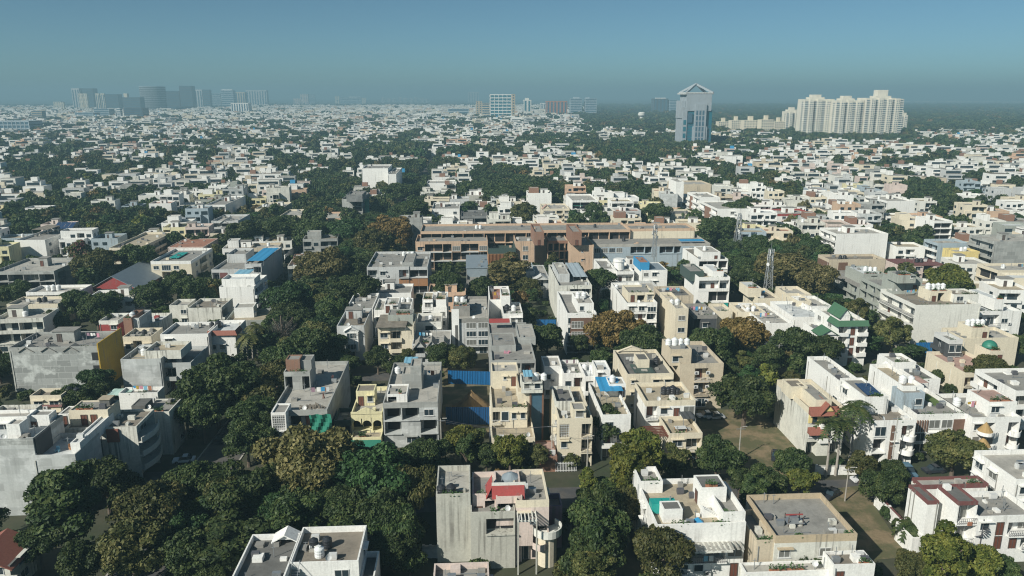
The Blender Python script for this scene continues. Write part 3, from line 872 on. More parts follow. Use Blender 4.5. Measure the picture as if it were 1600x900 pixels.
h = hs("the small white block at the bottom edge", "small white flat-roofed block with junk on top beside dark bushes", (1303, 882, 1368, 861, 6.0), roof='rbrown', front='DPP', nf=2, ph=.5)
h.clutter(0, 8)
h = hs("the white lane wall", "long low white roof running along the bottom edge", (1165, 893, 1300, 884, 4.2), roof='rlight', front='PPPP', ph=.35)

h = hs("the white house with maroon roof edges", "white house with maroon-edged roofs, spiral stair and two small balconies", (1450, 783, 1468, 757, 9.2), par='maroon', ph=.35, roof='rdark', front='P', left='PP', nf=3)
h.b(1498, 784, 1529, 757, 10.3, par='maroon', ph=.35, roof='rdark', front='B/B/P', left='PPP', nf=3, bal='rail', proj=.5)
h.b(1529, 806, 1625, 768, 8.0, roof='rgrey', front='WDBB/PDDB/PPPP', nf=3, bal='rail')
h.b(1440, 757, 1545, 745, 7.2, par='maroon', ph=.5, roof='rlight', front='P')
q = h.blocks[1]
b = MB().cone(q[1] + .9, q[2] - .6, 0, 7.6, .07, .07, 8)
for i in range(34):
    a = i * .42
    c = Vector((q[1] + .9, q[2] - .6, .3 + i * .2))
    b.poly([c, c + Vector((math.cos(a), math.sin(a), 0)) * .95, c + Vector((math.cos(a + .38), math.sin(a + .38), 0)) * .95, c + Vector((0, 0, .05)), c + Vector((math.cos(a), math.sin(a), .05)) * .95 + Vector((0, 0, 0)), c + Vector((math.cos(a + .38), math.sin(a + .38), .05)) * .95], [(0, 1, 2), (3, 5, 4), (1, 2, 5, 4)])
b.build("spiral_stair", 'rail', h.root)
h.vol(-1.9, -.02, -.5, h.D - 1, 3.2, roof='rdark', front='P', left='PP')
for i, (xx, m_) in enumerate(((.3, 'cloth'), (.6, 'terracotta'))):
    o = rooftop_thing(h, "washing", ["pink washing over the lower balcony of the maroon-edged house", "orange washing over the upper balcony of the maroon-edged house"][i], "laundry", 1, xx, 0, MB().box(-.35, .35, -.06, .05, -.6, 0).mesh("washing", m_))
    o.location.z = (4.0, 7.2)[i]; o.location.y -= .6
h.clutter(2, 6)
W7 = h
h = hs("the white corner house by the right edge", "white house cut by the right edge, with tall narrow windows", (1588, 748, 1690, 702, 9.0), roof='rlight', front='WWP', left='WWP')

# ---- left edge, lower
h = hs("the tiled house in the bottom corner", "low house with a brown tiled roof in the bottom left corner", (-70, 884, 14, 846, 5.0), wall='oldwhite', roof='rdark', ph=0, front='WW', right='W')
h.gable(0, h.W, 0, h.D, 4.95, 1.9, 'redtile', ov=.7)
h.vol(h.W - 4, h.W + 1.2, -5, -.4, 3.6, roof='rgrey', front='PW', ph=.3)
h = hs("the tall blank grey wall house", "tall house with blank grey wall and white roof terraces, at the left edge", (-95, 687, 51, 650, 14.2), wall='plaster', par='patchy', roof='rwhite', front='PPP', nf=4)
LA = h; h.blocks[0]
h.b(51, 711, 117, 676, 11.4, wall='plaster', roof='rwhite', front='P', nf=4)
q = h.blocks[0]; q1 = h.blocks[1]
h.box("dark_wall", q[1] - .02, q[1] + .22, q[2] + .3, q[2] + 5.2, 10.5, 14.1, 'dark')
h.vol(q1[1] - 1.6, q1[1] - .02, q1[2] + 2, q1[3] + 6, 12.6, 10.4, wall='white', roof='rwhite', front='P', ph=.3, nf=1)
h.b(9, 663, 30, 655, 15.9, 13.2, wall='white', roof='rlight', front='P', ph=.25, nf=1)
h.b(42, 649, 76, 641, 15.4, 12, wall='white', roof='rgrey', front='DP', ph=.25, nf=1)
h.b(-60, 652, 42, 640, 15.6, 12, wall='white', roof='rlight', front='WWWW', ph=.6, nf=1)
h.clutter(0, 6)
for i, (x_, m_) in enumerate(((.35, 'paleblue'), (.62, 'wood'), (.8, 'terracotta'))):
    o = rooftop_thing(h, "roof_chair", ["pale blue chair on the white terrace by the dark wall", "wooden chair on the white terrace by the dark wall", "clay-coloured stool on the white terrace by the dark wall"][i], "chair", 1, x_, .35 + .1 * i, MB().box(-.3, .3, -.3, .3, .38, .46).box(-.3, .3, .24, .3, .46, 1.0).box(-.3, -.24, -.3, .3, 0, .38).box(.24, .3, -.3, .3, 0, .38).mesh("roof_chair", m_), rz=i)
h = hs("the cream house with round street balconies", "cream house with brown flat roof and rounded balconies facing the street", (100, 668, 213, 640, 11.3), wall='oldwhite', roof='rbrown', front='PXPP/PXPP', acc='dconcrete', right='BB', bow=True, nf=4, ph=.4)
h.b(107, 641, 168, 625, 13.9, 10.8, wall='cream', roof='rgrey', front='PDDP', ph=.2, nf=1)
h.b(91, 647, 107, 634, 12.6, 10, wall='white', roof='rgrey', front='D', ph=.2, nf=1)
q = h.blocks[1]
h.box("water_room", q[0] + 4.5, q[0] + 6.3, q[2] + 2.4, q[2] + 4.2, 13.6, 14.9, 'rdark')
MB().box(q[0] + 4.3, q[0] + 6.5, q[2] + 2.2, q[2] + 4.4, 14.903, 15.05).build("slab", 'rbeige', h.root)
h.box("red_panel", 7.5, 9.6, -.4, -.05, 8.5, 11.0, 'redtile')
h.clutter(0, 5)
h = hs("the low grey roof behind the round balconies", "low house with grey slab roof, partly under a big tree", (200, 644, 264, 623, 9.2), wall='oldwhite', roof='rgrey', front='PP', right='PW', ph=.3)
h.b(205, 634, 226, 622, 10.6, 9, wall='rdark', roof='rdark', front='P', ph=.1, nf=1)
h = hs("the patchy concrete block with a mustard side", "bare patchy concrete block with mustard side wall and roof stair room", (13, 542, 152, 518, 11.2), wall='patchy', par='concrete', roof='rgrey', front='PPPPP', nf=3)
h.box("mustard_wall", h.W - .02, h.W + .25, -.2, h.D + .4, 0, 11.9, 'mustard')
for k in range(3): h.box("painted_opening", h.W - 1.6, h.W - .03, -.03, .1, 1.0 + k * 3.3, 3.0 + k * 3.3, 'void')  # black boxes on a solid wall, colour standing for shaded openings
h.stair(0, .45, .75, 5.2, 3.4, 2.7, 'concrete')
for i in range(3): h.gable(2.5 + i * 5.2, 5.3 + i * 5.2, .1, 2.3, h.blocks[0][6] + .1, .9, 'rgrey')
h.clutter(0, 8)
HL4 = h
h = hs("the plastered house with three white tanks", "pale plastered house with three white tanks, beside the mustard wall", (188, 561, 251, 538, 9.3), wall='plaster', roof='rbeige', front='PPP', right='WP', nf=3)
h.b(251, 567, 298, 541, 7.6, wall='plaster', roof='rgrey', front='BP')
h.tanks(0, .34, .5, 3, gap=1.75); h.clutter(0, 3)
h.b(225, 548, 282, 533, 10.6, 8.5, wall='oldwhite', roof='rbeige', front='P', nf=1)
h = hs("the cream hut with a maroon band", "small cream house with maroon band below the patchy concrete block", (46, 618, 95, 606, 6.3), wall='cream', roof='rbrown', front='WW')
h.skirt(0, h.W, 0, 4.2, .5, .35, 'maroon', 'f'); h.tanks(0, 1.0, .75, 2, 'tankb')
h = hs("the low white house with a pale tin roof", "low white house with a pale sheet roof before the plastered house", (185, 614, 246, 604, 6.2), roof='rlight', front='PPP')
h.sheet("tin_roof", 0, -.35, .2, .1, 1.2, .3, 'mint', posts=False)
h = hs("the low long house at the left edge", "long low house with brown roof at the left edge", (-20, 648, 44, 632, 7.5), wall='oldwhite', roof='rbrown', front='PWP')
h = hs("the white house with the red tiled skirt", "white house with red tiled roof skirt, beside yellow palms", (324, 517, 367, 500, 8.8), roof='rwhite', front='PPP/WWP', nf=3, right='PWP')
h.skirt(0, h.W, 0, 8.9, 1.2, .7, 'redtile', 'fr', 4.5)
h.b(250, 522, 325, 503, 9.0, roof='rgrey', front='WPP', nf=3); h.tanks(1, .85, .8, 2, 'tankb')
h = hs("the cream house behind three white tanks", "cream house with a black tank, right of the mustard wall", (191, 526, 236, 512, 7.8), wall='cream', roof='rgrey', front='WBW'); h.tanks(0, .55, .5, 1, 'tankb'); h.clutter(0, 3)
h = hs("the red house with a red roof tower", "low red-walled house with red stair tower and silver tank", (154, 501, 184, 489, 6.5), wall='red', par='offwhite', roof='rlight', front='PW')
h.b(197, 504, 248, 489, 7.0, wall='oldwhite', roof='rwhite', front='PPP')
h.b(192, 497, 205, 484, 10.5, wall='brick', roof='rbrown', front='P'); h.b(205, 497, 217, 484, 10.2, wall='plaster', roof='rgrey', front='P')
h.tanks(2, .5, .4, 1)
h = hs("the grey-edged roof by the solar heater", "plain plastered house with stained parapet beside the red tower house", (293, 481, 346, 466, 7.2), wall='oldwhite', roof='rbrown', front='PP', right='BP'); h.clutter(0, 3)
h.b(264, 477, 293, 467, 6.6, roof='rlight', front='PW')
h = hs("the white block with a blue roof sheet", "tall plain white block with pale blue roof sheet beside the avenue", (342, 448, 397, 430, 10.0), roof='rwhite', front='PPP', right='BBW', nf=3)
h.b(346, 436, 397, 428, 12.0, 9, roof='rwhite', front='P', nf=1); h.sheet("roof_sheet", 0, .1, .55, .7, 1.2, 2.2, 'paleblue', posts=False)
h.b(414, 462, 440, 447, 6.5, wall='lgrey', roof='rgrey', front='GB', acc='wood'); h.tanks(0, .15, .4, 2)
h = hs("the long cream house by the left edge", "long plain cream house with black tanks near the left edge", (10, 475, 90, 463, 7.4), wall='cream', roof='rlight', front='PPPP', right='PP'); h.tanks(0, .45, .6, 2, 'tankb'); h.clutter(0, 3)
h = hs("the long white house behind it", "long white house with row of dark windows behind the cream one", (40, 456, 122, 445, 7.0), roof='rlight', front='HHHHWW'); h.tanks(0, .25, .6, 3)
h = hs("the bare grey frame house", "unfinished bare grey concrete house near the left edge", (-14, 424, 84, 403, 9.5), wall='concrete', roof='rlight', front='OOBO/OOOO', right='OPOP', nf=3, rec=2.2)
h.stair(0, .55, .6, 3, 3, 3.0, 'concrete'); h.clutter(0, 5)
h = hs("the white house with solar panels", "white house with a tilted solar panel array on the roof", (22, 375, 70, 357, 10.6), roof='rgrey', front='PPP', right='WWPP', nf=3)
q = h.blocks[0]
for i in range(4):
    for j in range(3):
        MB().poly([(q[1] - 9 + i * 2.1, q[3] - 5 + j * 1.7, 11.3 + j * .7), (q[1] - 7.05 + i * 2.1, q[3] - 5 + j * 1.7, 11.3 + j * .7), (q[1] - 7.05 + i * 2.1, q[3] - 3.4 + j * 1.7, 11.97 + j * .7), (q[1] - 9 + i * 2.1, q[3] - 3.4 + j * 1.7, 11.97 + j * .7), (q[1] - 9 + i * 2.1, q[3] - 5 + j * 1.7, 11.24 + j * .7), (q[1] - 7.05 + i * 2.1, q[3] - 5 + j * 1.7, 11.24 + j * .7), (q[1] - 7.05 + i * 2.1, q[3] - 3.4 + j * 1.7, 11.91 + j * .7), (q[1] - 9 + i * 2.1, q[3] - 3.4 + j * 1.7, 11.91 + j * .7)], [(0, 1, 2, 3), (7, 6, 5, 4), (0, 4, 5, 1), (1, 5, 6, 2), (2, 6, 7, 3), (3, 7, 4, 0)]).build("solar_panel", 'solar', h.root)
h.sheet("roof_canopy", 0, -.1, .45, .55, 1.0, 2.6, 'rbrown')
# red gabled hall
h = hs("the red gabled hall", "red hall with a grey pitched metal roof among trees", (148, 450, 216, 420, 5.0), name="hall", cat="hall", wall='red', ph=0, roof='greymetal', front='PWP')
h.gable(-1.6, h.W + .3, -1, h.D + 1, 4.95, 4.6, 'greymetal', wall='red', ov=.5)
h = hs("the beige house with deep verandas", "big beige house with flat cream roof and open verandas", (170, 387, 219, 363, 9.4), wall='cream', roof='rbeige', front='BWB/BBB', right='BBBB', nf=3, balmat='cream'); h.clutter(0, 6)
h = hs("the cream house with a green roof sheet", "cream house with green plastic on its roof, above dark trees", (235, 408, 298, 388, 10.4), wall='cream', par='white', roof='rgrey', front='WGWP/PBBW/BWGW', right='WBW', nf=3, shade=False)
h.sheet("green_sheet", 0, .25, .5, .3, .75, .5, 'teal', posts=False); h.clutter(0, 5)
h.b(262, 386, 318, 373, 7.5, wall='pink', roof='rterra', ph=.2, front='WW')
h = hs("the grey flat-roofed house by the car park", "grey house with terrace walls next to a white blind wall", (330, 421, 380, 400, 8.0), wall='lgrey', roof='rgrey', front='BXGB', acc='maroon')
h.b(382, 412, 408, 386, 10.5, roof='rgrey', front='WB', right='PPP'); h.b(354, 397, 384, 388, 10.5, roof='rgrey', front='PP')
h.sheet("blue_canopy", 1, .15, 1.15, .0, .75, 2.0, 'tarp')
h = hs("the white gabled cottage", "white cottage with a low white gable, above the brick hut", (243, 352, 277, 343, 5.4), ph=0, roof='rwhite', front='HH'); h.gable(0, h.W, 0, h.D, 5.35, 1.9, 'rwhite', ov=.6)
h = hs("the tall white house with a grey-blue side", "white three-storey house with long balconies and bluish blind side", (320, 320, 352, 306, 11.5), roof='rgrey', front='BBB/BBB/BBB', right='PP', nf=3); h.stair(0, .5, .6); h.tanks(0, .7, .8, 1)
h = hs("the arched white house", "grey-white house with arched attic window behind round trees", (330, 345, 372, 335, 10), wall='lgrey', roof='rlight', front='BHB', nf=3); h.gable(h.W * .3, h.W * .65, -.5, h.D * .5, 8.8, 1.6, 'rlight')
h = hs("the cream stepped house", "cream house with stepped roof rooms beside the purple roof", (398, 326, 440, 316, 8.0), wall='cream', roof='rlight', front='WPPW'); h.b(437, 337, 470, 327, 7.5, wall='cream', roof='rlight', front='WBB'); h.stair(0, .8, .6, mat='white'); h.tanks(0, .1, .5, 2)
h = hs("the bare grey tower house", "unfinished grey four-storey house with green netting by the avenue trees", (534, 311, 566, 301, 13.5), wall='concrete', roof='rgrey', front='PO/WO/BW/WW', right='OO', nf=4)
h.box("netting", h.W + .9, h.W + 3.4, 2, 2.1, 0, 13.2, 'greennet'); h.b(541, 304, 566, 298, 16.5, 12.5, wall='dconcrete', roof='rgrey', front='P')
h = hs("the low peach house", "low peach house with a flat white roof beside the bare grey tower house", (496, 341, 533, 331, 7.0), wall='peach', roof='rlight', front='WHW')
h = hs("the blind white cube", "tall windowless white cube building standing above the tree line", (565, 263, 606, 257, 19), name="building", cat="building", roof='rgrey', front='PPPP', ph=.8, nf=5); h.b(606, 272, 619, 262, 16.5, roof='rgrey', front='P', nf=5)

# ---- centre rows
h = hs("the unfinished house with a white lattice tower", "unfinished house with open roof, brick stair tower and white lattice screen", (424, 641, 511, 565, 10.0), wall='concrete', par='concrete', roof='rlight', front='PHBP/PBBP/PBBP', nf=3, right='PPPP', balmat='white')
h.b(423, 645, 446, 630, 10.6, wall='white', roof='rgrey', front='L/L/L', nf=3, ph=.3, par='white')
h.b(443, 581, 484, 566, 13.2, 9.1, wall='concrete', roof='rgrey', front='OPO', ph=.8, nf=1, par='concrete', rec=1.5)
h.b(446, 562, 468, 554, 15.4, 12, wall='brick', roof='rgrey', front='PP', ph=.2, nf=1); h.b(468, 563, 486, 554, 15.0, 12, wall='concrete', roof='rgrey', front='P', ph=.2, nf=1)
for i, (fx, fy) in enumerate(((.82, .62), (.78, .42), (.8, .28))):
    b = MB(); r_ = random.Random(i)
    for k in range(7): b.bar((r_.uniform(-.25, .25), r_.uniform(-.25, .25), 0), (r_.uniform(-.3, .3), r_.uniform(-.3, .3), r_.uniform(.9, 1.5)), .05)
    rooftop_thing(h, "starter_bar", f"rusty bundle of steel bars, {ORD[i]} from the back of the unfinished roof", "steel bars", 0, fx, fy, b.mesh("starter_bar", 'redtile'))
b = MB(); r_ = random.Random(3)
for k in range(90):
    x, y = r_.gauss(0, 1.2), r_.gauss(0, .6); s_ = r_.uniform(.06, .2)
    b.box(x - s_, x + s_, y - s_, y + s_, 0, s_ * 1.6)
o = rooftop_thing(h, "rubble", "heap of broken brick on the unfinished roof beside its front edge", "rubble", 0, .66, .12, b.mesh("rubble", 'rbrown')); o['kind'] = 'stuff'
# the net hung on the front corner
b = MB(); n_ = 10
for i in range(n_):
    for j in range(6):
        f_ = lambda a, c: (h.W - 3.4 + a * .42 + .2 * math.sin(c), -.9 - .25 * math.sin(a * 1.3 + c), 9.4 - c * .85)
        p_ = [f_(i, j), f_(i + 1, j), f_(i + 1, j + 1), f_(i, j + 1)]
        b.poly(p_, [(0, 1, 2, 3)])
o = link("shade_net", b.mesh("shade_net", 'greennet', True), None, h.loc); tag(o, "green shade net hung from the corner of the unfinished house", "net")
h.clutter(0, 4)
HC10 = h
h = hs("the yellow house with arches", "pale yellow house with three arches and a curved gable parapet", (548, 646, 597, 604, 7.2), wall='paleyellow', roof='rlight', front='HHH/PPP', nf=2, rec=2.0, balmat='paleyellow')
n_ = 16; W_ = h.W
prof = [(W_ * i / n_, 7.2 + .35 + 1.0 * max(0, 1 - abs(i / n_ - .5) / .28) ** .6) for i in range(n_ + 1)]
b = MB()
for i in range(n_):
    (xa, za), (xb, zb) = prof[i], prof[i + 1]
    b.poly([(xa, -.12, 7.1), (xb, -.12, 7.1), (xb, -.12, zb), (xa, -.12, za), (xa, .14, 7.1), (xb, .14, 7.1), (xb, .14, zb), (xa, .14, za)], [(0, 1, 2, 3), (7, 6, 5, 4), (3, 2, 6, 7), (0, 3, 7, 4), (1, 5, 6, 2)])
b.build("curved_gable", 'paleyellow', h.root)
for k in range(3):   # arch heads
    b = MB(); c_, wd = W_ * (k + .5) / 3, W_ / 3 - .2
    for i in range(8):
        a0, a1 = math.pi * i / 8, math.pi * (i + 1) / 8
        xa, xb = c_ - wd / 2 * math.cos(a0), c_ - wd / 2 * math.cos(a1)
        za, zb = 4.7 + 1.0 * math.sin(a0), 4.7 + 1.0 * math.sin(a1)
        b.poly([(xa, -.06, za), (xb, -.06, zb), (xb, -.06, 6.3), (xa, -.06, 6.3), (xa, .2, za), (xb, .2, zb), (xb, .2, 6.3), (xa, .2, 6.3)], [(0, 1, 2, 3), (7, 6, 5, 4), (0, 4, 5, 1)])
    b.build("arch", 'paleyellow', h.root)
h.vol(.3, h.W, -3.2, -.01, 3.4, wall='paleyellow', roof='rbeige', front='PP', ph=.3)
h.vol(-3.4, -.02, -.5, 6, 6.0, wall='dconcrete', par='greensteel', roof='rgrey', front='H')
h.b(556, 611, 585, 600, 9.6, 6.2, wall='paleyellow', roof='rbrown', front='DW', ph=.2, nf=1)
b = MB()
for i in range(8):
    x = h.W * i / 8; x2 = h.W * (i + 1) / 8; s0, s1 = math.sin(math.pi * i / 8), math.sin(math.pi * (i + 1) / 8)
    b.poly([(x, -3.5, 3.0), (x2, -3.5, 3.0), (x2, -3.9 - s1 * .4, 1.9 - s1 * .7), (x, -3.9 - s0 * .4, 1.9 - s0 * .7)], [(0, 1, 2, 3)])
o = link("shade_net", b.mesh("shade_net", 'greennet', True), None, h.loc); tag(o, "sagging green net below the arches of the yellow house", "net")
h.clutter(0, 3)
h = hs("the grey plastered shell", "raw grey plastered house with open floors beside the blue construction fence", (598, 629, 684, 566, 9.8), wall='plaster', par='concrete', roof='rlight', front='OOW/OPO/PWO', nf=3, right='PPP', rec=2.2)
h.b(628, 584, 660, 572, 12.4, 8.8, wall='concrete', roof='rlight', front='PP', ph=.3, nf=1)
h.b(641, 572, 658, 560, 14.2, 8.8, wall='concrete', roof='rlight', front='P', ph=.3, nf=1)
h.b(604, 616, 636, 600, 10.8, 8.8, wall='white', roof='rlight', front='HP', ph=.3, nf=1)
h.tanks(0, .12, .8, 1); h.clutter(0, 4); h.sheet("blue_sheet", 0, .22, .5, .92, 1.1, 1.4, 'paleblue')
HC8 = h
h = hs("the cream stepped terrace house", "cream modern house stepping down in planted terraces with a tall grey glass strip", (768, 684, 836, 634, 5.4), wall='cream', roof='rbeige', front='GPB/BPB', nf=2, ph=.8, acc='wood')
h.b(768, 637, 824, 602, 9.0, wall='cream', roof='rbeige', front='BGWW/PPPP', nf=3, ph=.6, bal='rail')
h.b(768, 580, 810, 566, 12.4, wall='cream', roof='rlight', front='PwD', nf=4, ph=.5)
h.b(810, 606, 848, 582, 11.8, wall='cream', par='beige', roof='rlight', front='PX', acc='glassblue', nf=1, ph=.6)
h.b(815, 597, 848, 584, 13.4, 11, wall='oldwhite', roof='rlight', front='WW', nf=1, ph=.3)
q = h.blocks[3]
for xx in (q[0] + (q[1] - q[0]) * .5 - .2, q[1] - .15): h.box("brown_trim", xx, xx + .35, q[2] - .25, q[2] - .02, 0, 11.2, 'brown')
h.sheet("blue_shade", 4, .1, .55, -.1, .7, 1.7, 'paleblue'); h.tanks(4, .7, .4, 2)
r_ = random.Random(5)
for i in range(5):
    q = h.blocks[i % 2]; x = q[0] + (q[1] - q[0]) * (.12 + .17 * i)
    p_ = h.place(x, q[2] + .55, q[6] + .02)
    o = link("potted_plant", cached('pot', lambda: MB().cone(0, 0, 0, .45, .2, .28, 8).mesh("potted_plant", 'terracotta')), None, p_)
    tag(o, f"potted plant on the cream stepped terrace house, {ORD[i // 2]} along its {['lower', 'upper'][i % 2]} parapet", "potted plant", "terrace plants")
    bb = MB()
    for k in range(26):
        c_ = Vector((r_.gauss(0, .25), r_.gauss(0, .25), .75 + r_.gauss(0, .22))); a_ = r_.random() * 6; d_ = Vector((math.cos(a_), math.sin(a_), r_.uniform(-.5, .5))) * .18
        e_ = Vector((-d_.y, d_.x, .1)) * .6
        bb.poly([c_ - d_, c_ + e_, c_ + d_, c_ - e_], [(0, 1, 2, 3)])
    bb.build("foliage", 'leafpot', o)
HC6 = h
h = hs("the long flat grey roof", "deep grey house with long flat roof and a small red canopy", (768, 563, 837, 504, 11.6), wall='concrete', roof='rgrey', front='BBB/BBB/PPP', nf=3, ph=.5)
q = h.blocks[0]
h.b(768, 540, 806, 520, 12.6, 11, wall='concrete', roof='rgrey', front='P', ph=.2, nf=1); h.b(810, 527, 837, 506, 13.0, 11, wall='concrete', roof='rlight', front='P', ph=.2, nf=1)
h.skirt(q[0] + .2, q[1] * .55, q[3] - 2.5, 13.5, .5, 2.2, 'red', 'f'); h.clutter(0, 4)
o = rooftop_thing(h, "washing", "heap of pink and white washing on the long flat grey roof", "laundry", 0, .38, .22, MB().box(-.7, -.1, -.3, .3, 0, .5).box(-.2, .5, -.4, .1, 0, .3).box(.2, .8, .1, .5, 0, .45).mesh("washing", 'cloth'))
h = hs("the cream balconied house", "cream house with dark slatted windows and planted balconies beneath a tree", (873, 654, 926, 604, 10.0), wall='cream', roof='rgrey', front='LPB/WPB/WPB', nf=3, bal='rail', left='PPW')
h.b(868, 627, 898, 603, 11.2, wall='oldwhite', roof='rdark', front='PP', ph=.8); h.b(895, 640, 916, 628, 11.5, 9, wall='cream', roof='rgrey', front='W', ph=.2, nf=1)
h.tanks(0, .25, .5, 2, 'tankb'); h.clutter(0, 6)
HC5 = h
h.vol(-4.6, -.4, -2, 5, 3.2, wall='brick', roof='rpink', ph=.2, front='P')
h = hs("the white house under the blue tarpaulin", "white house with a bright blue tarpaulin over its roof", (941, 648, 986, 597, 9.6), roof='rbeige', front='WP/BB/BW', nf=3, left='PPP')
h.sheet("tarpaulin", 0, .2, 1.05, .52, .92, 2.2, 'tarp', slope=.5); h.b(952, 600, 978, 589, 11.5, 8.5, roof='rlight', front='PD', nf=1, ph=.3); h.clutter(0, 7)
h.tanks(1, .3, .5, 1)
HC3 = h
h = hs("the house with a brown pergola", "white and cream house with brown pergola and a roof terrace with table", (1009, 626, 1087, 597, 9.8), wall='white', par='cream', roof='rbeige', front='BWDG/PPPP/PPPP', nf=3, bal='rail')
h.b(1046, 677, 1098, 650, 6.4, wall='cream', roof='rbeige', front='WB/WB', nf=2, bal='rail', right='WP')
q = h.blocks[1]
h.pergola(q[0] - 4.4, q[0] - .1, q[2] + .5, q[2] + 5, 5.6, 7, 'wooddoor', 'x')
for yy in (q[2] + .5, q[2] + 4.7): h.box("pillar", q[0] - 4.4, q[0] - 4.1, yy, yy + .3, 0, 5.35, 'cream')
h.tanks(0, .5, .55, 4, 'tankb', gap=.95, raised=False)
t = thing("roof_table", "white table on the roof terrace above the cream front", "table", h.place(q[0] + 3, q[2] + 3, q[6] + .02))
MB().box(-1.1, 1.1, -.7, .7, .72, .8).build("tabletop", 'frame', t)
for x in (-1, 1):
    for y in (-.6, .6): MB().box(x - .05, x + .05, y - .05, y + .05, 0, .72).build("leg", 'wood', t)
h.sheet("grey_canopy", 1, .6, 1.0, .55, 1.0, 1.9, 'dark')
HC4 = h
h = hs("the cream house with a low gable", "cream house with low gabled parapet and dark green roof sheets", (980, 584, 1053, 546, 9.4), wall='cream', roof='rdark', front='wPWW', left='PPP')
h.gable(h.W * .1, h.W * .75, h.D - .5, h.D, 9.2, 1.3, 'cream', ov=.1); h.sheet("roof_sheet", 0, .2, .65, .1, .45, .5, 'greensteel', posts=False)
h.b(997, 562, 1015, 552, 11.0, 8.4, wall='cream', roof='rdark', front='P', ph=.15, nf=1); h.tanks(0, .82, .5, 1, 'tankb')
h = hs("the big tan apartment block", "big tan block with stacked air conditioners and four white roof tanks", (1063, 568, 1131, 533, 11.0), wall='beige', par='beige', roof='rgrey', front='PBP/PBP/PGP', nf=3, bal='rail', left='PPPP', ac=0)
h.b(1048, 546, 1081, 529, 13.9, 10, wall='beige', roof='rgrey', front='WP', ph=.25, nf=1); h.tanks(1, .1, .5, 4, gap=1.45)
for k in range(3):
    for s_ in (.36, .62): ac_on(h.root, h.W * s_, -.72, .9 + k * 3.35 + 1.2, 0)
h.clutter(0, 3)
h = hs("the white low-roofed house behind the balconies", "small white house with grey sloping roofs left of the blue tarpaulin", (880, 583, 912, 562, 7.5), wall='white', roof='rgrey', front='WB'); h.b(850, 572, 878, 556, 8.2, roof='rlight', front='WP', ph=.4); h.tanks(0, 1.5, .3, 1)
h = hs("the white house with round tanks", "small white house with round roof tanks in front of the golden tree", (914, 588, 956, 566, 7.6), roof='rwhite', front='BWD'); h.b(932, 578, 954, 563, 9.8, 6.8, roof='rwhite', front='WP', ph=.4, nf=1); h.tanks(0, .15, .7, 2); h.clutter(0, 4)

# ---- second row
h = hs("the white house with gabled bay windows", "white-grey house with gabled bay windows facing the avenue trees", (526, 509, 569, 482, 10.0), wall='lgrey', par='lgrey', roof='rbrown', front='PGP/PGP/PBP', nf=3, left='PP', balmat='white')
q = h.blocks[0]
h.box("bay", h.W * .3, h.W * .78, -1.0, -.01, 3.0, 9.0, 'white')
for k in (1, 2): window_on(h.root, h.W * .54, -1.0, .45 + k * 3.1, 2.6, 1.7, 0, 'frame', 'glassdark', False)
h.gable(h.W * .3, h.W * .78, -1.2, .5, 9.02, 1.0, 'white', ov=.3); h.stair(0, .3, .7, 4.4, 3, 2.5); h.tanks(0, .75, .3, 1, 'tankb')
h = hs("the cream house with a dark canopy", "cream house with wide dark roof canopy and green glass", (590, 511, 646, 491, 10.0), wall='cream', par='cream', roof='rbrown', front='WBP/WBP/WGP', nf=3, bal='solid')
h.sheet("canopy", 0, -.05, .8, -.1, .9, 1.2, 'rbrown'); h.b(606, 492, 645, 483, 12.0, 9, wall='greygreen', roof='rgrey', front='P', ph=.15, nf=1)
h = hs("the grey house with little gables", "low grey house with three little gables and a palm in front", (644, 537, 704, 516, 6.5), wall='lgrey', roof='rlight', front='BWB', ph=.3)
for i in range(3): h.gable(h.W * (.05 + .32 * i), h.W * (.05 + .32 * i) + 2.9, -1.4, 3, 6.0, 1.8, 'rgrey', ov=.35)
h = hs("the grey modern house with a white fin", "grey modern house with tall white fin wall and green roof lawn", (708, 498, 764, 463, 10.6), wall='lgrey', par='rgrey', roof='rlight', front='PGG/PGG/PGG/PBB', nf=4, balmat='lgrey')
h.box("fin_wall", -.4, 1.6, -.6, 0, 0, 13.4, 'white'); h.box("fin_strip", .5, 1.3, -.64, -.6, 0, 9, 'rdark')
h.box("roof_lawn", h.W * .28, h.W * .95, .3, 3.0, h.blocks[0][6], h.blocks[0][6] + .12, 'lawn'); h.b(708, 478, 734, 463, 12.8, 9.7, wall='rgrey', roof='rgrey', front='PP', ph=.2, nf=1)
h.tanks(1, .2, .5, 2); h.tanks(1, .75, .6, 1, 'tankb')
h = hs("the white house of many roof rooms", "white house with many small roof rooms and three round tanks", (540, 482, 582, 458, 8.6), roof='rgrey', front='PPP'); h.b(584, 484, 641, 466, 8.4, roof='rlight', front='WGWB'); h.b(600, 476, 622, 464, 10.6, 8, roof='rlight', front='DW', ph=.3, nf=1)
h.tanks(1, .55, .9, 3); h.clutter(0, 3); h.clutter(1, 4)
h = hs("the white house with stacked terraces", "white house with stacked terraces just left of the white fin wall", (659, 480, 698, 456, 9.4), roof='rgrey', front='WPW'); h.b(660, 468, 676, 456, 11.8, 8.5, roof='rbeige', front='W', ph=.3, nf=1); h.b(681, 468, 697, 456, 11.6, 8.5, roof='rbeige', front='P', ph=.3, nf=1); h.b(650, 503, 690, 489, 8.2, wall='offwhite', roof='rgrey', front='PHW'); h.tanks(3, .55, .5, 1); h.tanks(0, .6, .9, 1)
h = hs("the terracotta-decked white house", "white house with terracotta roof deck behind the white fin wall", (765, 468, 799, 447, 10.0), roof='rterra', front='PPB'); h.b(783, 462, 797, 450, 12.2, 9, roof='rlight', front='P', ph=.3, nf=1); h.tanks(0, .15, .85, 1, 'tankb')
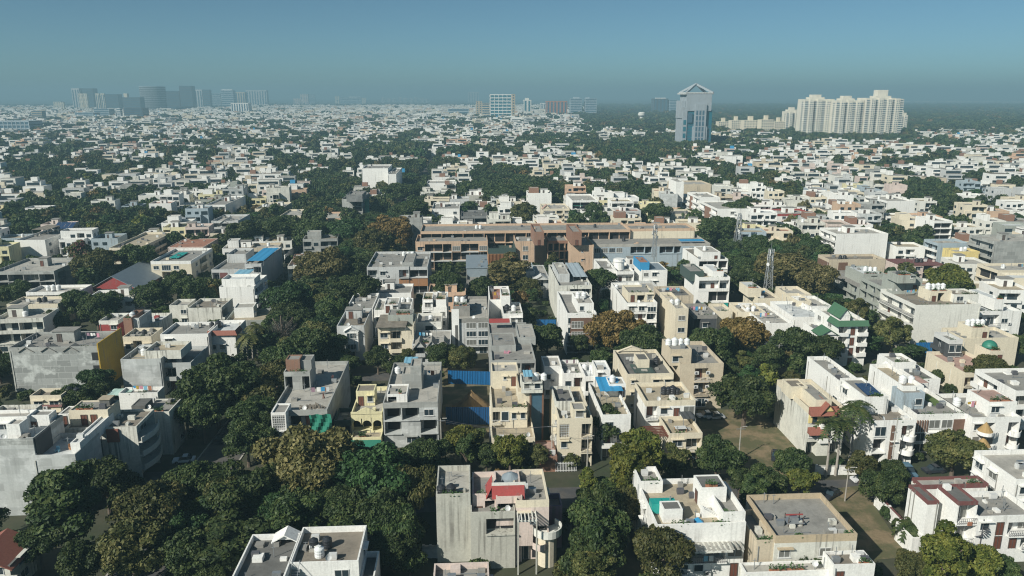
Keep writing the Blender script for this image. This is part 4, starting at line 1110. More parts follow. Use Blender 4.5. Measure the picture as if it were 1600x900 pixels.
h = hs("the white house with a black and a white tank", "narrow white house with a black and a white tank on top", (786, 490, 817, 472, 9.2), roof='rgrey', front='PWW', left='PPP'); h.tanks(0, .25, .5, 1, 'tankb'); h.tanks(0, .6, .5, 1)
h = hs("the tall narrow white-walled house", "tall narrow white house with dark front balconies beside the golden tree", (886, 489, 932, 455, 12.0), par='white', roof='rgrey', front='GP/GG/BB/HH', nf=4, left='PPPP', bal='rail', acc='dark', front_wall='dark')
h.box("cladding", 1.0, h.W - 1.0, -.1, -.02, 4.2, 10.6, 'brown'); 
for k in range(2): window_on(h.root, h.W * .36, -.11, 4.7 + 3.0 * k, 3.2, 2.0, 0, 'frame', 'glasscurtain', False)
h.b(903, 474, 928, 456, 14.0, 10.9, roof='rlight', front='WP', ph=.15, nf=1); h.tanks(1, .2, .5, 2)
h = hs("the streaked white house behind it", "pale streaked tall house with cluttered roof terraces behind the narrow white one", (873, 446, 925, 413, 12.6), wall='oldwhite', roof='rgrey', front='PBB/PPP', nf=4, left='PPPP'); h.b(872, 428, 890, 410, 14.5, 11, wall='lgrey', roof='rlight', front='P', ph=.3, nf=1); h.sheet("roof_sheet", 0, .55, 1.0, .3, 1.0, 1.5, 'bluegrey'); h.clutter(0, 4)
h = hs("the white balconied house with red washing", "white house with a red covered roof chair and long balconies", (979, 473, 1027, 441, 11.0), roof='rlight', front='WWG/BBB/WWW/BBB', nf=4, left='PPP', bal='solid', proj=.4); h.b(982, 457, 1022, 445, 13.0, 10, wall='cream', roof='rgrey', front='DHW', ph=.6, nf=1); h.tanks(0, .1, .8, 1); h.clutter(0, 4)
HC18 = h
h = hs("the narrow cream house with stacked windows", "narrow cream house with four stacked windows and a grey side", (1056, 482, 1076, 456, 11.5), wall='cream', roof='rlight', front='W/W/W', nf=3, left='PPP', shade=False); h.b(1036, 462, 1084, 447, 10.8, wall='beige', roof='rdark', front='PP'); h.tanks(0, .2, .4, 2); 
h = hs("the white office-like house with a green awning", "white three-storey house with ribbon windows and green awning", (1092, 433, 1141, 416, 12.4), roof='rbeige', front='BBB/PHH/XXX', acc='teal', nf=3, left='PPP', bal='solid', proj=.1); h.b(1078, 424, 1100, 412, 13.4, 10, roof='rgrey', wall='greensteel', front='P', ph=.3, nf=1); h.b(1114, 424, 1131, 413, 14.2, 11, roof='rwhite', front='P', ph=.2, nf=1); h.tanks(0, .6, .4, 1)
h = hs("the white house with an open dark top floor", "white house with dark open top floor right of the lattice mast", (1092, 405, 1138, 387, 10.5), roof='rbrown', front='HHH/PPP', left='PPP', par='white', ph=.5, nf=3); h.b(1098, 394, 1126, 385, 13.0, 9.5, roof='rlight', front='PD', ph=.2, nf=1); h.tanks(1, .3, .4, 1)
h = hs("the dark clad house", "small dark-clad house between cream neighbours, above the olive tree", (1084, 492, 1121, 474, 8.6), wall='dark', par='rgrey', roof='rgrey', front='HWP', left='PP'); h.b(1121, 486, 1145, 474, 8.0, wall='cream', roof='rlight', front='P'); h.clutter(0, 6)
h = hs("the grey-framed modern house", "modern grey house with white picture-frame window and wood cladding", (573, 417, 639, 393, 10.4), wall='lgrey', par='lgrey', roof='rgrey', front='BWPB/PWPX', acc='wood', nf=3, right='PPP', bal='rail')
h.box("picture_frame", h.W * .36, h.W * .56, -1.1, -.8, 1.0, 6.4, 'frame'); h.box("picture_pane", h.W * .38, h.W * .54, -1.14, -1.1, 1.3, 6.1, 'glassdark')
h.b(639, 417, 668, 393, 10.2, wall='lgrey', roof='rgrey', front='HH/XX/HH', acc='wood', nf=3, right='PPP'); h.tanks(0, .75, .85, 3); h.clutter(0, 4); h.b(628, 410, 646, 396, 11.8, 9.4, wall='concrete', roof='rgrey', front='P', ph=.3, nf=1)
h = hs("the grey house with a blue tin roof", "small grey house with ribbed blue tin roof before the brick school", (729, 437, 761, 421, 7.0), wall='rgrey', roof='rgrey', front='XHP/PPH', acc='dconcrete'); h.b(729, 418, 762, 398, 9.6, wall='greymetal', roof='greymetal', front='P', ph=0)
h = hs("the small grey gabled house", "small grey-white house with gabled porch right of the bamboo-like tree", (833, 434, 858, 414, 7.5), wall='lgrey', roof='rlight', front='PBP', ph=.3); h.gable(0, h.W, -1.5, 3, 7.1, 1.6, 'lgrey', ov=.4); h.b(822, 424, 836, 410, 9.0, wall='bluegrey', roof='rgrey', front='P')
h = hs("the white house with green-framed roof", "white house with grey-green glazed roof and blue-and-red shed on top", (1003, 422, 1043, 410, 9.4), roof='greymetal', front='WWP', left='PPP', ph=.2); h.b(1000, 410, 1015, 400, 12.0, 9, wall='tarp', roof='rterra', front='P', ph=.2, nf=1)
h = hs("the house with a round white roof room", "white house with a drum-shaped white roof room beside the school", (964, 424, 991, 410, 8.5), roof='rlight', front='BB', bow=True); MB().cone(h.W * .35, h.D * .5, 7.5, 11.6, 1.9, 1.9, 18).cone(h.W * .35, h.D * .5, 10.6, 10.9, 2.2, 2.2, 18).build("round_room", 'white', h.root); h.b(940, 420, 962, 404, 9, roof='rgrey', front='PP')

# ---- right cluster
h = hs("the blank beige wall house with red tiles", "house with long blank beige side wall and red tiled roofs behind palms", (1264, 638, 1322, 592, 10.2), wall='oldwhite', par='cream', roof='rbrown', front='WBW/WBW/BPB', nf=3, left='PPPPP', balmat='white')
h.skirt(0, h.W * .8, 0, 10.6, 1.5, 1.3, 'redtile', 'f'); h.skirt(0, h.W * .5, -.3, 6.4, 1.2, 1.3, 'redtile', 'f'); h.gable(h.W * .3, h.W * .62, -1.0, 3, 10.0, 1.6, 'redtile', wall='yellow')
h.box("arch_wall", .1, h.W * .7, -.2, -.02, 7.2, 9.2, 'yellow'); window_on(h.root, 1.3, -.2, 7.3, 1.0, 1.6, 0, 'framedark', 'glassdark', False); window_on(h.root, 3.6, -.2, 7.3, 1.0, 1.6, 0, 'framedark', 'glassdark', False)
h.b(1236, 604, 1262, 592, 12.0, 9.3, wall='cream', roof='rbrown', front='P', ph=.3, nf=1); h.b(1275, 625, 1300, 598, 11.8, 9, wall='cream', roof='rgrey', front='PP', ph=.3, nf=1)
h = hs("the white house with rounded balconies", "white three-storey house with rounded balconies behind the palms", (1367, 657, 1432, 602, 9.6), par='white', roof='rbrown', front='GwB/HwB/HwB', bow=True, nf=3, left='WWPP'); h.box('brown_strip', h.W * .42, h.W * .5, -.12, -.02, .2, 8.6, 'brown'); h.b(1352, 620, 1389, 590, 12.4, roof='rgrey', front='PP', ph=.5, left='WP'); h.b(1318, 600, 1352, 556, 11.0, roof='rgrey', front='PP', left='PP'); h.sheet("solar_heater", 1, .2, .85, .1, .6, .5, 'solar', slope=.4, posts=False); h.clutter(0, 3); h.clutter(2, 5)
h = hs("the white house with a maroon corner", "white and maroon modern house with roof garden furniture and green lawn", (1433, 647, 1511, 606, 9.0), roof='rgrey', front='SGGX/GWGX/HHWP', acc='brown', nf=3, par='white', bal='rail'); h.b(1411, 603, 1444, 568, 12.4, roof='rbeige', front='P', left='PPP', nf=4); h.b(1411, 614, 1446, 603, 11.6, 8, wall='bluegrey', roof='rgrey', front='PW', ph=.3, nf=1)
h.box("roof_lawn", h.W * .72, h.W * .95, h.D * .45, h.D * .9, h.blocks[0][6], h.blocks[0][6] + .1, 'lawn'); h.clutter(0, 10); h.tanks(1, .5, .3, 2, gap=1.8)
h.sheet("roof_shade", 0, .55, 1.0, .95, 1.25, 2.3, 'rpink')
h = hs("the ornate white house with cone roofs", "ornate white house with curved balconies, brown cone roofs and a round tank", (1520, 652, 1596, 614, 9.0), roof='rgrey', front='WBPB/WBPB/PBPP', nf=3, bow=True, left='WWPP', right='WP'); h.b(1546, 628, 1590, 608, 11.2, 8, roof='rpink', front='WP', ph=.2, nf=1); h.tanks(0, .2, .65, 1, raised=False)
for k in (0, 1): MB().cone(2.2, -1.0, 3.6 + 3.1 * k, 5.4 + 3.1 * k, 1.4, .03, 12).build("cone_roof", 'coneb', h.root); MB().cone(2.2, -1.0, 2.9 + 3.1 * k, 3.6 + 3.1 * k, 1.5, 1.5, 14).build("round_balcony", 'white', h.root)
h = hs("the white long house with dark roof strips", "long white house with dark roof strips just beyond the rounded balconies", (1432, 592, 1470, 553, 8.6), roof='rdark', front='WP', left='PPP'); h.b(1396, 566, 1432, 552, 10.2, roof='rlight', front='PP', ph=.6); h.gable(-5, -1.5, 2, 7, 9.0, 1.3, 'white'); h.clutter(0, 4)
h = hs("the dark and cream terrace house", "cream house with dark glass tower, brown terrace and green dome", (1508, 582, 1574, 548, 6.2), wall='cream', roof='rpink', front='BHHB/HHBB', nf=2, bal='rail'); h.b(1484, 531, 1505, 519, 10.0, wall='dark', par='frame', roof='rgrey', front='GG/GG/HH', nf=3, left='BBB', frame='frame'); h.b(1506, 528, 1592, 511, 8.6, wall='cream', roof='rlight', front='PPPP'); h.b(1519, 512, 1547, 502, 11.4, 8, wall='cream', roof='rlight', front='PD', ph=.3, nf=1); h.b(1547, 548, 1569, 537, 8.8, 5.5, wall='cream', roof='rlight', front='PD', ph=.3, nf=1)
q = h.blocks[4]; b = MB()
for i in range(6): b.cone((q[0] + q[1]) / 2, (q[2] + q[3]) / 2, 8.9 + 1.7 * math.sin(R(15 * i)), 8.9 + 1.7 * math.sin(R(15 * (i + 1))), 1.75 * math.cos(R(15 * i)), 1.75 * math.cos(R(15 * (i + 1))) + .01, 18, 0, False)
b.build("dome", 'domegreen', h.root, True); h.tanks(3, .15, .5, 4, gap=1.3); h.clutter(2, 5)
h = hs("the planted white balconies at the right edge", "white house with planted balconies cut by the right edge", (1588, 610, 1680, 575, 9.6), roof='rgrey', front='BBB', left='BBP', nf=3); h.clutter(0, 3)
h = hs("the big cream blind wall", "big four-storey house with blind cream wall and a planted roof terrace", (1431, 476, 1533, 450, 12.4), wall='offwhite', roof='rbrown', front='PPPPP', left='BBB', nf=4, bal='rail'); h.b(1455, 455, 1488, 447, 14.6, 11, wall='cream', roof='rlight', front='DHP', ph=.3, nf=1); h.b(1491, 460, 1530, 451, 13.9, 11, wall='offwhite', roof='rbrown', front='WP', ph=.5, nf=1); h.tanks(1, .2, .6, 4, gap=1.5); h.clutter(0, 4)
h = hs("the bare grey-green house with a roof tank room", "bare grey-green house with open side floors and a tall roof tank room", (1394, 455, 1441, 432, 12.4), wall='greygreen', par='greygreen', roof='rgrey', front='PPP', left='OBOB', nf=4); h.b(1398, 436, 1442, 428, 15.6, 11.5, wall='greygreen', roof='rgrey', front='PD', ph=.6, nf=1); h.b(1404, 430, 1432, 423, 17.5, 15, wall='greygreen', roof='rgrey', front='Pw', ph=.2, nf=1)
h = hs("the dark stacked-terrace house", "dark house with stacked planted terraces beside the narrow lane", (1344, 445, 1392, 422, 9.6), wall='greygreen', par='rgrey', roof='rgrey', front='HHW/BBB', left='BBB', nf=3, bal='solid'); h.b(1350, 428, 1384, 415, 12.4, 8.6, roof='rwhite', front='WBW', ph=.4, nf=1); h.tanks(1, .5, .5, 3)
h = hs("the white house with green tiled roofs", "white house with green tiled roof bands and gables, three balconied floors", (1311, 503, 1357, 480, 12.2), roof='rlight', front='BDB/BDB/BDB/PDP', nf=4, left='WW', balmat='white'); h.skirt(0, h.W, 0, 12.6, 1.4, .9, 'greentile', 'fl', 5); h.gable(1.5, h.W * .55, 2.5, 9, 13.2, 2.0, 'greentile', wall='white'); h.box("attic", 1.6, h.W * .55 - .1, 2.6, 8.9, 11.2, 13.2, 'white'); h.b(1283, 522, 1308, 503, 9.0, roof='rgrey', front='WP/WW'); q = h.blocks[1]; h.gable(q[0] - .3, q[1], q[2] - .5, q[2] + 4, 9.0, 1.4, 'greentile', wall='white')
h = hs("the white flat house with a roof railing", "low white house with railed roof terrace above dark round trees", (1194, 505, 1240, 473, 8.4), roof='rlight', front='PPP/WGW', left='PPP'); h.b(1240, 495, 1292, 470, 8.6, roof='rwhite', front='PPWP'); h.b(1158, 487, 1196, 472, 8.6, wall='cream', roof='rbeige', front='PP', left='PP'); h.tanks(0, .1, .7, 2); h.clutter(0, 6); h.clutter(1, 5); h.b(1246, 470, 1268, 458, 9.5, wall='cream', roof='rlight', front='P', ph=.8)
h = hs("the cream house under the right mast", "cream house with a white cabin below the lattice mast by the olive tree", (1185, 466, 1220, 450, 8.4), wall='cream', roof='rbrown', front='PP', left='PP'); h.b(1170, 450, 1190, 440, 11, 8, roof='rwhite', front='P', ph=.1, nf=1)
h = hs("the cream stair house", "cream house with an outside roof stair left of the green tiled roofs", (1232, 460, 1268, 447, 8.8), wall='cream', roof='rlight', front='PW'); h.b(1262, 478, 1300, 462, 9.0, wall='white', roof='rlight', front='WP', left='WW')

# ---- middle distance one can name
h = hs("the white four-storey block with brick strips", "white four-storey block with brick-clad corner, facing the mast", (1121, 326, 1178, 313, 13.0), roof='rlight', front='PPWP', left='BXB', acc='brick', nf=4, lod=0) if False else hs("the white four-storey block with brick strips", "white four-storey block with brick-clad corner, facing the lattice mast", (1121, 326, 1178, 313, 13.0), roof='rlight', front='PPWPPW', left='BXB', acc='brick', nf=4)
h.b(1092, 308, 1125, 300, 14, roof='rlight', front='PP', left='BXBB', acc='brick', nf=4); h.stair(0, .7, .6)
h = hs("the white house with a red roof band", "long white house with a red band under its roof and small arches", (1210, 334, 1272, 326, 9.0), roof='rlight', front='PWWWWW', par='red', ph=1.0); h.stair(0, .6, .7, 6, 3)
h = hs("the yellow terrace house", "yellow house with stepped balconies beside the dark mast trees", (1160, 358, 1202, 351, 8.0), wall='paleyellow', roof='rlight', front='BBB/BWB', balmat='paleyellow'); h.stair(0, .4, .6, 5, 4)
h = hs("the long plain white wall", "big house with a long plain white wall and side balconies", (1307, 365, 1388, 355, 12.2), roof='rlight', front='PPPPP', left='BBB', nf=4, bal='rail'); h.stair(0, .4, .6, 4, 4); h.tanks(0, .3, .7, 2)
h = hs("the white house with long side balconies", "white three-storey house with dark side balconies and a green tank", (1386, 314, 1430, 305, 12.0), roof='rlight', front='PPP', left='BBB', nf=3); h.tanks(0, .2, .6, 1); h.stair(0, .7, .7)
h = hs("the white house with three dark window bands", "white house whose front is three dark window bands", (1460, 345, 1489, 337, 12.5), roof='rlight', front='HH/HH/HH', left='PP', nf=4); h.stair(0, .3, .6)
h = hs("the grey blind gable near the right edge", "tall house with white front and long grey blind wall, at the right edge", (1554, 377, 1640, 366, 13.5), wall='concrete', roof='rlight', front='PPPP', left='BB', nf=4); h.stair(0, .4, .6)
h = hs("the yellow blind wall", "plain bright yellow wall of a small house above pale ruins", (1492, 393, 1531, 387, 8.5), wall='yellow', roof='rlight', front='PP'); h.tanks(0, .6, .7, 2)
h = hs("the grey blind wall beside the yellow one", "small white balconied house with a long grey blind wall", (1466, 380, 1516, 373, 9.5), wall='bluegrey', roof='rlight', front='PPPP', left='BB', balmat='white')
h = hs("the brown and beige striped wall", "house whose blind wall is striped white, brown and beige", (1296, 405, 1384, 397, 10.5), wall='beige', roof='rbrown', front='PXPPPP', acc='brown', left='XX'); h.tanks(0, .3, .5, 2, 'tankb')
h = hs("the low maroon-roofed pavilion", "low pink house under a wide flat maroon-brown roof", (1410, 414, 1476, 404, 6.0), wall='pink', roof='maroon', ph=0, front='HWHW'); h.tanks(0, .5, .4, 2, 'tankb')
h = hs("the peach-white wall at the right edge", "broad pale peach house with ruined terraces at the right edge", (1560, 422, 1640, 411, 8.5), wall='cream', roof='rlight', front='PPP', left='HH'); h.tanks(0, .35, .6, 1)
h = hs("the white house with a hooded roof", "white house with hooded stair roof and blue-grey terrace right of the blind cream wall", (1530, 486, 1597, 462, 8.4), roof='rwhite', front='BBWP/BPWP', left='BB', bal='rail'); h.b(1555, 468, 1570, 452, 11.4, 8, roof='rwhite', front='P', ph=.1, nf=1)
h = hs("the cream block with a dark doorway strip", "cream two-storey block with one tall dark window strip", (1043, 334, 1087, 327, 9.0), wall='cream', roof='rdark', front='PGP/PGP', right='PP'); h.clutter(0, 3)
h = hs("the beige blind block with white pillar", "beige blind-walled block with a white pillar rising behind", (1057, 288, 1112, 282, 11.5), wall='beige', roof='rlight', front='PPPP', left='BB'); h.b(1057, 284, 1069, 279, 20, 8, wall='white', roof='rlight', front='P', ph=.2)
h = hs("the cream house with pink roof corner", "cream two-storey house with long balconies and a pink gable", (849, 326, 890, 318, 9.0), wall='cream', roof='rlight', front='BWBW/BWBW', balmat='cream'); h.gable(-.2, 4, 1, 5, 9, 2, 'rpink')
h = hs("the white house with a green curtain", "white house with a green sheet hanging from its open top floor", (894, 313, 935, 303, 13), roof='rlight', front='HHH/BBB/PWP', nf=3); h.sheet("green_sheet", 0, .05, .4, -.05, .02, -2.0, 'greennet', posts=False); h.b(910, 330, 938, 322, 8, roof='rlight', front='WW')
h = hs("the white stacked box house", "bright white stacked house just before the brick school", (675, 326, 718, 316, 10.0), roof='rgrey', front='WPW/PBP/WGW', nf=3); h.vol(3, 12, -3, -.02, 6.2, roof='rlight', front='WW'); h.stair(0, .3, .6)
h = hs("the dark galleried house", "dark two-storey house with long white-edged galleries", (720, 338, 762, 328, 8.5), wall='dconcrete', roof='rdark', front='HHHH/BBBB', balmat='offwhite')
h = hs("the plain white house on the avenue side", "plain white house with flat front beside the avenue tree mass", (667, 286, 711, 281, 9.5), roof='rlight', front='PPwP'); h.b(672, 302, 710, 297, 7.5, wall='offwhite', roof='rlight', front='WBW')
h = hs("the stained beige house with stepped roofs", "stained beige house with stepped white roof rooms left of the great dark tree", (727, 306, 763, 299, 8.5), wall='stained', roof='rlight', front='PPP'); h.stair(0, .3, .6, 6, 4, 3, 'white'); h.stair(0, .8, .5, 4, 4, 4, 'white')

# ---- the brick school
sc = hs("the brick school", "long brick school block with concrete bands and open corridors", (649, 377, 762, 366, 12.0), name="school", cat="school", wall='sand', par='sand', roof='rgrey', front='WHHHGHHG/HHHHHHHH/HHHHHHHH', nf=3, balmat='lgrey', rec=2.0)
sc.b(806, 377, 836, 366, 12.0, wall='sand', roof='rgrey', front='PGP/PGP/PPP', nf=3); sc.b(856, 376, 892, 366, 11.6, wall='sand', par='brick', roof='rgrey', front='OOOO/OOOO/OOOO', nf=3)
sc.b(892, 383, 928, 366, 11.5, wall='sand', roof='rgrey', front='PwP', nf=3); sc.b(928, 381, 1110, 366, 10.6, wall='bluegrey', par='rlight', roof='rgrey', front='GGGGPHHHPHHHPGGG/PPPPPPPPPPPPPPPP', nf=3)
sc.b(836, 374, 858, 366, 11.0, wall='beige', roof='rgrey', front='P', nf=3)
sc.b(657, 360, 985, 349, 14.0, wall='sand', par='sand', roof='rgrey', front='HHHHHHHHHHHHHHHHHHHH', nf=3); sc.b(985, 357, 1086, 349, 14.0, wall='cream', par='sand', roof='rgrey', front='PPPP')
for a_, c_ in ((835, 850), (894, 909)): sc.b(a_, 362, c_, 350, 17.5, 12, wall='brick', roof='rgrey', front='D', nf=1, ph=.8)
sc.b(763, 388, 806, 371, 9.5, wall='wood', par='greensteel', roof='greensteel', front='SSSSS', acc='wood', nf=1, ph=2.0)
sc.box("blue_roof", sc.blocks[4][1] - 12, sc.blocks[4][1] - 2, -1.5, 3, 11.2, 11.35, 'tarp')
sc.tanks(6, .265, .6, 2); sc.tanks(6, .76, .6, 2, 'tankb', gap=8); sc.tanks(4, .3, .5, 1, 'tankb')
for h in HOUSES:
    lived_in(h); h.finish()
NEAR = list(HOUSES)
# ------------------------------------------------------------------ trees
def mesh_np(name, V, mat, k=4):
    V = np.ascontiguousarray(V, dtype=np.float32)
    n = len(V); f = n // k
    me = bpy.data.meshes.new(name)
    me.vertices.add(n); me.vertices.foreach_set("co", V.ravel())
    me.loops.add(n); me.loops.foreach_set("vertex_index", np.arange(n, dtype=np.int32))
    me.polygons.add(f); me.polygons.foreach_set("loop_start", np.arange(0, n, k, dtype=np.int32))
    me.materials.append(M['leaf_' + mat])
    me.update(calc_edges=True)
    return me
def leaf_quads(C, N, size, rg, aspect=.62, droop=0.0):
    n = len(C)
    T = rg.normal(size=(n, 3)); 
    if droop: T = T * (1 - droop) + np.array([0, 0, -1.0]) * droop * 2
    T -= N * (T * N).sum(1, keepdims=True); T /= np.linalg.norm(T, axis=1, keepdims=True) + 1e-6
    B = np.cross(N, T)
    s = size * rg.uniform(.6, 1.35, (n, 1))
    V = np.empty((n, 4, 3))
    V[:, 0] = C - T * s; V[:, 1] = C + B * s * aspect; V[:, 2] = C + T * s; V[:, 3] = C - B * s * aspect
    return V.reshape(-1, 3)
KINDS = {  # crown radius, crown centre height, crown half height, lumps, leaves, leaf size, lump radius share
    'round': (4.5, 6.0, 4.2, 60, 14000, .28, .27), 'broad': (6.0, 6.4, 4.4, 90, 19000, .30, .22), 'tall': (3.2, 7.2, 5.9, 56, 12500, .27, .31),
    'cone': (2.6, 6.6, 5.8, 40, 6000, .30, .26), 'droop': (4.6, 6.4, 4.6, 50, 9500, .42, .27), 'bush': (2.0, 1.7, 1.5, 22, 2600, .24, .36), 'bare': (3.6, 6.8, 3.6, 30, 1, .3, .3), 'airy': (4.4, 7.0, 3.8, 34, 5200, .34, .24)}
def crown_np(kind, seed):
    R0, cz, hz, nl, nq, ls, lr = KINDS[kind]
    rg = np.random.default_rng(seed)
    D = rg.normal(size=(nl, 3)); D /= np.linalg.norm(D, axis=1, keepdims=True)
    D[:, 2] = np.where(D[:, 2] < -.55, -D[:, 2] * .6, D[:, 2])
    rad = rg.uniform(.45, 1.0, (nl, 1)) ** .6
    an = np.arctan2(D[:, 1], D[:, 0])
    wob = (1 + .2 * np.sin(an * 3 + seed) + .14 * np.sin(an * 5 + seed * 2.3) + .12 * np.sin(D[:, 2] * 6 + seed))[:, None]
    LC = D * rad * np.array([R0, R0, hz]) * (1 - lr * .75) * wob
    if kind == 'cone':
        t = (LC[:, 2] / hz + 1) / 2
        LC[:, :2] *= (1.1 - t)[:, None]
    LR = R0 * lr * rg.uniform(.45, 1.5, nl)
    pw = LR ** 2; pw /= pw.sum()
    li = rg.choice(nl, nq, p=pw)
    N = rg.normal(size=(nq, 3)); N /= np.linalg.norm(N, axis=1, keepdims=True)
    N[:, 2] = np.where((N[:, 2] < 0) & (rg.random(nq) < .6), -N[:, 2], N[:, 2])
    C = LC[li] + N * (LR[li] * rg.uniform(.72, 1.06, nq))[:, None] * np.array([1, 1, .85])
    NN = N * .8 + rg.normal(size=(nq, 3)) * .55
    NN /= np.linalg.norm(NN, axis=1, keepdims=True)
    C[:, 2] += cz
    return leaf_quads(C, NN, ls, rg, .38 if kind == 'droop' else .62, .6 if kind == 'droop' else 0)
def twigs_np(seed):
    R0, cz, hz = KINDS['bare'][:3]
    rg = np.random.default_rng(seed); V = []
    for i in range(1500):
        d = rg.normal(size=3); d /= np.linalg.norm(d); d[2] = abs(d[2]) * 1.1 - .15
        a = np.array([0, 0, cz - 3.2]) + d * np.array([R0, R0, hz * 1.5]) * rg.uniform(.2, .8)
        e = a + (d + rg.normal(size=3) * .5) * rg.uniform(.5, 1.3)
        q = np.cross(e - a, rg.normal(size=3)); q = q / (np.linalg.norm(q) + 1e-6) * .035
        V += [a - q, a + q, e + q * .4, e - q * .4]
    return np.array(V)
def trunk_mesh(kind):
    def fn():
        R0, cz, hz = KINDS[kind][:3]
        rr = random.Random(len(kind)); b = MB(); h0 = max(.4, cz - hz * .55)
        r0 = .07 * R0
        b.cone(0, 0, 0, h0 * .5, r0 * 1.25, r0 * .95, 8, 0, False).cone(0, 0, h0 * .5, h0, r0 * .95, r0 * .75, 8, 0, False)
        for i in range(7):
            a = i * 2.4; e = Vector((math.cos(a) * R0 * .6, math.sin(a) * R0 * .6, cz + rr.uniform(-.2, .45) * hz)); p = Vector((0, 0, h0 * rr.uniform(.8, 1)))
            m_ = (p + e) / 2 + Vector((0, 0, hz * .12))
            b.bar(p, m_, r0 * .9).bar(m_, e, r0 * .55)
        b.bar((0, 0, h0 - .1), (0, 0, cz + hz * .5), r0 * .9)
        return b.mesh("trunk", 'bark')
    return cached(('trunk', kind), fn)
def crown_mesh(kind, mat, v):
    if kind == 'bare': return cached(('crown', kind, mat, v), lambda: mesh_np("crown", twigs_np(v), mat))
    return cached(('crown', kind, mat, v), lambda: mesh_np("crown", crown_np(kind, v * 7 + len(kind)), mat))
TREES = []
def tree(kind, mat, x, y, rad, hgt, label=None, group="trees among the houses", z=0.0, cat="tree"):
    R0, cz, hz = KINDS[kind][:3]
    H0 = cz + hz
    o = thing("tree" if kind != 'bush' else "shrub", label, cat, (x, y, z), rnd.random() * 6.28, group)
    o.scale = (rad / R0, rad / R0, hgt / H0)
    link("trunk", trunk_mesh(kind), o)
    link("crown", crown_mesh(kind, mat, rnd.randrange(3)), o)
    TREES.append((o, kind, mat, x, y, rad, hgt))
    return o
def tree_px(kind, mat, px, py, rpx, label, hf=1.0):
    H0 = KINDS[kind][1] + KINDS[kind][2]
    zc, r = 6.0, 4.0
    for _ in range(4):
        p = P(px, py, zc)
        dist = (p - Vector((0, 0, CAM_H))).dot(FW)
        r = rpx / FPX * dist
        hgt = r / KINDS[kind][0] * H0 * hf
        hgt = min(max(hgt, 2.5), 16)
        zc = hgt * KINDS[kind][1] / H0
    return tree(kind, mat, p.x, p.y, r, hgt, label)
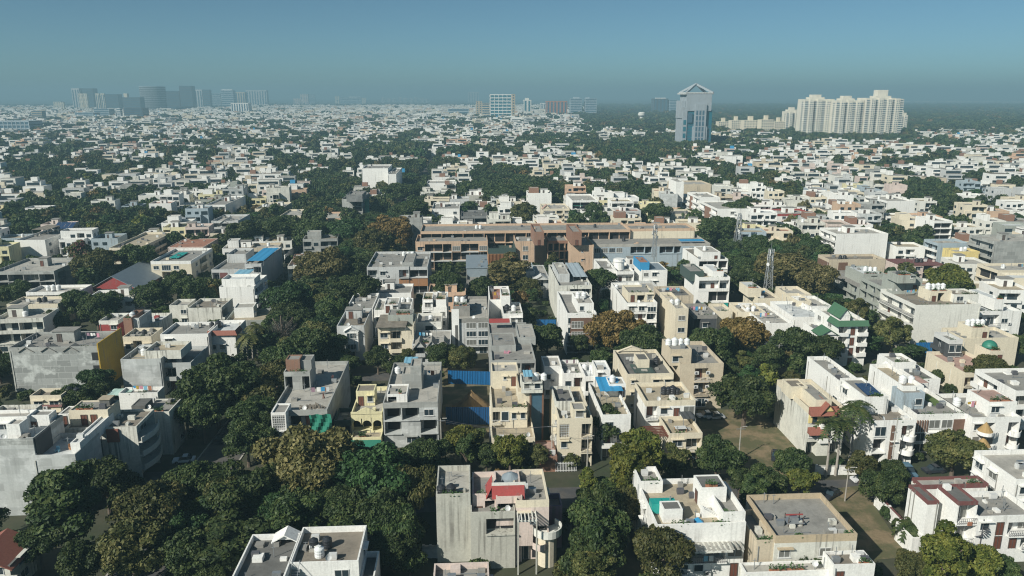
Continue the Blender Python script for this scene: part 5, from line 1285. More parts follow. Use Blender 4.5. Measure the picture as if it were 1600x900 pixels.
HAND_TREES = [
 ('tall', 'dark', 100, 790, 50, "tall dark tree against the tall blank grey wall"), ('round', 'dark', 165, 752, 42, "dark leafy tree below the pale blue roof chair"), ('round', 'dark', 60, 850, 34, "shadowy tree at the bottom left corner"),
 ('round', 'olive', 232, 800, 52, "olive-green bushy tree in the dark garden grove, toward the street"), ('round', 'dark', 300, 762, 45, "dark tree beside the parked white car on the side street"), ('broad', 'dark', 372, 775, 60, "broad dark tree just left of the great olive tree"), ('airy', 'lime', 303, 806, 28, "bright yellow-green young tree in the dark grove"), ('round', 'olive', 205, 860, 52, "olive tree at the bottom edge of the dark grove"), ('round', 'dark', 290, 868, 42, "dark tree at the bottom edge beside the flowering bush"), ('bush', 'bloom', 352, 868, 26, "bush with pink flowers beside the white roof at the bottom edge"), ('round', 'dark', 130, 880, 34, "dark low tree at the bottom edge below the blank grey wall"), ('round', 'deep', 430, 800, 36, "deep green tree in the shade under the great olive tree"),
 ('broad', 'khaki', 488, 728, 74, "great olive-brown tree in front of the unfinished house"), ('broad', 'deep', 583, 752, 66, "great deep green tree beside the great olive tree"), ('droop', 'olive', 645, 768, 44, "drooping olive tree left of the stained blank wall"), ('droop', 'dark', 620, 830, 40, "dark drooping tree behind the white house at the bottom edge"), ('round', 'dark', 655, 725, 34, "dark tree before the grey plastered shell"), ('bush', 'dark', 640, 880, 26, "dark bush between two white roofs at the bottom edge"),
 ('round', 'lime', 722, 692, 30, "light green tree before the blue construction fence"), ('round', 'lime', 797, 704, 30, "light green tree under the cream stepped terraces"), ('round', 'dark', 760, 712, 22, "small dark tree between two light green ones"), ('round', 'olive', 838, 712, 20, "small olive tree beside the tin gate shelter"),
 ('round', 'dark', 930, 856, 44, "big dark green tree right of the round terrace"), ('bush', 'olive', 885, 892, 20, "olive tree in front of the round corner bay"), ('round', 'olive', 1035, 862, 46, "olive tree in front of the generator house"), ('tall', 'lime', 985, 735, 34, "tall yellow-green tree behind the generator house"), ('round', 'lime', 1005, 700, 34, "yellow-green tree below the brown pergola"), ('airy', 'olive', 1060, 722, 28, "olive tree in front of the roof terrace with table"), ('airy', 'dark', 955, 665, 30, "airy dark tree in front of the cream balconied house"), ('round', 'olive', 985, 790, 34, "olive tree hugging the side wall of the generator house"), ('cone', 'lime', 918, 760, 20, "slim yellow-green creeper-covered tree by the pole"), ('round', 'dark', 955, 800, 28, "dark tree right of the creeper-covered one"),
 ('broad', 'dark', 1165, 622, 46, "broad dark tree between the tan block and the blank beige wall"), ('round', 'dark', 1120, 715, 34, "dark tree beside the vacant lot, near the generator house"), ('round', 'dark', 1160, 748, 20, "dark round shrub tree behind the generator house"), ('round', 'dark', 1195, 752, 26, "round bright-topped tree behind the low grey roof"), ('airy', 'lime', 1250, 752, 25, "feathery yellow-green tree behind the low grey roof"), ('round', 'dark', 1235, 725, 28, "dark tree at the foot of the blank beige wall"), ('cone', 'dark', 1155, 755, 10, "clipped conical tree behind the generator house"), ('airy', 'olive', 1347, 725, 24, "leaning thin-leaved tree by the road in front of the palms"), ('round', 'dark', 1395, 735, 20, "dark tree by the street pole"), ('tall', 'dark', 1405, 755, 16, "narrow dark tree at the corner of the maroon-edged house"), ('bush', 'dark', 1385, 800, 9, "clipped bush along the white lane boundary wall, farther one"), ('bush', 'dark', 1402, 822, 9, "clipped bush along the white lane boundary wall, nearer one"),
 ('broad', 'olive', 1492, 706, 44, "grey-green spreading tree before the maroon corner house"), ('tall', 'lime', 1478, 872, 34, "yellow-green tree in front of the maroon-edged house"), ('round', 'lime', 1530, 880, 34, "yellow-green tree beneath the spiral stair"), ('round', 'olive', 1425, 885, 26, "olive tree at the end of the empty lot"), ('bush', 'dark', 1250, 870, 34, "broad dark bush in front of the low old house"), ('bush', 'dark', 1210, 872, 28, "dark bush at the left end of the low old house"), ('round', 'dark', 1570, 888, 22, "dark tree at the bottom right corner"),
 ('broad', 'dark', 335, 608, 58, "broad dark tree beside the street, right of the plastered house"), ('round', 'dark', 290, 640, 34, "dark tree hiding the end of the low grey roof"), ('tall', 'dark', 398, 672, 22, "dark street tree in front of the white lattice tower"), ('round', 'deep', 150, 597, 24, "dark tree in front of the mustard wall"), ('round', 'dark', 108, 622, 22, "dark tree hiding the cream hut"), ('bush', 'dark', 245, 598, 12, "small dark bush on the plastered house terrace"),
 ('bare', 'grey', 440, 508, 30, "bare grey leafless tree beside the avenue"), ('round', 'dark', 478, 545, 36, "round dark tree behind the brick stair tower"), ('round', 'dark', 520, 545, 26, "dark tree touching the gabled bay windows"), ('round', 'deep', 452, 470, 34, "deep green avenue tree above the bare grey one"), ('broad', 'khaki', 505, 420, 44, "large olive avenue tree beside the car park"), ('round', 'dark', 470, 505, 26, "dark avenue tree right of the bare grey one"), ('round', 'dark', 520, 490, 30, "dark tree on the house side of the avenue"), ('round', 'dark', 560, 455, 30, "dark tree left of the grey-framed modern house"),
 ('broad', 'gold', 957, 518, 42, "big golden-brown tree in the centre rows"), ('round', 'dark', 1003, 538, 32, "dark tree right beside the big golden-brown tree"), ('broad', 'gold', 1160, 525, 40, "golden olive tree behind the tan block"), ('round', 'dark', 1112, 540, 36, "dark tree directly behind the tan block"), ('round', 'dark', 1240, 540, 34, "dark round tree below the railed roof terrace"), ('round', 'dark', 1285, 548, 28, "dark round tree left of the green tiled house"), ('round', 'dark', 1200, 560, 26, "dark tree at the turn of the lane behind the vacant lot"),
 ('broad', 'khaki', 1222, 424, 56, "huge olive tree around the right mast"), ('round', 'khaki', 1275, 440, 30, "olive tree right of the huge one"), ('round', 'dark', 1165, 440, 26, "dark tree left of the huge olive tree"), ('tall', 'khaki', 795, 425, 30, "tall olive clump before the brick school"), ('round', 'dark', 700, 445, 26, "dark tree right of the grey-framed modern house"), ('round', 'dark', 752, 450, 20, "dark tree below the blue tin roof"), ('round', 'olive', 826, 448, 18, "olive tree in front of the gabled porch"), ('broad', 'gold', 612, 362, 36, "golden-brown tree at the end of the brick school"), ('bare', 'grey', 605, 345, 22, "grey leafless tree behind the golden-brown one"), ('round', 'olive', 580, 380, 30, "olive tree above the grey-framed house"), ('round', 'dark', 935, 440, 24, "dark tree right of the streaked white house"), ('round', 'dark', 855, 530, 26, "dark tree by the blue gate in the centre rows"), ('round', 'dark', 905, 535, 16, "dark bush tree at the foot of the narrow white house"), ('round', 'olive', 720, 560, 22, "olive tree behind the sand heap"), ('round', 'dark', 690, 555, 22, "dark tree between the grey shell and the gables"), ('round', 'dark', 590, 560, 20, "dark tree behind the yellow house"),
 ('round', 'lime', 1480, 440, 30, "yellow-olive tree behind the blind cream wall"), ('round', 'dark', 1495, 455, 22, "dark tree right behind the blind cream wall"), ('airy', 'olive', 1395, 520, 26, "thin climbing tree against the side of the blind cream house"), ('round', 'olive', 1545, 580, 30, "olive tree in front of the green dome house"), ('bush', 'dark', 1465, 590, 14, "dark bush by the blue fence"), ('airy', 'olive', 1340, 485, 20, "olive tree in the narrow lane behind the green roofs"), ('round', 'dark', 1185, 470, 16, "dark tree below the cream mast house"), ('round', 'dark', 1440, 640, 8, "small dark tree on the roof garden edge"),
 ('round', 'dark', 215, 405, 30, "dark tree right above the red gabled hall"), ('round', 'olive', 155, 415, 30, "olive tree left above the red gabled hall"), ('round', 'dark', 168, 474, 22, "dark tree in front of the red gabled hall"), ('round', 'dark', 240, 462, 26, "dark tree below the cream house with a green sheet"), ('round', 'dark', 300, 455, 26, "dark tree left of the grey flat-roofed house"), ('round', 'dark', 150, 482, 26, "dark tree above the red-walled house"), ('round', 'dark', 85, 505, 24, "dark tree behind the patchy concrete block"), ('airy', 'bloom', 125, 395, 20, "rust-tinted bare-branched tree beside the solar panel house"), ('round', 'olive', 640, 555, 14, "small olive tree before the dark canopy house"), ('round', 'dark', 30, 455, 20, "dark tree before the bare grey frame house"),
 ('round', 'dark', 380, 365, 30, "round dark tree right of the arched white house"), ('round', 'dark', 440, 360, 30, "dark tree below the cream stepped house"), ('round', 'dark', 490, 365, 30, "dark tree below the low peach house"), ('round', 'deep', 540, 365, 30, "deep green tree below the bare grey tower house"), ('round', 'dark', 630, 300, 30, "dark tree right of the blind white cube"), ('round', 'dark', 645, 330, 26, "dark tree left of the white stacked box house"), ('broad', 'dark', 830, 298, 40, "great dark tree behind the cream house with pink gable"), ('round', 'dark', 785, 305, 30, "dark tree left of the great dark tree"), ('round', 'olive', 818, 335, 22, "olive tree just behind the school roof"), ('round', 'dark', 930, 332, 18, "dark tree beside the green curtain"), ('round', 'dark', 1030, 335, 20, "dark tree left of the cream block with dark strip"), ('round', 'dark', 1155, 330, 24, "dark tree in front of the white four-storey block"), ('round', 'dark', 1120, 360, 30, "dark tree left of the mast"), ('round', 'dark', 1180, 385, 20, "dark tree below the yellow terrace house"),
]
for i, a in enumerate(HAND_TREES): tree_px(*a)
# palms
def palm_crown(seed, mat):
    def fn():
        rg = np.random.default_rng(seed); V = []
        for i in range(20):
            a = i * 2.4; up = rg.uniform(.1, 1.1); L = rg.uniform(2.6, 3.4); prev = np.zeros(3)
            d = np.array([math.cos(a), math.sin(a), up]); side = np.array([-math.sin(a), math.cos(a), 0])
            for k in range(9):
                t = (k + 1) / 9
                p = d * L * t * np.array([1, 1, 1]) - np.array([0, 0, 1.9 * t * t * L * .6])
                ln = .75 * (1 - .55 * abs(t - .4))
                for s_ in (-1, 1):
                    tip = p + side * s_ * ln + np.array([0, 0, -.35 * ln]) + d * .15
                    q = (p - prev) * .42
                    V += [prev, p, tip + q * .3, tip - q * .5]
                prev = p
        return mesh_np("crown", np.array(V), mat)
    return cached(('palmcrown', seed, mat), fn)
def palm(px, py, hgt, label, mat='palm', sc=1.0):
    p = P(px, py, 0)
    o = thing("palm_tree", label, "palm tree", p, rnd.random() * 6, "palms")
    h0 = hgt
    b = MB()
    for k in range(6): b.cone(.12 * math.sin(k), 0, h0 * k / 6, h0 * (k + 1) / 6, .27 - .02 * k, .25 - .02 * k, 9, 0, False)
    b.build("trunk", 'palebark', o)
    MB().cone(0, 0, h0, h0 + 1.1, .15, .09, 8).build("crownshaft", 'lawn', o)
    c = link("crown", palm_crown(rnd.randrange(3), mat), o, (0, 0, h0 + 1.0)); c.scale = (sc,) * 3
palm(1290, 745, 10.2, "tall royal palm before the red tiled house, nearest the blank wall"); palm(1305, 743, 10.0, "tall royal palm before the red tiled house, middle of three"); palm(1327, 722, 10.8, "tall royal palm before the red tiled house, nearest the rounded balconies", sc=1.15)
palm(397, 578, 8.5, "yellowish palm beside the red tiled skirt, nearer the avenue", 'olive'); palm(388, 572, 7.0, "yellowish palm beside the red tiled skirt, nearer the house", 'olive'); palm(404, 568, 9.5, "tallest yellowish palm beside the red tiled skirt", 'olive')
palm(662, 565, 3.0, "small palm in front of the little gables", sc=.8); palm(1425, 850, 2.6, "short date palm beside the white lane wall by the empty lot", sc=1.0); palm(1447, 612, 3, "small palm behind the roof garden", sc=.7)

# ------------------------------------------------------------------ what is taken, and where rows and groves lie
FOOT = []
for h in NEAR:
    for q in h.blocks:
        if q[5] < 1: FOOT.append((h.loc.x + q[0], h.loc.x + q[1], h.loc.y + q[2], h.loc.y + q[3]))
FA = np.array(FOOT)
def free(x, y, m):
    return not np.any((FA[:, 0] - m < x) & (FA[:, 1] + m > x) & (FA[:, 2] - m < y) & (FA[:, 3] + m > y))
def inpoly(px, py, poly):
    c = False; j = len(poly) - 1
    for i in range(len(poly)):
        (xi, yi), (xj, yj) = poly[i], poly[j]
        if (yi > py) != (yj > py) and px < (xj - xi) * (py - yi) / (yj - yi) + xi: c = not c
        j = i
    return c
def hides(e, fs=(.4, .7, 1)):
    y, x, kind, mat, r, hh = e
    for dx in (-r * .7, 0, r * .7):
        for zf in (3.5, 6):
            t = (CAM_H - zf) / (CAM_H - hh)
            if t > 1:
                for f_ in fs:
                    q = 1 + (t - 1) * f_
                    if not free((x + dx) * q, y * q, .3): return True
    return False
AV0, AV1 = P(330, 735), P(572, 400)
def avenue_x(y): return AV0.x + (AV1.x - AV0.x) * (y - AV0.y) / (AV1.y - AV0.y)
ROADW = 8.0
CROSS_Y = [123.0, 186.0]
LOTS = [[(1090, 640), (1195, 640), (1270, 730), (1230, 745), (1100, 740)], [(1290, 765), (1350, 758), (1372, 800), (1420, 870), (1310, 880)], [(690, 575), (770, 575), (770, 675), (690, 675)], [(442, 392), (508, 392), (498, 418), (448, 418)]]
def on_road(x, y, m=0.0):
    if abs(x - avenue_x(y)) < ROADW / 2 + m and 100 < y < 900: return True
    if abs(y - CROSS_Y[0]) < 4 + m and x > avenue_x(y) - 40: return True
    px, py = PJ(x, y, 0)
    return any(inpoly(px, py, L) for L in LOTS)
GROVES = [[(40, 745), (250, 750), (420, 700), (680, 690), (680, 900), (0, 900), (0, 830)], [(0, 335), (120, 318), (245, 335), (262, 372), (160, 405), (120, 380), (0, 385)], [(120, 450), (340, 448), (340, 475), (160, 482), (130, 510), (90, 510)], [(930, 236), (1062, 218), (1066, 256), (990, 270), (930, 262)], [(775, 292), (885, 288), (892, 318), (800, 338), (770, 318)], [(455, 268), (560, 262), (560, 305), (470, 305)], [(600, 270), (668, 268), (668, 346), (590, 350)], [(1140, 402), (1300, 402), (1300, 458), (1150, 458)], [(1412, 296), (1512, 298), (1500, 335), (1420, 335)], [(1225, 212), (1432, 208), (1432, 228), (1225, 228)], [(0, 262), (150, 262), (180, 285), (0, 306)], [(960, 300), (1032, 300), (1028, 330), (960, 326)], [(1120, 280), (1255, 304), (1245, 330), (1130, 305)], [(815, 220), (932, 218), (932, 238), (820, 238)], [(1085, 338), (1165, 350), (1155, 402), (1085, 380)], [(345, 350), (580, 350), (600, 380), (560, 400), (440, 392), (345, 380)], [(860, 800), (1000, 700), (1110, 700), (1110, 745), (1000, 745), (1000, 900), (850, 900)], [(880, 168), (1600, 172), (1600, 205), (1430, 212), (1220, 208), (930, 210)], [(560, 232), (640, 228), (650, 252), (570, 258)]]
def in_grove(px, py): return any(inpoly(px, py, g) for g in GROVES)
# two rows of avenue trees, then fill of the groves
nn = 0
for side in (-1, 1):
    y = AV0.y + 12
    while y < 420:
        x = avenue_x(y) + side * (ROADW / 2 + 1.6) + rnd.uniform(-1, 1)
        if free(x, y, 2.2) and not (y < 190 and hides((y, x, 0, 0, 4.8, 11))):
            nn += 1
            tree(rnd.choice(['round', 'round', 'tall', 'airy']), rnd.choice(['dark', 'dark', 'dark', 'deep', 'deep', 'olive']), x, y, rnd.uniform(4.0, 5.6), rnd.uniform(9, 12.5))
        y += rnd.uniform(7, 10)
# ------------------------------------------------------------------ ground, roads, lots
def sheet_poly(name, pts, z, mat, kind='structure'):
    o = link(name, MB().poly([(p[0], p[1], z) for p in pts], [tuple(range(len(pts)))]).mesh(name, mat))
    return tag(o, kind=kind)
tag(link("ground", MB().box(-14000, 14000, -55, 14000, -.9, 0).mesh("ground", 'ground')), kind='structure')
def av(y, d): return (avenue_x(y) + d, y)
sheet_poly("road", [av(98, -4), av(98, 4), av(900, 4), av(900, -4)], .008, 'asphalt')
cx0 = avenue_x(123)
sheet_poly("road", [(cx0 + 4.02, 119.4), (110, 119.4), (110, 126.6), (cx0 + 4.02, 126.6)], .012, 'asphalt')
sheet_poly("road", [(cx0 - 60, 131), (cx0 - 4.02, 131), (cx0 - 4.02, 137), (cx0 - 60, 137)], .012, 'asphalt')
sheet_poly("road", [(cx0 + 4.02, 183), (70, 183), (70, 188.5), (cx0 + 4.02, 188.5)], .012, 'asphalt')
p_ = P(1362, 560); sheet_poly("road", [(p_.x - 2.6, 165), (p_.x + 2.6, 165), (p_.x + 2.6, 330), (p_.x - 2.6, 330)], .010, 'asphalt')
sheet_poly("dirt_lot", [P(*q).to_tuple() for q in LOTS[0]], .016, 'earth')
sheet_poly("dirt_lot", [P(*q).to_tuple() for q in LOTS[1]], .020, 'earth')
sheet_poly("dirt_lot", [P(*q).to_tuple() for q in LOTS[2]], .016, 'earth')
sheet_poly("dirt_lot", [P(*q).to_tuple() for q in LOTS[3]], .016, 'earth')
sheet_poly("forest_ground", [P(925, 166).to_tuple(), P(925, 214).to_tuple(), P(1225, 206).to_tuple(), P(1420, 208).to_tuple(), P(1700, 200).to_tuple(), P(1700, 156).to_tuple(), P(925, 156).to_tuple()], .03, 'forest')
# kerbs along the avenue
for d in (-4.35, 4.05):
    k = MB().poly([(*av(100, d), 0), (*av(100, d + .3), 0), (*av(400, d + .3), 0), (*av(400, d), 0), (*av(100, d), .14), (*av(100, d + .3), .14), (*av(400, d + .3), .14), (*av(400, d), .14)], [(4, 5, 6, 7), (0, 4, 7, 3), (1, 2, 6, 5), (0, 1, 5, 4)])
    tag(link("kerb", k.mesh("kerb", 'rlight')), kind='structure')

# ------------------------------------------------------------------ fences, pit, heaps
def tin_fence(label, a, c, hgt, mat, n, cat="fence"):
    a, c = Vector(a), Vector(c)
    o = thing("tin_fence", label, cat, a, math.atan2(c.y - a.y, c.x - a.x), None)
    L = (c - a).length
    pw = L / n
    for i in range(n):
        b = MB(); K = 6
        for k in range(K):
            u0, u1 = i * pw + .03 + (pw - .06) * k / K, i * pw + .03 + (pw - .06) * (k + 1) / K
            o0, o1 = (.05 if k % 2 else -.05), (.05 if (k + 1) % 2 else -.05)
            b.poly([(u0, o0, .1), (u1, o1, .1), (u1, o1, hgt), (u0, o0, hgt)], [(0, 1, 2, 3)])
        b.build("sheet_panel", mat, o)
        MB().box(i * pw - .05, i * pw + .05, .08, .18, 0, hgt).build("post", 'rail', o)
    MB().box(0, L, .19, .25, hgt * .6, hgt * .6 + .08).build("rail", 'rail', o)
    return o
f0, f1 = P(697, 664), P(767, 664)
tin_fence("long shaded blue tin fence between the grey shell and the cream terraces", f0, f1, 4.2, 'bluesheet_shade', 8)
g0, g1 = P(700, 600), P(768, 602)
tin_fence("blue tin fence behind the sand heap, half lit", g0, g1, 3.6, 'bluesheet', 9)
tin_fence("blue tin fence panel at the side of the digging, front corner", P(766, 700), P(767, 668), 3.2, 'bluesheet', 3)
tin_fence("bright blue tin gate between the centre rows", P(838, 519), P(868, 519), 4.0, 'bluesheet', 5, "gate")
tin_fence("bright blue tin fence below the blind cream wall", P(1428, 558), P(1475, 557), 4.2, 'bluesheet', 6)
# sand heap
b = MB(); n_, m_ = 22, 9; rr = random.Random(4); c_ = P(737, 640)
for j in range(m_ + 1):
    for i in range(n_):
        t = j / m_; a = 2 * math.pi * i / n_
        r_ = 5.4 * (1 - t) * (1 + .16 * math.sin(3 * a + 1) + rr.uniform(-.04, .04)); b.v.append((r_ * math.cos(a) * .9, r_ * math.sin(a) * .8, 4.8 * t ** 1.15 + rr.uniform(-.12, .12)))
for j in range(m_):
    for i in range(n_): b.f.append((j * n_ + i, j * n_ + (i + 1) % n_, (j + 1) * n_ + (i + 1) % n_, (j + 1) * n_ + i)); b.m.append(0)
tag(link("sand_heap", b.mesh("sand_heap", 'sandheap', True), None, c_), "big brown sand heap inside the blue tin fences", "sand heap")
# boundary walls
def bwall(label, a, c, hgt, mat, cap='rlight', t=.25):
    a, c = Vector(a), Vector(c); L = (c - a).length
    o = thing("boundary_wall", label, "wall", a, math.atan2(c.y - a.y, c.x - a.x))
    MB().box(0, L, 0, t, 0, hgt).build("wall", mat, o); MB().box(-.05, L + .05, -.06, t + .06, hgt + .002, hgt + .1).build("coping", cap, o)
    n = max(2, int(L / 3.5))
    for i in range(n + 1): MB().box(L * i / n - .18, L * i / n + .18, -.05, t + .05, 0, hgt + .25).build("pier", mat, o)
bwall("white boundary wall with piers along the empty lot by the maroon-edged house", P(1366, 790), P(1432, 860), 2.4, 'white', 'maroon')
bwall("white garden wall behind the royal palms", P(1275, 742), P(1345, 742), 1.8, 'white')
bwall("grey street wall beside the parked white car", P(218, 748), P(248, 700), 2.2, 'plaster')
bwall("low cream wall in front of the blue fence below the blind wall", P(1398, 551), P(1428, 551), 2.2, 'cream')
bwall("stone-grey old wall at the left edge behind the patchy block", P(-30, 530), P(48, 528), 4.5, 'patchy')
bwall("plastered wall under the stained blank house, at its left corner", P(662, 872), P(684, 872), 2.0, 'plaster')
bwall("white wall along the car park by the avenue", P(446, 412), P(472, 386), 3.6, 'white')
# gate shelter
t = thing("gate_shelter", "grey barrel-roofed gate shelter beside the cream balconied house", "shelter", P(864, 716))
b = MB()
for i in range(8):
    a0, a1 = math.pi * i / 8, math.pi * (i + 1) / 8
    b.poly([(1.3 - 1.5 * math.cos(a0), 0, 2.6 + .8 * math.sin(a0)), (1.3 - 1.5 * math.cos(a1), 0, 2.6 + .8 * math.sin(a1)), (1.3 - 1.5 * math.cos(a1), 4.2, 2.6 + .8 * math.sin(a1)), (1.3 - 1.5 * math.cos(a0), 4.2, 2.6 + .8 * math.sin(a0))], [(0, 1, 2, 3)])
b.build("roof", 'rlight', t)
for x in (-.1, 2.7):
    for y in (.1, 4.1): MB().box(x - .06, x + .06, y - .06, y + .06, 0, 2.6).build("post", 'steel', t)
g = thing("iron_gate", "white barred iron gate right behind the stained house with a red band", "gate", P(868, 738))
for i in range(14): MB().box(i * .3, i * .3 + .1, 0, .06, .1, 2.1).build("bar", 'railw', g)
MB().box(0, 4.1, -.04, -.005, .3, .4).box(0, 4.1, -.04, -.005, 1.8, 1.9).build("cross_rail", 'railw', g)

# ------------------------------------------------------------------ masts
def mast(label, px, py, hgt, base, z0=0.0, dishes=True):
    o = thing("lattice_mast", label, "mast", P(px, py, z0))
    n = max(6, int(hgt / 2.2)); w0, w1 = base / 2, .45
    f_ = lambda i: w0 + (w1 - w0) * i / n
    lg = [MB() for _ in range(4)]; br = MB()
    cs = [(-1, -1), (1, -1), (1, 1), (-1, 1)]
    for k, (sx, sy) in enumerate(cs):
        lg[k].bar((sx * w0, sy * w0, 0), (sx * w1, sy * w1, hgt), .16)
        lg[k].build("leg", 'steel', o)
    for i in range(n):
        z_, z2 = hgt * i / n, hgt * (i + 1) / n; a, c = f_(i), f_(i + 1)
        for k in range(4):
            (sx, sy), (tx, ty) = cs[k], cs[(k + 1) % 4]
            br.bar((sx * a, sy * a, z_), (tx * c, ty * c, z2), .08).bar((tx * a, ty * a, z_), (sx * c, sy * c, z2), .08).bar((sx * c, sy * c, z2), (tx * c, ty * c, z2), .08)
    br.build("bracing", 'steel', o)
    r_ = random.Random(px)
    for lv in (.80, .92):
        for k in range(3):
            a = k * math.pi / 1.5 + lv * 9
            MB().box(-.11, .11, -.08, .08, -1.0, 1.0).build("panel_antenna", 'frame', o).matrix_local = Matrix.Translation((.95 * math.cos(a), .95 * math.sin(a), hgt * lv)) @ Matrix.Rotation(a + R(90), 4, 'Z')
        pb = MB().cone(0, 0, hgt * lv - .2, hgt * lv - .1, 1.0, 1.0, 12); pb.build("platform", 'steel', o)
    for k in range(3 if dishes else 0):
        a = r_.random() * 6; d = MB().cone(0, 0, 0, .25, .25, .6, 12)
        d.build("dish", 'frame', o).matrix_local = Matrix.Translation((.9 * math.cos(a), .9 * math.sin(a), hgt * (.55 + .08 * k))) @ Matrix.Rotation(a, 4, 'Z') @ Matrix.Rotation(R(90), 4, 'Y')
    MB().bar((0, 0, hgt), (0, 0, hgt + 2.5), .08).build("spike", 'steel', o)
mast("steel lattice mast with antennas in front of the long school block", 1022, 402, 13, 1.6, 8.0)
mast("tall steel lattice mast standing among dark trees beside the yellow terrace house", 1151, 404, 20, 4.2)
mast("steel lattice mast with dishes inside the huge olive tree", 1200, 452, 13.5, 2.2, 8.0)
# ------------------------------------------------------------------ poles and wires
POLES = [(380, 700, 7.5, "grey street light pole at the side street corner"), (917, 742, 8, "concrete pole overgrown with creeper beside the round terrace"), (1391, 742, 12, "tall grey lamp pole in front of the rounded balconies"), (1154, 718, 7, "pale pole standing by the vacant lot"), (1320, 783, 6.5, "leaning bare pole on the dirt lane by the empty lot"), (556, 566, 8, "concrete pole below the gabled bay windows"), (608, 566, 8, "concrete pole in front of the dark canopy house"), (690, 712, 8, "wire pole hidden among light green trees"), (862, 722, 8, "wire pole beside the gate shelter"), (1213, 590, 9, "lamp pole on the lane behind the vacant lot")]
pts = []
for px, py, hh, lab in POLES:
    p = P(px, py); o = thing("street_pole", lab, "pole", p)
    MB().cone(0, 0, 0, hh, .14, .08, 8).build("shaft", 'palebark' if 'pole by' in lab or 'leaning' in lab else 'rlight', o)
    MB().box(-.9, .9, -.05, .05, hh - .5, hh - .4).build("cross_arm", 'steel', o)
    MB().box(.3, 1.2, -.1, .1, hh + .002, hh + .1).build("lamp_head", 'rlight', o)
    pts.append((p, hh))
def wire(label, a, c):
    b = MB(); K = 10; pv = None
    for i in range(K + 1):
        q = a.lerp(c, i / K); q = Vector((q.x, q.y, q.z - 1.0 * math.sin(math.pi * i / K)))
        if pv is not None: b.bar(pv, q, .035)
        pv = q
    tag(link("wire", b.mesh("wire", 'rail')), label, "wire")
top = lambda k, dx=0: pts[k][0] + Vector((dx, 0, pts[k][1] - .38))
wire("sagging black wire between the poles behind the stained house, nearer strand", top(7, -.8), top(8, -.8)); wire("sagging black wire between the poles behind the stained house, farther strand", top(7, .8), top(8, .8))
wire("black wire from the gate shelter pole to the creeper pole", top(8, .8), top(1, -.8)); wire("black wire between the poles below the gabled bay windows", top(5, .5), top(6, .5))

# ------------------------------------------------------------------ cars
def car_parts(col, suv):
    L, H1, H2 = (4.1, .78, 1.45) if not suv else (4.4, .95, 1.75)
    W = .86
    def body():
        b = MB(); prof = [(-L / 2, .3), (-L / 2, H1 * .92), (-L / 2 + .9, H1), (L / 2 - .5, H1), (L / 2, H1 * .95), (L / 2, .3)]
        n = len(prof); b.poly([(p[0], -W, p[1]) for p in prof] + [(p[0], W, p[1]) for p in prof], [tuple(range(n)), tuple(range(2 * n - 1, n - 1, -1))] + [(i, n + i, n + (i + 1) % n, (i + 1) % n) for i in range(n)])
        a0, a1 = -L / 2 + 1.35, L / 2 - (.9 if not suv else .25)
        b.poly([(a0 + .55, -W + .16, H2), (a1 - .35, -W + .16, H2), (a1 - .35, W - .16, H2), (a0 + .55, W - .16, H2), (a0 + .55, -W + .16, H2 - .06), (a1 - .35, -W + .16, H2 - .06), (a1 - .35, W - .16, H2 - .06), (a0 + .55, W - .16, H2 - .06)], [(0, 1, 2, 3), (0, 4, 5, 1), (1, 5, 6, 2), (2, 6, 7, 3), (3, 7, 4, 0)])
        return b.mesh("body", col)
    def glass():
        a0, a1 = -L / 2 + 1.05, L / 2 - (.55 if not suv else .12); z0, z1 = H1 - .02, H2 - .05
        return MB().poly([(a0, -W + .04, z0), (a1, -W + .04, z0), (a1, W - .04, z0), (a0, W - .04, z0), (a0 + .6, -W + .17, z1), (a1 - .38, -W + .17, z1), (a1 - .38, W - .17, z1), (a0 + .6, W - .17, z1)], [(0, 1, 5, 4), (1, 2, 6, 5), (2, 3, 7, 6), (3, 0, 4, 7)]).mesh("cabin_glass", 'glassdark')
    def wheel():
        b = MB().cone(0, 0, -.11, .11, .32, .32, 12); b.v = [(x, z, y) for x, y, z in b.v]; return b.mesh("wheel", 'tyre')
    return cached(('car', col, suv), body), cached(('carg', suv), glass), cached('wheel', wheel), L, W
def car(label, p, rz, col, suv=False, group=None):
    o = thing("parked_car", label, "car", Vector((p[0], p[1], .03)), rz, group)
    b, g, wh, L, W = car_parts(col, suv)
    link("body", b, o); link("cabin_glass", g, o)
    for x in (-L * .31, L * .31):
        for y in (-W + .08, W - .08): link("wheel", wh, o, (x, y, .32))
car("white hatchback parked in the shade on the side street", P(288, 722), .15, 'carwhite'); car("dark car parked on the side street beside the pole", P(345, 690), 1.4, 'cardark')
car("white car on the lane in front of the royal palms", P(1347, 752), .1, 'carwhite'); car("blue-grey car parked under trees by the rounded balconies", P(1418, 741), 1.5, 'carblue', True); car("dark car parked before the maroon corner house", P(1458, 738), .05, 'cardark'); car("dark car at the corner of the low grey roof", P(1298, 776), .6, 'cardark')
car("white car in the shade beside the tan block, farther", P(1103, 652), .1, 'carwhite'); car("white car in the shade beside the tan block, nearer the trees", P(1117, 654), .1, 'carsilver'); car("dark car at the far end of the vacant lot", P(1212, 716), 1.2, 'cardark'); car("silver car in the dark lane behind the broad dark tree", P(1148, 588), .1, 'carsilver'); car("blue car in the dark lane behind the broad dark tree", P(1172, 586), .1, 'carblue')
k = 0
for row in range(8):
    for c2 in range(3):
        p = P(458 + c2 * 13 + row * 3.6, 412 - row * 2.5)
        car(f"parked car in the avenue car park, {ORD[row]} row from the front, {['wall', 'middle', 'street'][c2]} side", (p.x, p.y), .5 + rnd.uniform(-.1, .1), ['carwhite', 'carwhite', 'carsilver', 'carwhite', 'cardark', 'carwhite', 'carred'][k % 7], k % 3 == 0, "cars in the avenue car park"); k += 1
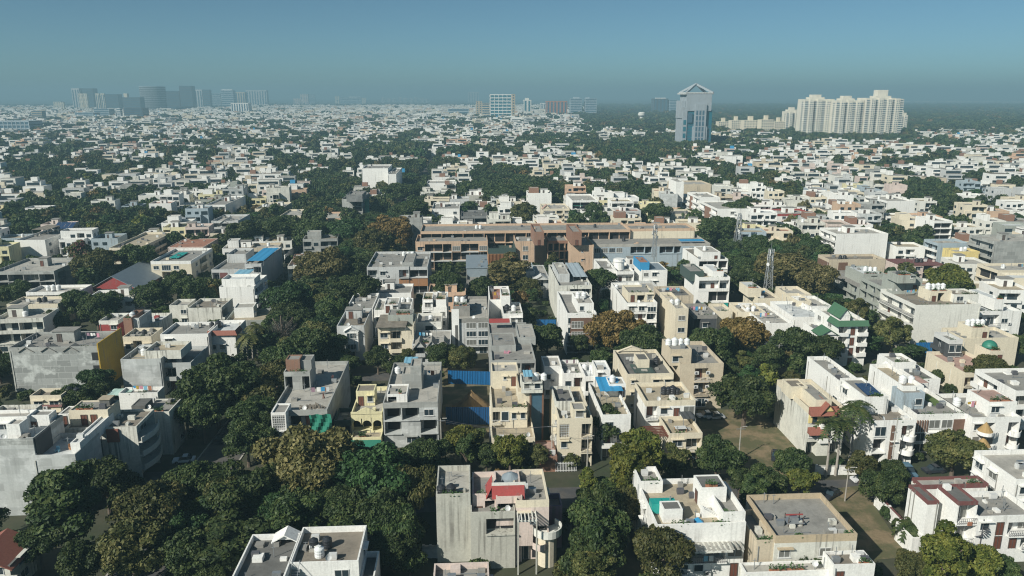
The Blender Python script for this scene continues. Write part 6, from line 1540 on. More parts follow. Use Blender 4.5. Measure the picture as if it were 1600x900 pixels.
for i, (px, py, c_) in enumerate(((560, 420, 'carsilver'), (540, 440, 'cardark'), (470, 520, 'carblue'), (520, 470, 'carwhite'), (585, 402, 'cardark'))):
    y = P(px, py).y; x = avenue_x(y) + 2.4
    car(["silver car half seen through the avenue trees", "dark car on the avenue above the white block", "pale blue car glimpsed between dark avenue trees", "white car on the shaded avenue", "dark car at the far end of the shaded avenue"][i], (x, y), math.pi / 2, c_)
# ------------------------------------------------------------------ skyline buildings (each one a thing)
def z_at(x, y, py):
    k = 450 - py
    a = x * UP.x + y * UP.y; b_ = x * FW.x + y * FW.y
    return CAM_H + (FPX * a - k * b_) / (k * FW.z - FPX * UP.z)
SKY_FOOT = []
def tower(label, xl, yt, xr, yb, wall='lgrey', glass='glassblue', style='grid', nf=10, nb=6, depth=None, cat="office block", name="office_block", top=None, side=None):
    if xl < 420 and yb < 172: yb += 5
    p = P((xl + xr) / 2, yb)
    x0, x1 = solve_x(xl, p.y, 0), solve_x(xr, p.y, 0)
    H = z_at((x0 + x1) / 2, p.y, yt)
    D = depth or max(12, min((x1 - x0) * .8, 45))
    o = thing(name, label, cat, (x0, p.y, 0))
    W = x1 - x0; fh = H / nf
    SKY_FOOT.append((x0 - 8, x1 + 8, p.y - 30, p.y + D + 10))
    if style == 'grid':
        MB().box(.3, W - .3, .3, D - .3, 0, H - .3).build("glass_body", glass, o)
        f = MB()
        for i in range(nf + 1): f.box(0, W, 0, D, max(0, H * i / nf - fh * .14), H * i / nf + fh * .14)
        f.build("floor_band", wall, o)['kind'] = 'stuff'
        f = MB()
        for i in range(nb + 1): xx = (W - 1.2) * i / nb; f.box(xx, xx + 1.2, -.25, D + .25, 0, H + .4)
        f.build("pier", wall, o)['kind'] = 'stuff'
    elif style == 'bands':
        MB().box(0, W, 0, D, 0, H).build("wall", wall, o)
        f = MB()
        for i in range(nf): f.box(W * .03, W * .97, -.2, .1, fh * (i + .3), fh * (i + .85)).box(-.2, .1, D * .05, D * .95, fh * (i + .3), fh * (i + .85)).box(W - .1, W + .2, D * .05, D * .95, fh * (i + .3), fh * (i + .85))
        f.build("window_band", glass, o)['kind'] = 'stuff'
    elif style == 'vert':
        MB().box(0, W, 0, D, 0, H).build("wall", wall, o)
        f = MB()
        for i in range(nb): f.box(W * (i + .25) / nb, W * (i + .75) / nb, -.2, .1, H * .06, H * .94)
        for i in range(max(2, nb // 2)): f.box(-.2, .1, D * (i + .25) / max(2, nb // 2), D * (i + .75) / max(2, nb // 2), H * .06, H * .94).box(W - .1, W + .2, D * (i + .25) / max(2, nb // 2), D * (i + .75) / max(2, nb // 2), H * .06, H * .94)
        f.build("window_strip", glass, o)['kind'] = 'stuff'
    elif style == 'punched':
        MB().box(0, W, 0, D, 0, H).build("wall", wall, o)
        f = MB()
        for i in range(nf):
            for k in range(nb): f.box(W * (k + .28) / nb, W * (k + .72) / nb, -.15, .1, fh * (i + .3), fh * (i + .78))
        f.build("glazing", glass, o)['kind'] = 'stuff'
    elif style == 'curve':
        K = 12; pts = [(W / 2 - W / 2 * math.cos(math.pi * i / K), -W * .28 * math.sin(math.pi * i / K)) for i in range(K + 1)] + [(W, D), (0, D)]
        MB().prism(pts, 0, H).build("glass_body", glass, o)
        f = MB()
        for i in range(nf):
            q = [(W / 2 + (x - W / 2) * 1.006, y - .3) for x, y in pts]
            f.prism(q, fh * (i + .75), fh * (i + 1))
        f.build("floor_band", wall, o)['kind'] = 'stuff'
    if top: MB().box(W * top[0], W * top[1], D * .3, D * .7, H + .003, H + top[2]).build("roof_room", top[3] if len(top) > 3 else wall, o)
    return o, W, D, H
tower("white and glass office block with a grid front and tan edge, tallest mid-skyline block", 766, 148, 799, 187, 'white', 'glassteal', 'grid', 8, 5)
tower("tan stair tower joined to the white grid office block", 799.5, 147, 805, 188, 'tan', 'glassblue', 'punched', 10, 1)
tower("tan block with white floors left of the white grid office block", 744, 158, 753, 184, 'tan', 'glassblue', 'punched', 8, 2); tower("low brown and white block just before the tan one", 753.5, 161, 765, 186, 'beige', 'glassblue', 'bands', 7, 3)
tower("pale slim residential tower behind the tan block", 732, 144, 748, 160, 'lgrey', 'glassblue', 'vert', 12, 4, cat="tower", name="tower_block")
tower("slim white and tan tower with green glass strip", 818, 156, 830, 182, 'offwhite', 'glassteal', 'vert', 8, 2, top=(.2, .7, 6))
tower("white block with dark window columns beside the brick-red block", 844, 161, 852, 176, 'white', 'glassblue', 'vert', 8, 3)
tower("brick-red office block with dark bays", 854, 158, 886, 183, 'terracotta', 'glassblue', 'vert', 8, 6)
tower("blue glass office block with banded floors, left of its twin", 891, 154, 909, 181, 'bluegrey', 'glassblue', 'bands', 10, 5, top=(.3, .8, 5)); tower("blue glass office block with banded floors, right of its twin", 914, 154, 932, 181, 'bluegrey', 'glassblue', 'bands', 10, 5, top=(.1, .4, 4))
tower("dark blue office block left of the pyramid-topped tower", 1021, 154, 1043, 178, 'dark', 'glassblue', 'vert', 9, 4, top=(.2, .9, 3, 'white')); tower("smaller dark block hard against the pyramid-topped tower", 1045, 156, 1058, 178, 'bluegrey', 'glassblue', 'bands', 9, 3)
# far left group
tower("curved glass office block with pale floor bands, largest on the far left skyline", 222, 135, 256, 170, 'bluegrey', 'dark', 'curve', 14, 6); tower("broad dark office block joined to the curved one", 257, 142, 283, 169, 'dark', 'glassblue', 'bands', 14, 6); tower("tall dark end of the broad office block", 283.5, 134, 303, 169, 'dark', 'glassblue', 'bands', 16, 5)
tower("twin-toned tall block at the left end of the far skyline", 116, 138, 128, 169, 'lgrey', 'glassblue', 'vert', 14, 3); tower("tall blue-grey block beside the twin-toned one", 129, 138, 149, 168, 'dark', 'glassblue', 'bands', 15, 4)
tower("cream residential tower before the blue-grey block", 126, 146, 132, 170, 'cream', 'glassblue', 'punched', 14, 2, cat="tower", name="tower_block"); tower("cream residential tower, second before the blue-grey block", 133, 146, 139, 170, 'cream', 'glassblue', 'punched', 14, 2, cat="tower", name="tower_block")
tower("cream tower with dark stripes left of the grey slab", 152, 146, 158, 169, 'cream', 'glassblue', 'vert', 12, 2, cat="tower", name="tower_block"); tower("cream tower with dark stripes touching the grey slab", 160, 146, 166, 169, 'cream', 'glassblue', 'vert', 12, 2, cat="tower", name="tower_block"); tower("grey slab block sloping at its top on the far left", 167, 147, 187, 169, 'dark', 'glassblue', 'bands', 12, 4)
tower("low dark office slab left of the curved glass block", 194, 152, 221, 171, 'dark', 'glassblue', 'bands', 9, 5, top=(0, .2, 15, 'cream')); tower("dark cubic office block below the curved one", 195, 169, 225, 189, 'dark', 'glassblue', 'bands', 6, 4); tower("low green-grey office block on the far left", 118, 176, 147, 189, 'bluegrey', 'glassblue', 'bands', 5, 5); tower("second low green-grey office block on the far left", 148, 170, 172, 187, 'bluegrey', 'glassblue', 'bands', 6, 5)
tower("white and dark striped low block before the cubic one", 184, 170, 190, 190, 'white', 'glassblue', 'bands', 6, 2); tower("tan curved-front block far left near the flyover", 51, 173, 67, 190, 'tan', 'glassblue', 'bands', 6, 3); tower("long grey block at the left edge of the skyline", -6, 190, 48, 211, 'bluegrey', 'glassblue', 'grid', 4, 8)
tower("cream slim tower left of the twin-toned block", 96, 160, 101, 175, 'cream', 'glassblue', 'punched', 8, 1, cat="tower", name="tower_block"); tower("low cream block near the slim cream tower", 85, 159, 97, 172, 'cream', 'glassblue', 'punched', 6, 3)
tower("grey tower right of the broad office block", 306, 140, 318, 166, 'lgrey', 'glassblue', 'vert', 10, 3); tower("dark tower right of the broad office block", 318.5, 140, 330, 166, 'dark', 'glassblue', 'bands', 10, 3); tower("mid-grey low block right of the dark tower", 331, 146, 346, 165, 'bluegrey', 'glassblue', 'bands', 8, 4); tower("dark block with a white cap on the far skyline", 347, 141, 366, 165, 'bluegrey', 'glassblue', 'bands', 9, 4, top=(0, .9, 4, 'white'))
tower("pale stone block behind the columned white block", 369, 144, 384, 164, 'beige', 'glassblue', 'vert', 7, 4); tower("pale and grey office block right of the pale stone one", 386, 141, 418, 162, 'lgrey', 'glassblue', 'vert', 9, 8)
tower("white block with tall arched columns before the far skyline", 362, 161, 389, 179, 'white', 'glassblue', 'vert', 5, 7)
tower("brown block with a grey side on the far skyline centre", 470, 147, 482, 163, 'pink', 'glassblue', 'punched', 8, 3); tower("grey half of the brown far skyline block", 482.5, 147, 492, 162, 'bluegrey', 'glassblue', 'bands', 8, 3); tower("low brown block left of the brown far skyline block", 459, 154, 469, 163, 'pink', 'glassblue', 'punched', 5, 3)
tower("long low grey shed-like block on the far skyline centre", 531, 152, 565, 162, 'bluegrey', 'glassblue', 'bands', 4, 8, top=(.4, .9, 4, 'white')); tower("slim cream block left of the long grey shed", 524, 150, 530, 162, 'cream', 'glassblue', 'punched', 6, 1); tower("cream block right of the long grey shed", 566, 153, 572, 162, 'cream', 'glassblue', 'punched', 6, 2)
for i in range(9): tower(f"pale far apartment tower, {ORD[i]} from the left in the hazy row", 596 + i * 8.6, 152 + (i * 7 % 3), 602 + i * 8.6, 160, 'lgrey', 'glassblue', 'vert', 8, 3, cat="tower", name="tower_block")
tower("pale green-grey stepped block before the white grid office", 666, 178, 674, 192, 'lgrey', 'glassblue', 'punched', 5, 2); tower("low dark glass shed left of the tan block", 700, 170, 733, 183, 'bluegrey', 'glassblue', 'bands', 3, 8)
# cream apartments on the right
for i, (a, t_, c, b_) in enumerate(((1122, 190, 1141, 206), (1142, 188, 1160, 209), (1161, 188, 1187, 212), (1188, 187, 1208, 213), (1209, 190, 1226, 211))):
    tower(f"cream walk-up apartment block right of the pyramid tower, {ORD[i]} from the tower", a, t_, c, b_, 'cream', 'glassblue', 'punched', 6, 6, 18, cat="apartment block", name="apartment_block", top=(.35, .6, 7))
def flats(label, xl, yt, xr, yb, nstrips, nf, dep=26, room=(.3, .6, 7)):
    p = P((xl + xr) / 2, yb); x0, x1 = solve_x(xl, p.y, 0), solve_x(xr, p.y, 0)
    H = z_at((x0 + x1) / 2, p.y, yt); W = x1 - x0; fh = H / nf
    o = thing("apartment_tower", label, "apartment tower", (x0, p.y, 0)); SKY_FOOT.append((x0 - 8, x1 + 8, p.y - 25, p.y + dep + 10))
    wb, gz, sb = MB(), MB(), MB(); r_ = random.Random(int(xl))
    for i in range(nstrips):
        u0, u1 = W * i / nstrips, W * (i + 1) / nstrips - .02
        v = (0, -3.4, .8, -2.0)[i % 4] if nstrips > 3 else (0, -2)[i % 2]
        wb.box(u0, u1, v, dep - (i % 3) * 3, 0, H - (i % 3) * .25 * fh)
        for k in range(nf - 1):
            z0 = fh * k
            if i % 2 == 0:
                gz.box(u0 + (u1 - u0) * .12, u1 - (u1 - u0) * .12, v - .1, v + .1, z0 + fh * .42, z0 + fh * .95); sb.box(u0 + .3, u1 - .3, v - 1.3, v, z0 - .1, z0 + fh * .36)
            else:
                for q in (.15, .6): gz.box(u0 + (u1 - u0) * q, u0 + (u1 - u0) * (q + .25), v - .08, v + .1, z0 + fh * .35, z0 + fh * .8)
            gz.box(-.1, .1, dep * .2 + v, dep * .4 + v, z0 + fh * .3, z0 + fh * .8) if i == 0 else None
    wb.build("wall", 'flatcream', o); gz.build("glazing", 'glassblue', o)['kind'] = 'stuff'; sb.build("balcony", 'offwhite', o)['kind'] = 'stuff'
    MB().box(W * room[0], W * room[1], dep * .25, dep * .7, H * .97, H + room[2]).build("roof_room", 'flatcream', o)
    MB().box(W * room[0] - 4, W * room[1] + 5, dep * .2, dep * .8, H * .96, H + 3).build("roof_room", 'flatcream', o)
flats("lower cream apartment tower at the left end of the tower cluster", 1226, 174, 1249, 211, 5, 12, 20); flats("cream apartment tower with wide dark balconies, leftmost tall one", 1252, 155, 1298, 219, 7, 19); flats("cream apartment tower in the middle of the tall cluster", 1301, 157, 1344, 220, 7, 19); flats("tallest cream apartment tower at the right of the cluster", 1347, 153, 1405, 220, 9, 20, 30, (.35, .62, 12)); flats("narrow grey-white tower half hidden behind the tallest apartments", 1404, 179, 1414, 212, 2, 11, 20)
# pyramid-topped tower
pb = P(1087, 234); X0, X1 = solve_x(1063, pb.y, 0), solve_x(1111, pb.y, 0)
W = X1 - X0; zz = lambda py: z_at((X0 + X1) / 2, pb.y, py)
o = thing("office_tower", "pale office tower with teal glass corners and an open pyramid roof frame", "office tower", (X0, pb.y, 0)); SKY_FOOT.append((X0 - 12, X1 + 12, pb.y - 20, pb.y + W + 10))
D = W * .85; h1, h2, h3, h4 = zz(194), zz(172), zz(160), zz(147)
MB().box(W * .08, W * .98, 2, D, 0, h2).build("glass_body", 'glassteal', o)
for k in range(8): MB().box(W * .07, W * .99, 1.9, D + .1, h1 * (k + .45) / 8, h1 * (k + .75) / 8).build("floor_band", 'glassblue', o)
MB().box(W * .03, W * .17, .6, D - .5, 0, h2 + 4).build("side_bay", 'towergrey', o); MB().box(0, W * .12, 4, D - 3, zz(185), h3 + 2).build("shoulder", 'towergrey', o)
MB().box(W * .40, W * .76, -2.2, D * .9, 0, h3 - 2).build("central_bay", 'towergrey', o); MB().box(W * .36, W * .82, -1.2, D * .8, 0, h1 - 3).build("central_bay", 'towergrey', o)
MB().box(W * .13, W * .93, .5, D - 1, h2 - 1, h4).build("upper_block", 'towergrey', o); MB().box(W * .04, W * .98, 1.2, D - .6, h4 - .5, h4 + 1.5).build("cornice", 'lgrey', o)
for i in range(3):
    for k in range(7):
        MB().box(W * (.435 + .10 * i), W * (.495 + .10 * i), -2.35, -2.1, 3 + (h3 - 12) * k / 7, 3 + (h3 - 12) * (k + .82) / 7).build("window", 'glassblue', o)
for k in range(4): MB().box(W * .055, W * .145, .45, .7, h1 * .2 + k * h1 * .26, h1 * .38 + k * h1 * .26).build("window", 'glassteal', o)
MB().box(W * .18, W * .33, -.2, .6, h1 + 2, h1 + 14).build("glass_bay", 'glassblue', o)
ap = Vector((W * .52, D * .5, zz(131))); cr = [Vector((W * .1, 1, h4 + 1.5)), Vector((W * .97, 1, h4 + 1.5)), Vector((W * .97, D - 1, h4 + 1.5)), Vector((W * .1, D - 1, h4 + 1.5))]
for c in cr: MB().bar(c, ap, 2.4).build("pyramid_rib", 'towergrey', o)
for k in range(4): MB().bar(cr[k], cr[(k + 1) % 4], 1.6).build("pyramid_edge", 'lgrey', o); MB().bar((cr[k] + cr[(k + 1) % 4]) * .5 + Vector((W * (.0 if k % 2 else .0), 0, 0)), ap, .9).build("pyramid_rib", 'towergrey', o) if False else None
# water tower
p = P(1002, 194); o = thing("water_tower", "white concrete water tower left of the pyramid-topped tower", "water tower", p); k = (p - Vector((0, 0, CAM_H))).dot(FW) / FPX
MB().cone(0, 0, 0, 11 * k, 3.0 * k, 2.8 * k, 16).build("shaft", 'offwhite', o); MB().cone(0, 0, 11 * k, 13.5 * k, 3 * k, 5.6 * k, 20).cone(0, 0, 13.5 * k, 17 * k, 5.6 * k, 5.6 * k, 20).cone(0, 0, 17 * k, 18.5 * k, 5.6 * k, 3 * k, 20).build("bowl", 'offwhite', o)
# elevated road on the far right and left
for lab, pts_ in (("pale elevated road crossing the far forest", ((1405, 160.5), (1700, 161.5))), ("grey elevated road at the left edge before the far blocks", ((-40, 222), (95, 204)))):
    a, c = P(*pts_[0]), P(*pts_[1]); L = (c - a).length
    o = thing("flyover", lab, "flyover", a, math.atan2(c.y - a.y, c.x - a.x))
    MB().box(0, L, -6, 6, 8, 9.6).build("deck", 'lgrey', o); MB().box(0, L, -6.3, -6, 8.2, 10.8).build("parapet", 'offwhite', o)
    n = int(L / 45)
    for i in range(n + 1): MB().box(L * i / n - 1, L * i / n + 1, -2, 2, 0, 8).build("pier", 'concrete', o)
SKA = np.array(SKY_FOOT)
def free_sky(x, y): return not np.any((SKA[:, 0] < x) & (SKA[:, 1] > x) & (SKA[:, 2] < y) & (SKA[:, 3] > y))

# named mid-distance blocks stand in p3; here the rows of houses behind them
cand = []
PAL = ['white'] * 9 + ['offwhite'] * 5 + ['cream'] * 4 + ['oldwhite'] * 3 + ['lgrey', 'lgrey', 'beige', 'plaster', 'concrete', 'pink', 'peach', 'greygreen', 'bluegrey', 'sand', 'paleyellow']
def lots():
    out = []
    for zone, (lo, hi, yaw) in {'l': (-400, 560, R(-5)), 'c': (560, 1010, 0.0), 'r': (1010, 2000, R(7))}.items():
        c, s_ = math.cos(yaw), math.sin(yaw)
        v = 205.0
        while v < 4600:
            sc_ = 1.0 if v < 900 else (1.35 if v < 1700 else 1.9)
            for face in (0, 1):
                u = -.75 * v - 60
                vv = v + face * 14.5 * sc_
                while u < .75 * v + 60:
                    wd = rnd.uniform(9.5, 15) * sc_
                    x, y = u * c + vv * s_, -u * s_ + vv * c
                    u += wd + (rnd.uniform(3, 12) if rnd.random() < .2 else .25)
                    if y < 205: continue
                    px, py = PJ(x + wd / 2, y, 5)
                    if lo <= px < hi and -60 < px < 1660: out.append((x, y, wd, yaw, face, px, py, sc_))
            v += (39 + (9 if rnd.random() < .3 else 0)) * sc_
    return out
from mathutils import noise as mnoise
for (x, y, wd, yaw, face, px, py, sc_) in lots():
    D = rnd.uniform(10, 13.5) * sc_
    cx, cy2 = x + wd / 2, y + D / 2
    if px > 925 and py < 207 and not (px > 1420 and py > 188 and rnd.random() < .25): continue      # the ridge forest
    if px > 1000 and py < 212 and rnd.random() < .5: continue
    if in_grove(px, PJ(cx, cy2, 0)[1]) and (y < 450 or px > 925 or rnd.random() < .8): continue
    if y < 340 and (on_road(cx, cy2, 7) or not all(free(x + a * wd, y + b_ * D, 1.2) for a in (0, .5, 1) for b_ in (-.1, .5, 1.05)) or not free(cx, y + D + 5, 2)): continue
    if y >= 340 and not (free(cx, cy2, 7) and free(x, y, 2) and free(x + wd, y + D, 2)): continue
    if abs(cx - avenue_x(y)) < 12 and y < 900: continue
    if not free_sky(cx, cy2): continue
    nz = mnoise.noise(Vector((cx * .016, cy2 * .012, 3.1)))
    if nz > (.20 if y < 1100 else .3) or rnd.random() < .12: continue
    cand.append((y, x, wd, D, yaw, face, px, py, sc_))
cand.sort()
N_IND = max(0, 296 - len(NEAR))
LM = [h for h in NEAR if len(h.ref.split()) <= 6]
LMP = np.array([PJ(h.loc.x + h.W / 2, h.loc.y, h.Z * .6) for h in LM])
USED = {}
def relation(px, py, what):
    d = np.hypot(LMP[:, 0] - px, (LMP[:, 1] - py) * 2.2)
    for i in np.argsort(d)[:40]:
        dx, dy = px - LMP[i, 0], (py - LMP[i, 1]) * 2.2
        rel = ('right of' if dx > 0 else 'left of') if abs(dx) > abs(dy) else ('beyond' if dy < 0 else 'before')
        k = (what, rel, int(i)); n = USED.get(k, 0)
        if n < 12:
            USED[k] = n + 1
            return ("nearest" if n == 0 else ORD[n]), rel, LM[i].ref
    return "another", "beyond", LM[0].ref
CN = dict(white='white', offwhite='off-white', cream='cream', oldwhite='weathered white', lgrey='pale grey', beige='beige', plaster='plastered grey', concrete='bare concrete', pink='pink', peach='peach', greygreen='grey-green', bluegrey='blue-grey', sand='sand-coloured', paleyellow='yellow')
FR = [('W', 'BWB'), ('B', 'BBB'), ('WP', 'WPW'), ('H', 'HBH'), ('P', 'PPP'), ('G', 'GBW')]
inds = []
for (y, x, wd, D, yaw, face, px, py, sc_) in cand[:N_IND]:
    wl = rnd.choice(PAL); n = rnd.choice([2, 2, 3, 3, 3, 4]) if y > 330 else rnd.choice([2, 2, 3])
    Z = n * 3.1 + .9
    ordn, rel, ref = relation(*PJ(x + wd / 2, y, 5), 'house')
    col = CN[wl]
    lab = f"{col} {NUMW[n]}-storey house, {ordn} {rel} {ref}"
    h = House("house", lab, f"the {col.split()[-1]} house {ordn} {rel} {ref}", "house", (x, y, 0), -yaw, "houses in the rows", 1, wl)
    nb = max(2, round(wd / 3.6))
    f_ = lambda: ''.join(rnd.choice('BBWWPGH') for _ in range(nb))
    fr = '/'.join(f_() for _ in range(n)) if rnd.random() < .82 else 'P' * nb
    roof = rnd.choice(['rgrey', 'rlight', 'rlight', 'rbrown', 'rbeige', 'rwhite', 'rterra'])
    back = rnd.uniform(0, .35) * D if n > 2 and rnd.random() < .5 else 0
    kw = dict(roof=roof, bal='solid', left=rnd.choice([None, None, 'WPW', 'PW']), right=rnd.choice([None, None, 'WPW']))
    if back:
        h.vol(0, wd, back, D, Z, front=fr, nf=n, **kw)
        h.vol(.3, wd * rnd.uniform(.5, .98), -.4, back - .02, Z - 3.1, front=f_(), roof=roof)
    else: h.vol(0, wd, 0, D, Z, front=fr, nf=n, **kw)
    if rnd.random() < .75: h.stair(0, rnd.random(), rnd.uniform(.3, 1), rnd.uniform(2.5, 4.5), rnd.uniform(2.5, 4), 2.6, rnd.choice([wl, 'white', wl]))
    if rnd.random() < .3: h.vol(wd * .1, wd * .5, D * .5, D * .95, Z + 2.2, Z - 1, roof='rlight', ph=.3, nf=1, wall=rnd.choice([wl, 'white', 'brick']))
    if y < 420 and rnd.random() < .5:
        colr = rnd.choice(['white', 'white', 'black'])
        zt = h.blocks[0][6]
        p_ = h.place(wd * rnd.uniform(.2, .8), D * rnd.uniform(.4, .85), zt + .02)
        t_ = link("water_tank", tank_mesh('tankw' if colr == 'white' else 'tankb'), None, p_)
        tag(t_, f"{colr} tank on {h.ref}", "water tank", "rooftop water tanks")
    h.finish(); inds.append(h)
    FOOT.append((x - .5, x + wd + .5, y - .5, y + D + .5))
FA = np.array(FOOT)

# the rest of the houses: past three hundred, one object
def far_houses(rows, name):
    V, F, MI = [], [], []
    mats = ['white', 'offwhite', 'cream', 'oldwhite', 'lgrey', 'beige', 'plaster', 'concrete', 'pink', 'peach', 'rlight', 'rgrey', 'rbrown', 'glassdark', 'brick', 'tarp']
    ix = {m: i for i, m in enumerate(mats)}
    for (y, x, wd, D, yaw, face, px, py, sc_) in rows:
        wl = ix.get(rnd.choice(PAL), 0); n = rnd.choice([2, 2, 3, 3, 3, 4])
        if sc_ > 1.5: n = rnd.choice([2, 3, 3, 4, 5])
        Z = n * 3.1 + rnd.uniform(.3, 1.2)
        c, s_ = math.cos(-yaw), math.sin(-yaw)
        def bx(x0, x1, y0, y1, z0, z1, m, faces='flrkt'):
            k = len(V)
            for (a, b_, zz_) in ((x0, y0, z0), (x1, y0, z0), (x1, y1, z0), (x0, y1, z0), (x0, y0, z1), (x1, y0, z1), (x1, y1, z1), (x0, y1, z1)):
                V.append((x + a * c - b_ * s_, y + a * s_ + b_ * c, zz_))
            for q in faces:
                F.append({'f': (k, k + 1, k + 5, k + 4), 'r': (k + 1, k + 2, k + 6, k + 5), 'k': (k + 2, k + 3, k + 7, k + 6), 'l': (k + 3, k, k + 4, k + 7), 't': (k + 4, k + 5, k + 6, k + 7)}[q]); MI.append(m)
        rf = ix[rnd.choice(['rlight', 'rlight', 'rgrey', 'rbrown'])]
        if n > 2 and rnd.random() < .6:
            f_ = rnd.uniform(.2, .5)
            bx(0, wd, 0, D, 0, Z - 3.1, wl); bx(.3, wd - .3, .3, D * f_, Z - 3.1, Z - 3.08, rf, 't')
            a_, b_ = (0, wd * rnd.uniform(.6, 1)) if rnd.random() < .5 else (wd * rnd.uniform(0, .4), wd)
            bx(a_, b_, D * f_, D - .02, Z - 3.1, Z, wl); bx(a_ + .3, b_ - .3, D * f_ + .3, D - .3, Z, Z + .02, rf, 't')
            if y < 1800: bx(a_ + .8, b_ - .8, D * f_ - .06, D * f_, Z - 2.9, Z - 1.0, ix['glassdark'], 'ft')
            nn_ = n - 1
        else:
            bx(0, wd, 0, D, 0, Z, wl); bx(.3, wd - .3, .3, D - .3, Z, Z + .02, rf, 't'); nn_ = n
        if y < 2300 and rnd.random() < .85:
            for k in range(nn_):
                a_, b_ = wd * rnd.uniform(.05, .3), wd * rnd.uniform(.6, .95)
                z_ = k * 3.1
                bx(a_, b_, -.05, 0, z_ + .9, z_ + 2.6, ix['glassdark'], 'f')
                if y < 1100 and rnd.random() < .6: bx(a_ - .3, b_ + .3, -1.2, 0, z_ - .1, z_ + .8, wl, 'flrt')
                if rnd.random() < .3 and y < 1300: bx(-.05, 0, D * .2, D * .5, z_ + .9, z_ + 2.3, ix['glassdark'], 'l')
        if rnd.random() < .8:
            a_, b_ = wd * rnd.uniform(0, .6), D * rnd.uniform(.2, .65); e_ = rnd.uniform(2.5, 4.5)
            bx(a_, a_ + e_, b_, b_ + e_ * .8, Z + .02, Z + rnd.uniform(1.8, 3), rnd.choice([wl, 0, 0, wl, ix['brick']]) if rnd.random() < .985 else ix['tarp'])
        if y < 700 and rnd.random() < .5:
            a_ = wd * rnd.uniform(.2, .8)
            for k in range(2): bx(a_ + k * 1.6, a_ + k * 1.6 + 1.2, D * .6, D * .6 + 1.2, Z + .02, Z + 1.5, rnd.choice([0, 13]))
    me = bpy.data.meshes.new(name); me.from_pydata(V, [], F)
    for m_ in mats: me.materials.append(M[m_])
    me.polygons.foreach_set("material_index", MI)
    return tag(link(name, me), kind='stuff')
far_houses(cand[N_IND:], "distant_housing")

# ------------------------------------------------------------------ more trees: nearest ones singly, the rest as one mass
extra = []
def spot(x, y, kind, mat, r, hh): extra.append((y, x, kind, mat, r, hh))
def pick(dark=.62):
    q = rnd.random()
    if q > .97: return 'khaki'
    return 'dark' if q < dark else 'deep' if q < dark + .1 else 'olive' if q < .92 else rnd.choice(['lime', 'gold', 'olive'])
y = 96.0
while y < 345:
    x = -.75 * y - 12
    while x < .75 * y + 12:
        X, Y = x + rnd.uniform(-2, 2), y + rnd.uniform(-2, 2)
        px, py = PJ(X, Y, 3)
        if -60 < px < 1660 and not on_road(X, Y, 1.5):
            if in_grove(px, PJ(X, Y, 0)[1]):
                if rnd.random() < .8 and free(X, Y, 2.6): spot(X, Y, rnd.choice(['round', 'round', 'broad', 'tall']), pick(.78), rnd.uniform(3.4, 5.2), rnd.uniform(7, 11.5))
                elif free(X, Y, 1.2): spot(X, Y, 'bush', pick(.8), rnd.uniform(1.4, 2.2), rnd.uniform(2, 3.4))
            elif free(X, Y, 1.0) and rnd.random() < .75:
                big = free(X, Y, 2.4) and free(X, Y + 8, .5) and rnd.random() < .6
                spot(X, Y, rnd.choice(['round', 'airy', 'tall']) if big else 'bush', pick(), rnd.uniform(2.0, 3.6) if big else rnd.uniform(1, 1.7), rnd.uniform(5, 8.5) if big else rnd.uniform(1.6, 3))
        x += 6.0
    y += 6.0
step = 8.0
y = 345.0
while y < 5200:
    step = 8.5 if y < 700 else 13 if y < 1300 else 24 if y < 2500 else 46
    x = -.75 * y - 20
    while x < .75 * y + 20:
        X, Y = x + rnd.uniform(-.4, .4) * step, y + rnd.uniform(-.4, .4) * step
        px, py = PJ(X, Y, 3)
        x += step
        if not (-40 < px < 1640): continue
        g_ = in_grove(px, PJ(X, Y, 0)[1]); ridge = px > 925 and py < 207
        nz = mnoise.noise(Vector((X * .016, Y * .012, 3.1)))
        pr = .95 if g_ else .9 if ridge else (.9 if nz > (.18 if Y < 1100 else .28) else .32 if Y < 1300 else .22)
        if rnd.random() > pr or not free_sky(X, Y): continue
        if not g_ and not free(X, Y, 1.2): continue
        if g_ and not free(X, Y, 3.0): continue
        if abs(X - avenue_x(Y)) < 4 and Y < 900: continue
        k = step / 8.5
        sc_ = min(k, 2.6) ** .75
        spot(X, Y, rnd.choice(['round', 'round', 'broad', 'broad', 'tall']), pick(.72), rnd.uniform(3.4, 5.4) * sc_, rnd.uniform(6.5, 11) * min(sc_, 1.5))
    y += step
FH = np.array([(c[1] - 1, c[1] + c[2] + 1, c[0] - 1, c[0] + c[3] + 1) for c in cand[N_IND:]])
def free_far(x, y):
    return y < 340 or not np.any((FH[:, 0] < x) & (FH[:, 1] > x) & (FH[:, 2] < y) & (FH[:, 3] > y))
extra = [e for e in extra if free_far(e[1], e[0])]
extra.sort(key=lambda e: -e[4] / e[0])
quota = max(0, 298 - len(TREES))
bushes = [e for e in extra if e[2] == 'bush']; big = [e for e in extra if e[2] != 'bush' and (e[0] > 320 or (e[0] > 215 and rnd.random() < .35) or not hides(e, (.4, .7, 1) if e[0] < 215 else (.35, .6)))]
for (y, x, kind, mat, r, hh) in big[:quota]: tree(kind, mat, x, y, r, hh)
ADJ = {'round': 'round', 'broad': 'spreading', 'tall': 'tall narrow', 'airy': 'thin-crowned', 'cone': 'conical', 'droop': 'drooping', 'bush': 'low', 'bare': 'bare'}
MC = dict(khaki='khaki', dark='dark green', deep='deep green', olive='olive', gold='golden-brown', lime='yellow-green', grey='grey', bloom='pinkish', palm='green')
for (o, kind, mat, x, y, r, hh) in TREES:
    if 'label' not in o:
        ordn, rel, ref = relation(*PJ(x, y, hh * .6), 'tree')
        o['label'] = f"{MC[mat]} {ADJ[kind]} tree, {ordn} {rel} {ref}"
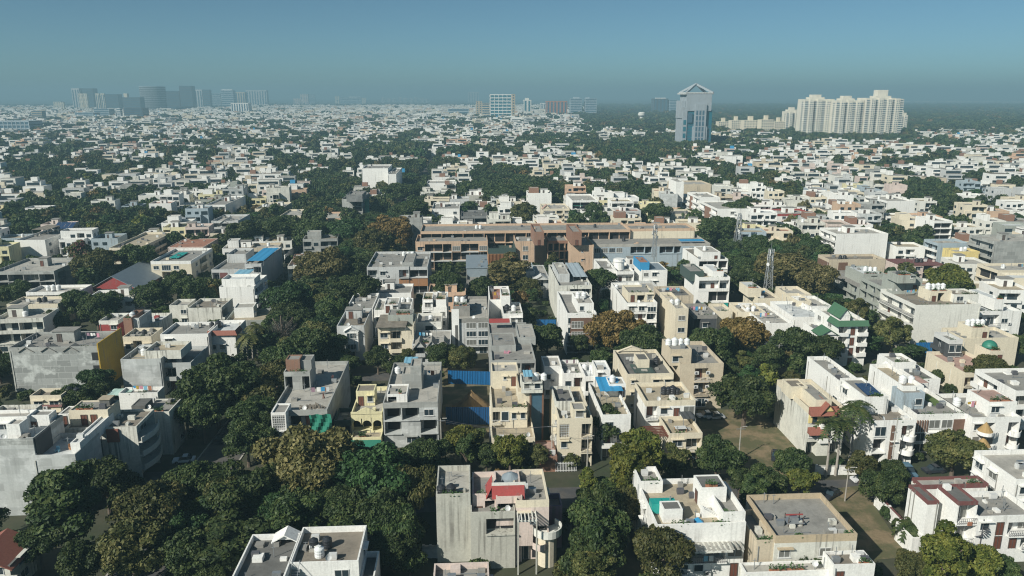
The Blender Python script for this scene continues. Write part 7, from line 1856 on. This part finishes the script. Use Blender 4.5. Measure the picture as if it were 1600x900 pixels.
def scatter(name, rows, wanted):
    keys = sorted({(e[2], e[3]) for e in rows}); protos = []
    cl = bpy.data.collections.new(name + "_kinds")
    for i, (kind, mat) in enumerate(keys):
        R0, cz, hz = KINDS[kind][:3]
        V = crown_np(kind, 11 + i).reshape(-1, 4, 3)
        rg = np.random.default_rng(i); n = wanted
        sel = rg.choice(len(V), min(n, len(V)), replace=False); V = V[sel]
        c_ = V.mean(1, keepdims=True); V = c_ + (V - c_) * (KINDS[kind][4] / len(sel)) ** .5 * .95
        po = bpy.data.objects.new("woodland_tree", mesh_np("crown", V.reshape(-1, 3), mat)); cl.objects.link(po)
    me = bpy.data.meshes.new(name); n = len(rows)
    me.vertices.add(n); me.vertices.foreach_set("co", np.array([(e[1], e[0], 0) for e in rows], dtype=np.float32).ravel())
    at = me.attributes.new("kind_index", 'INT', 'POINT'); at.data.foreach_set("value", np.array([keys.index((e[2], e[3])) for e in rows], dtype=np.int32))
    at = me.attributes.new("turn", 'FLOAT_VECTOR', 'POINT'); at.data.foreach_set("vector", np.array([(0, 0, rnd.random() * 6.28) for e in rows], dtype=np.float32).ravel())
    at = me.attributes.new("size", 'FLOAT_VECTOR', 'POINT'); at.data.foreach_set("vector", np.array([(e[4] / KINDS[e[2]][0],) * 2 + (e[5] / (KINDS[e[2]][1] + KINDS[e[2]][2]),) for e in rows], dtype=np.float32).ravel())
    o = tag(link(name, me), kind='stuff')
    ng = bpy.data.node_groups.new(name, 'GeometryNodeTree')
    ng.interface.new_socket("Geometry", in_out='INPUT', socket_type='NodeSocketGeometry'); ng.interface.new_socket("Geometry", in_out='OUTPUT', socket_type='NodeSocketGeometry')
    gi, go = ng.nodes.new("NodeGroupInput"), ng.nodes.new("NodeGroupOutput")
    ip, ci = ng.nodes.new("GeometryNodeInstanceOnPoints"), ng.nodes.new("GeometryNodeCollectionInfo")
    ci.inputs["Collection"].default_value = cl; ci.inputs["Separate Children"].default_value = True; ci.inputs["Reset Children"].default_value = True
    ip.inputs["Pick Instance"].default_value = True
    def na(t_, nm):
        q = ng.nodes.new("GeometryNodeInputNamedAttribute"); q.data_type = t_; q.inputs["Name"].default_value = nm; return q.outputs["Attribute"]
    L = ng.links.new
    L(gi.outputs[0], ip.inputs["Points"]); L(ci.outputs[0], ip.inputs["Instance"]); L(na('INT', "kind_index"), ip.inputs["Instance Index"]); L(na('FLOAT_VECTOR', "turn"), ip.inputs["Rotation"]); L(na('FLOAT_VECTOR', "size"), ip.inputs["Scale"]); L(ip.outputs[0], go.inputs[0])
    md = o.modifiers.new("scatter", 'NODES'); md.node_group = ng
    return o
rest = big[quota:]
scatter("shrubbery", bushes, 900)
scatter("distant_woods", [e for e in rest if e[0] < 800], 1500)
scatter("forest", [e for e in rest if e[0] >= 800], 260)
print("COUNTS", len(NEAR), len(inds), len(cand), len(TREES), len(bushes), len(rest))

GRP = dict(house="houses of the neighbourhood", office_block="office blocks on the skyline", tower_block="residential towers on the skyline", parked_car="parked cars", street_pole="street poles", boundary_wall="boundary walls", tin_fence="blue tin fences", apartment_block="walk-up apartment blocks", apartment_tower="apartment towers", lattice_mast="lattice masts", wire="overhead wires", washing="washing on balconies and roofs", roof_chair="chairs on the white terrace", starter_bar="bundles of steel bars", shade_net="green shade nets", flyover="elevated roads")
for o in S.objects:
    if o.parent is None and 'label' in o and o.name.split('.')[0] in GRP and ('group' not in o or o['group'] == "houses in the rows"): o['group'] = GRP[o.name.split('.')[0]]

# ------------------------------------------------------------------ haze
hb = MB().box(-15000, 15000, 10, 15500, -2, 150)
hb.v = [(x, (-60 if y == 10 else y), z) for x, y, z in hb.v]
hm = bpy.data.materials.new("haze"); hm.use_nodes = True
t = hm.node_tree; t.nodes.clear()
ou = t.nodes.new("ShaderNodeOutputMaterial"); pv = t.nodes.new("ShaderNodeVolumePrincipled")
pv.inputs["Color"].default_value = HAZE_COLOR; pv.inputs["Density"].default_value = HAZE_DENSITY; pv.inputs["Anisotropy"].default_value = 0.0
t.links.new(pv.outputs[0], ou.inputs["Volume"])
M['haze'] = hm
ho = hb.build("haze", hm); ho['kind'] = 'stuff'
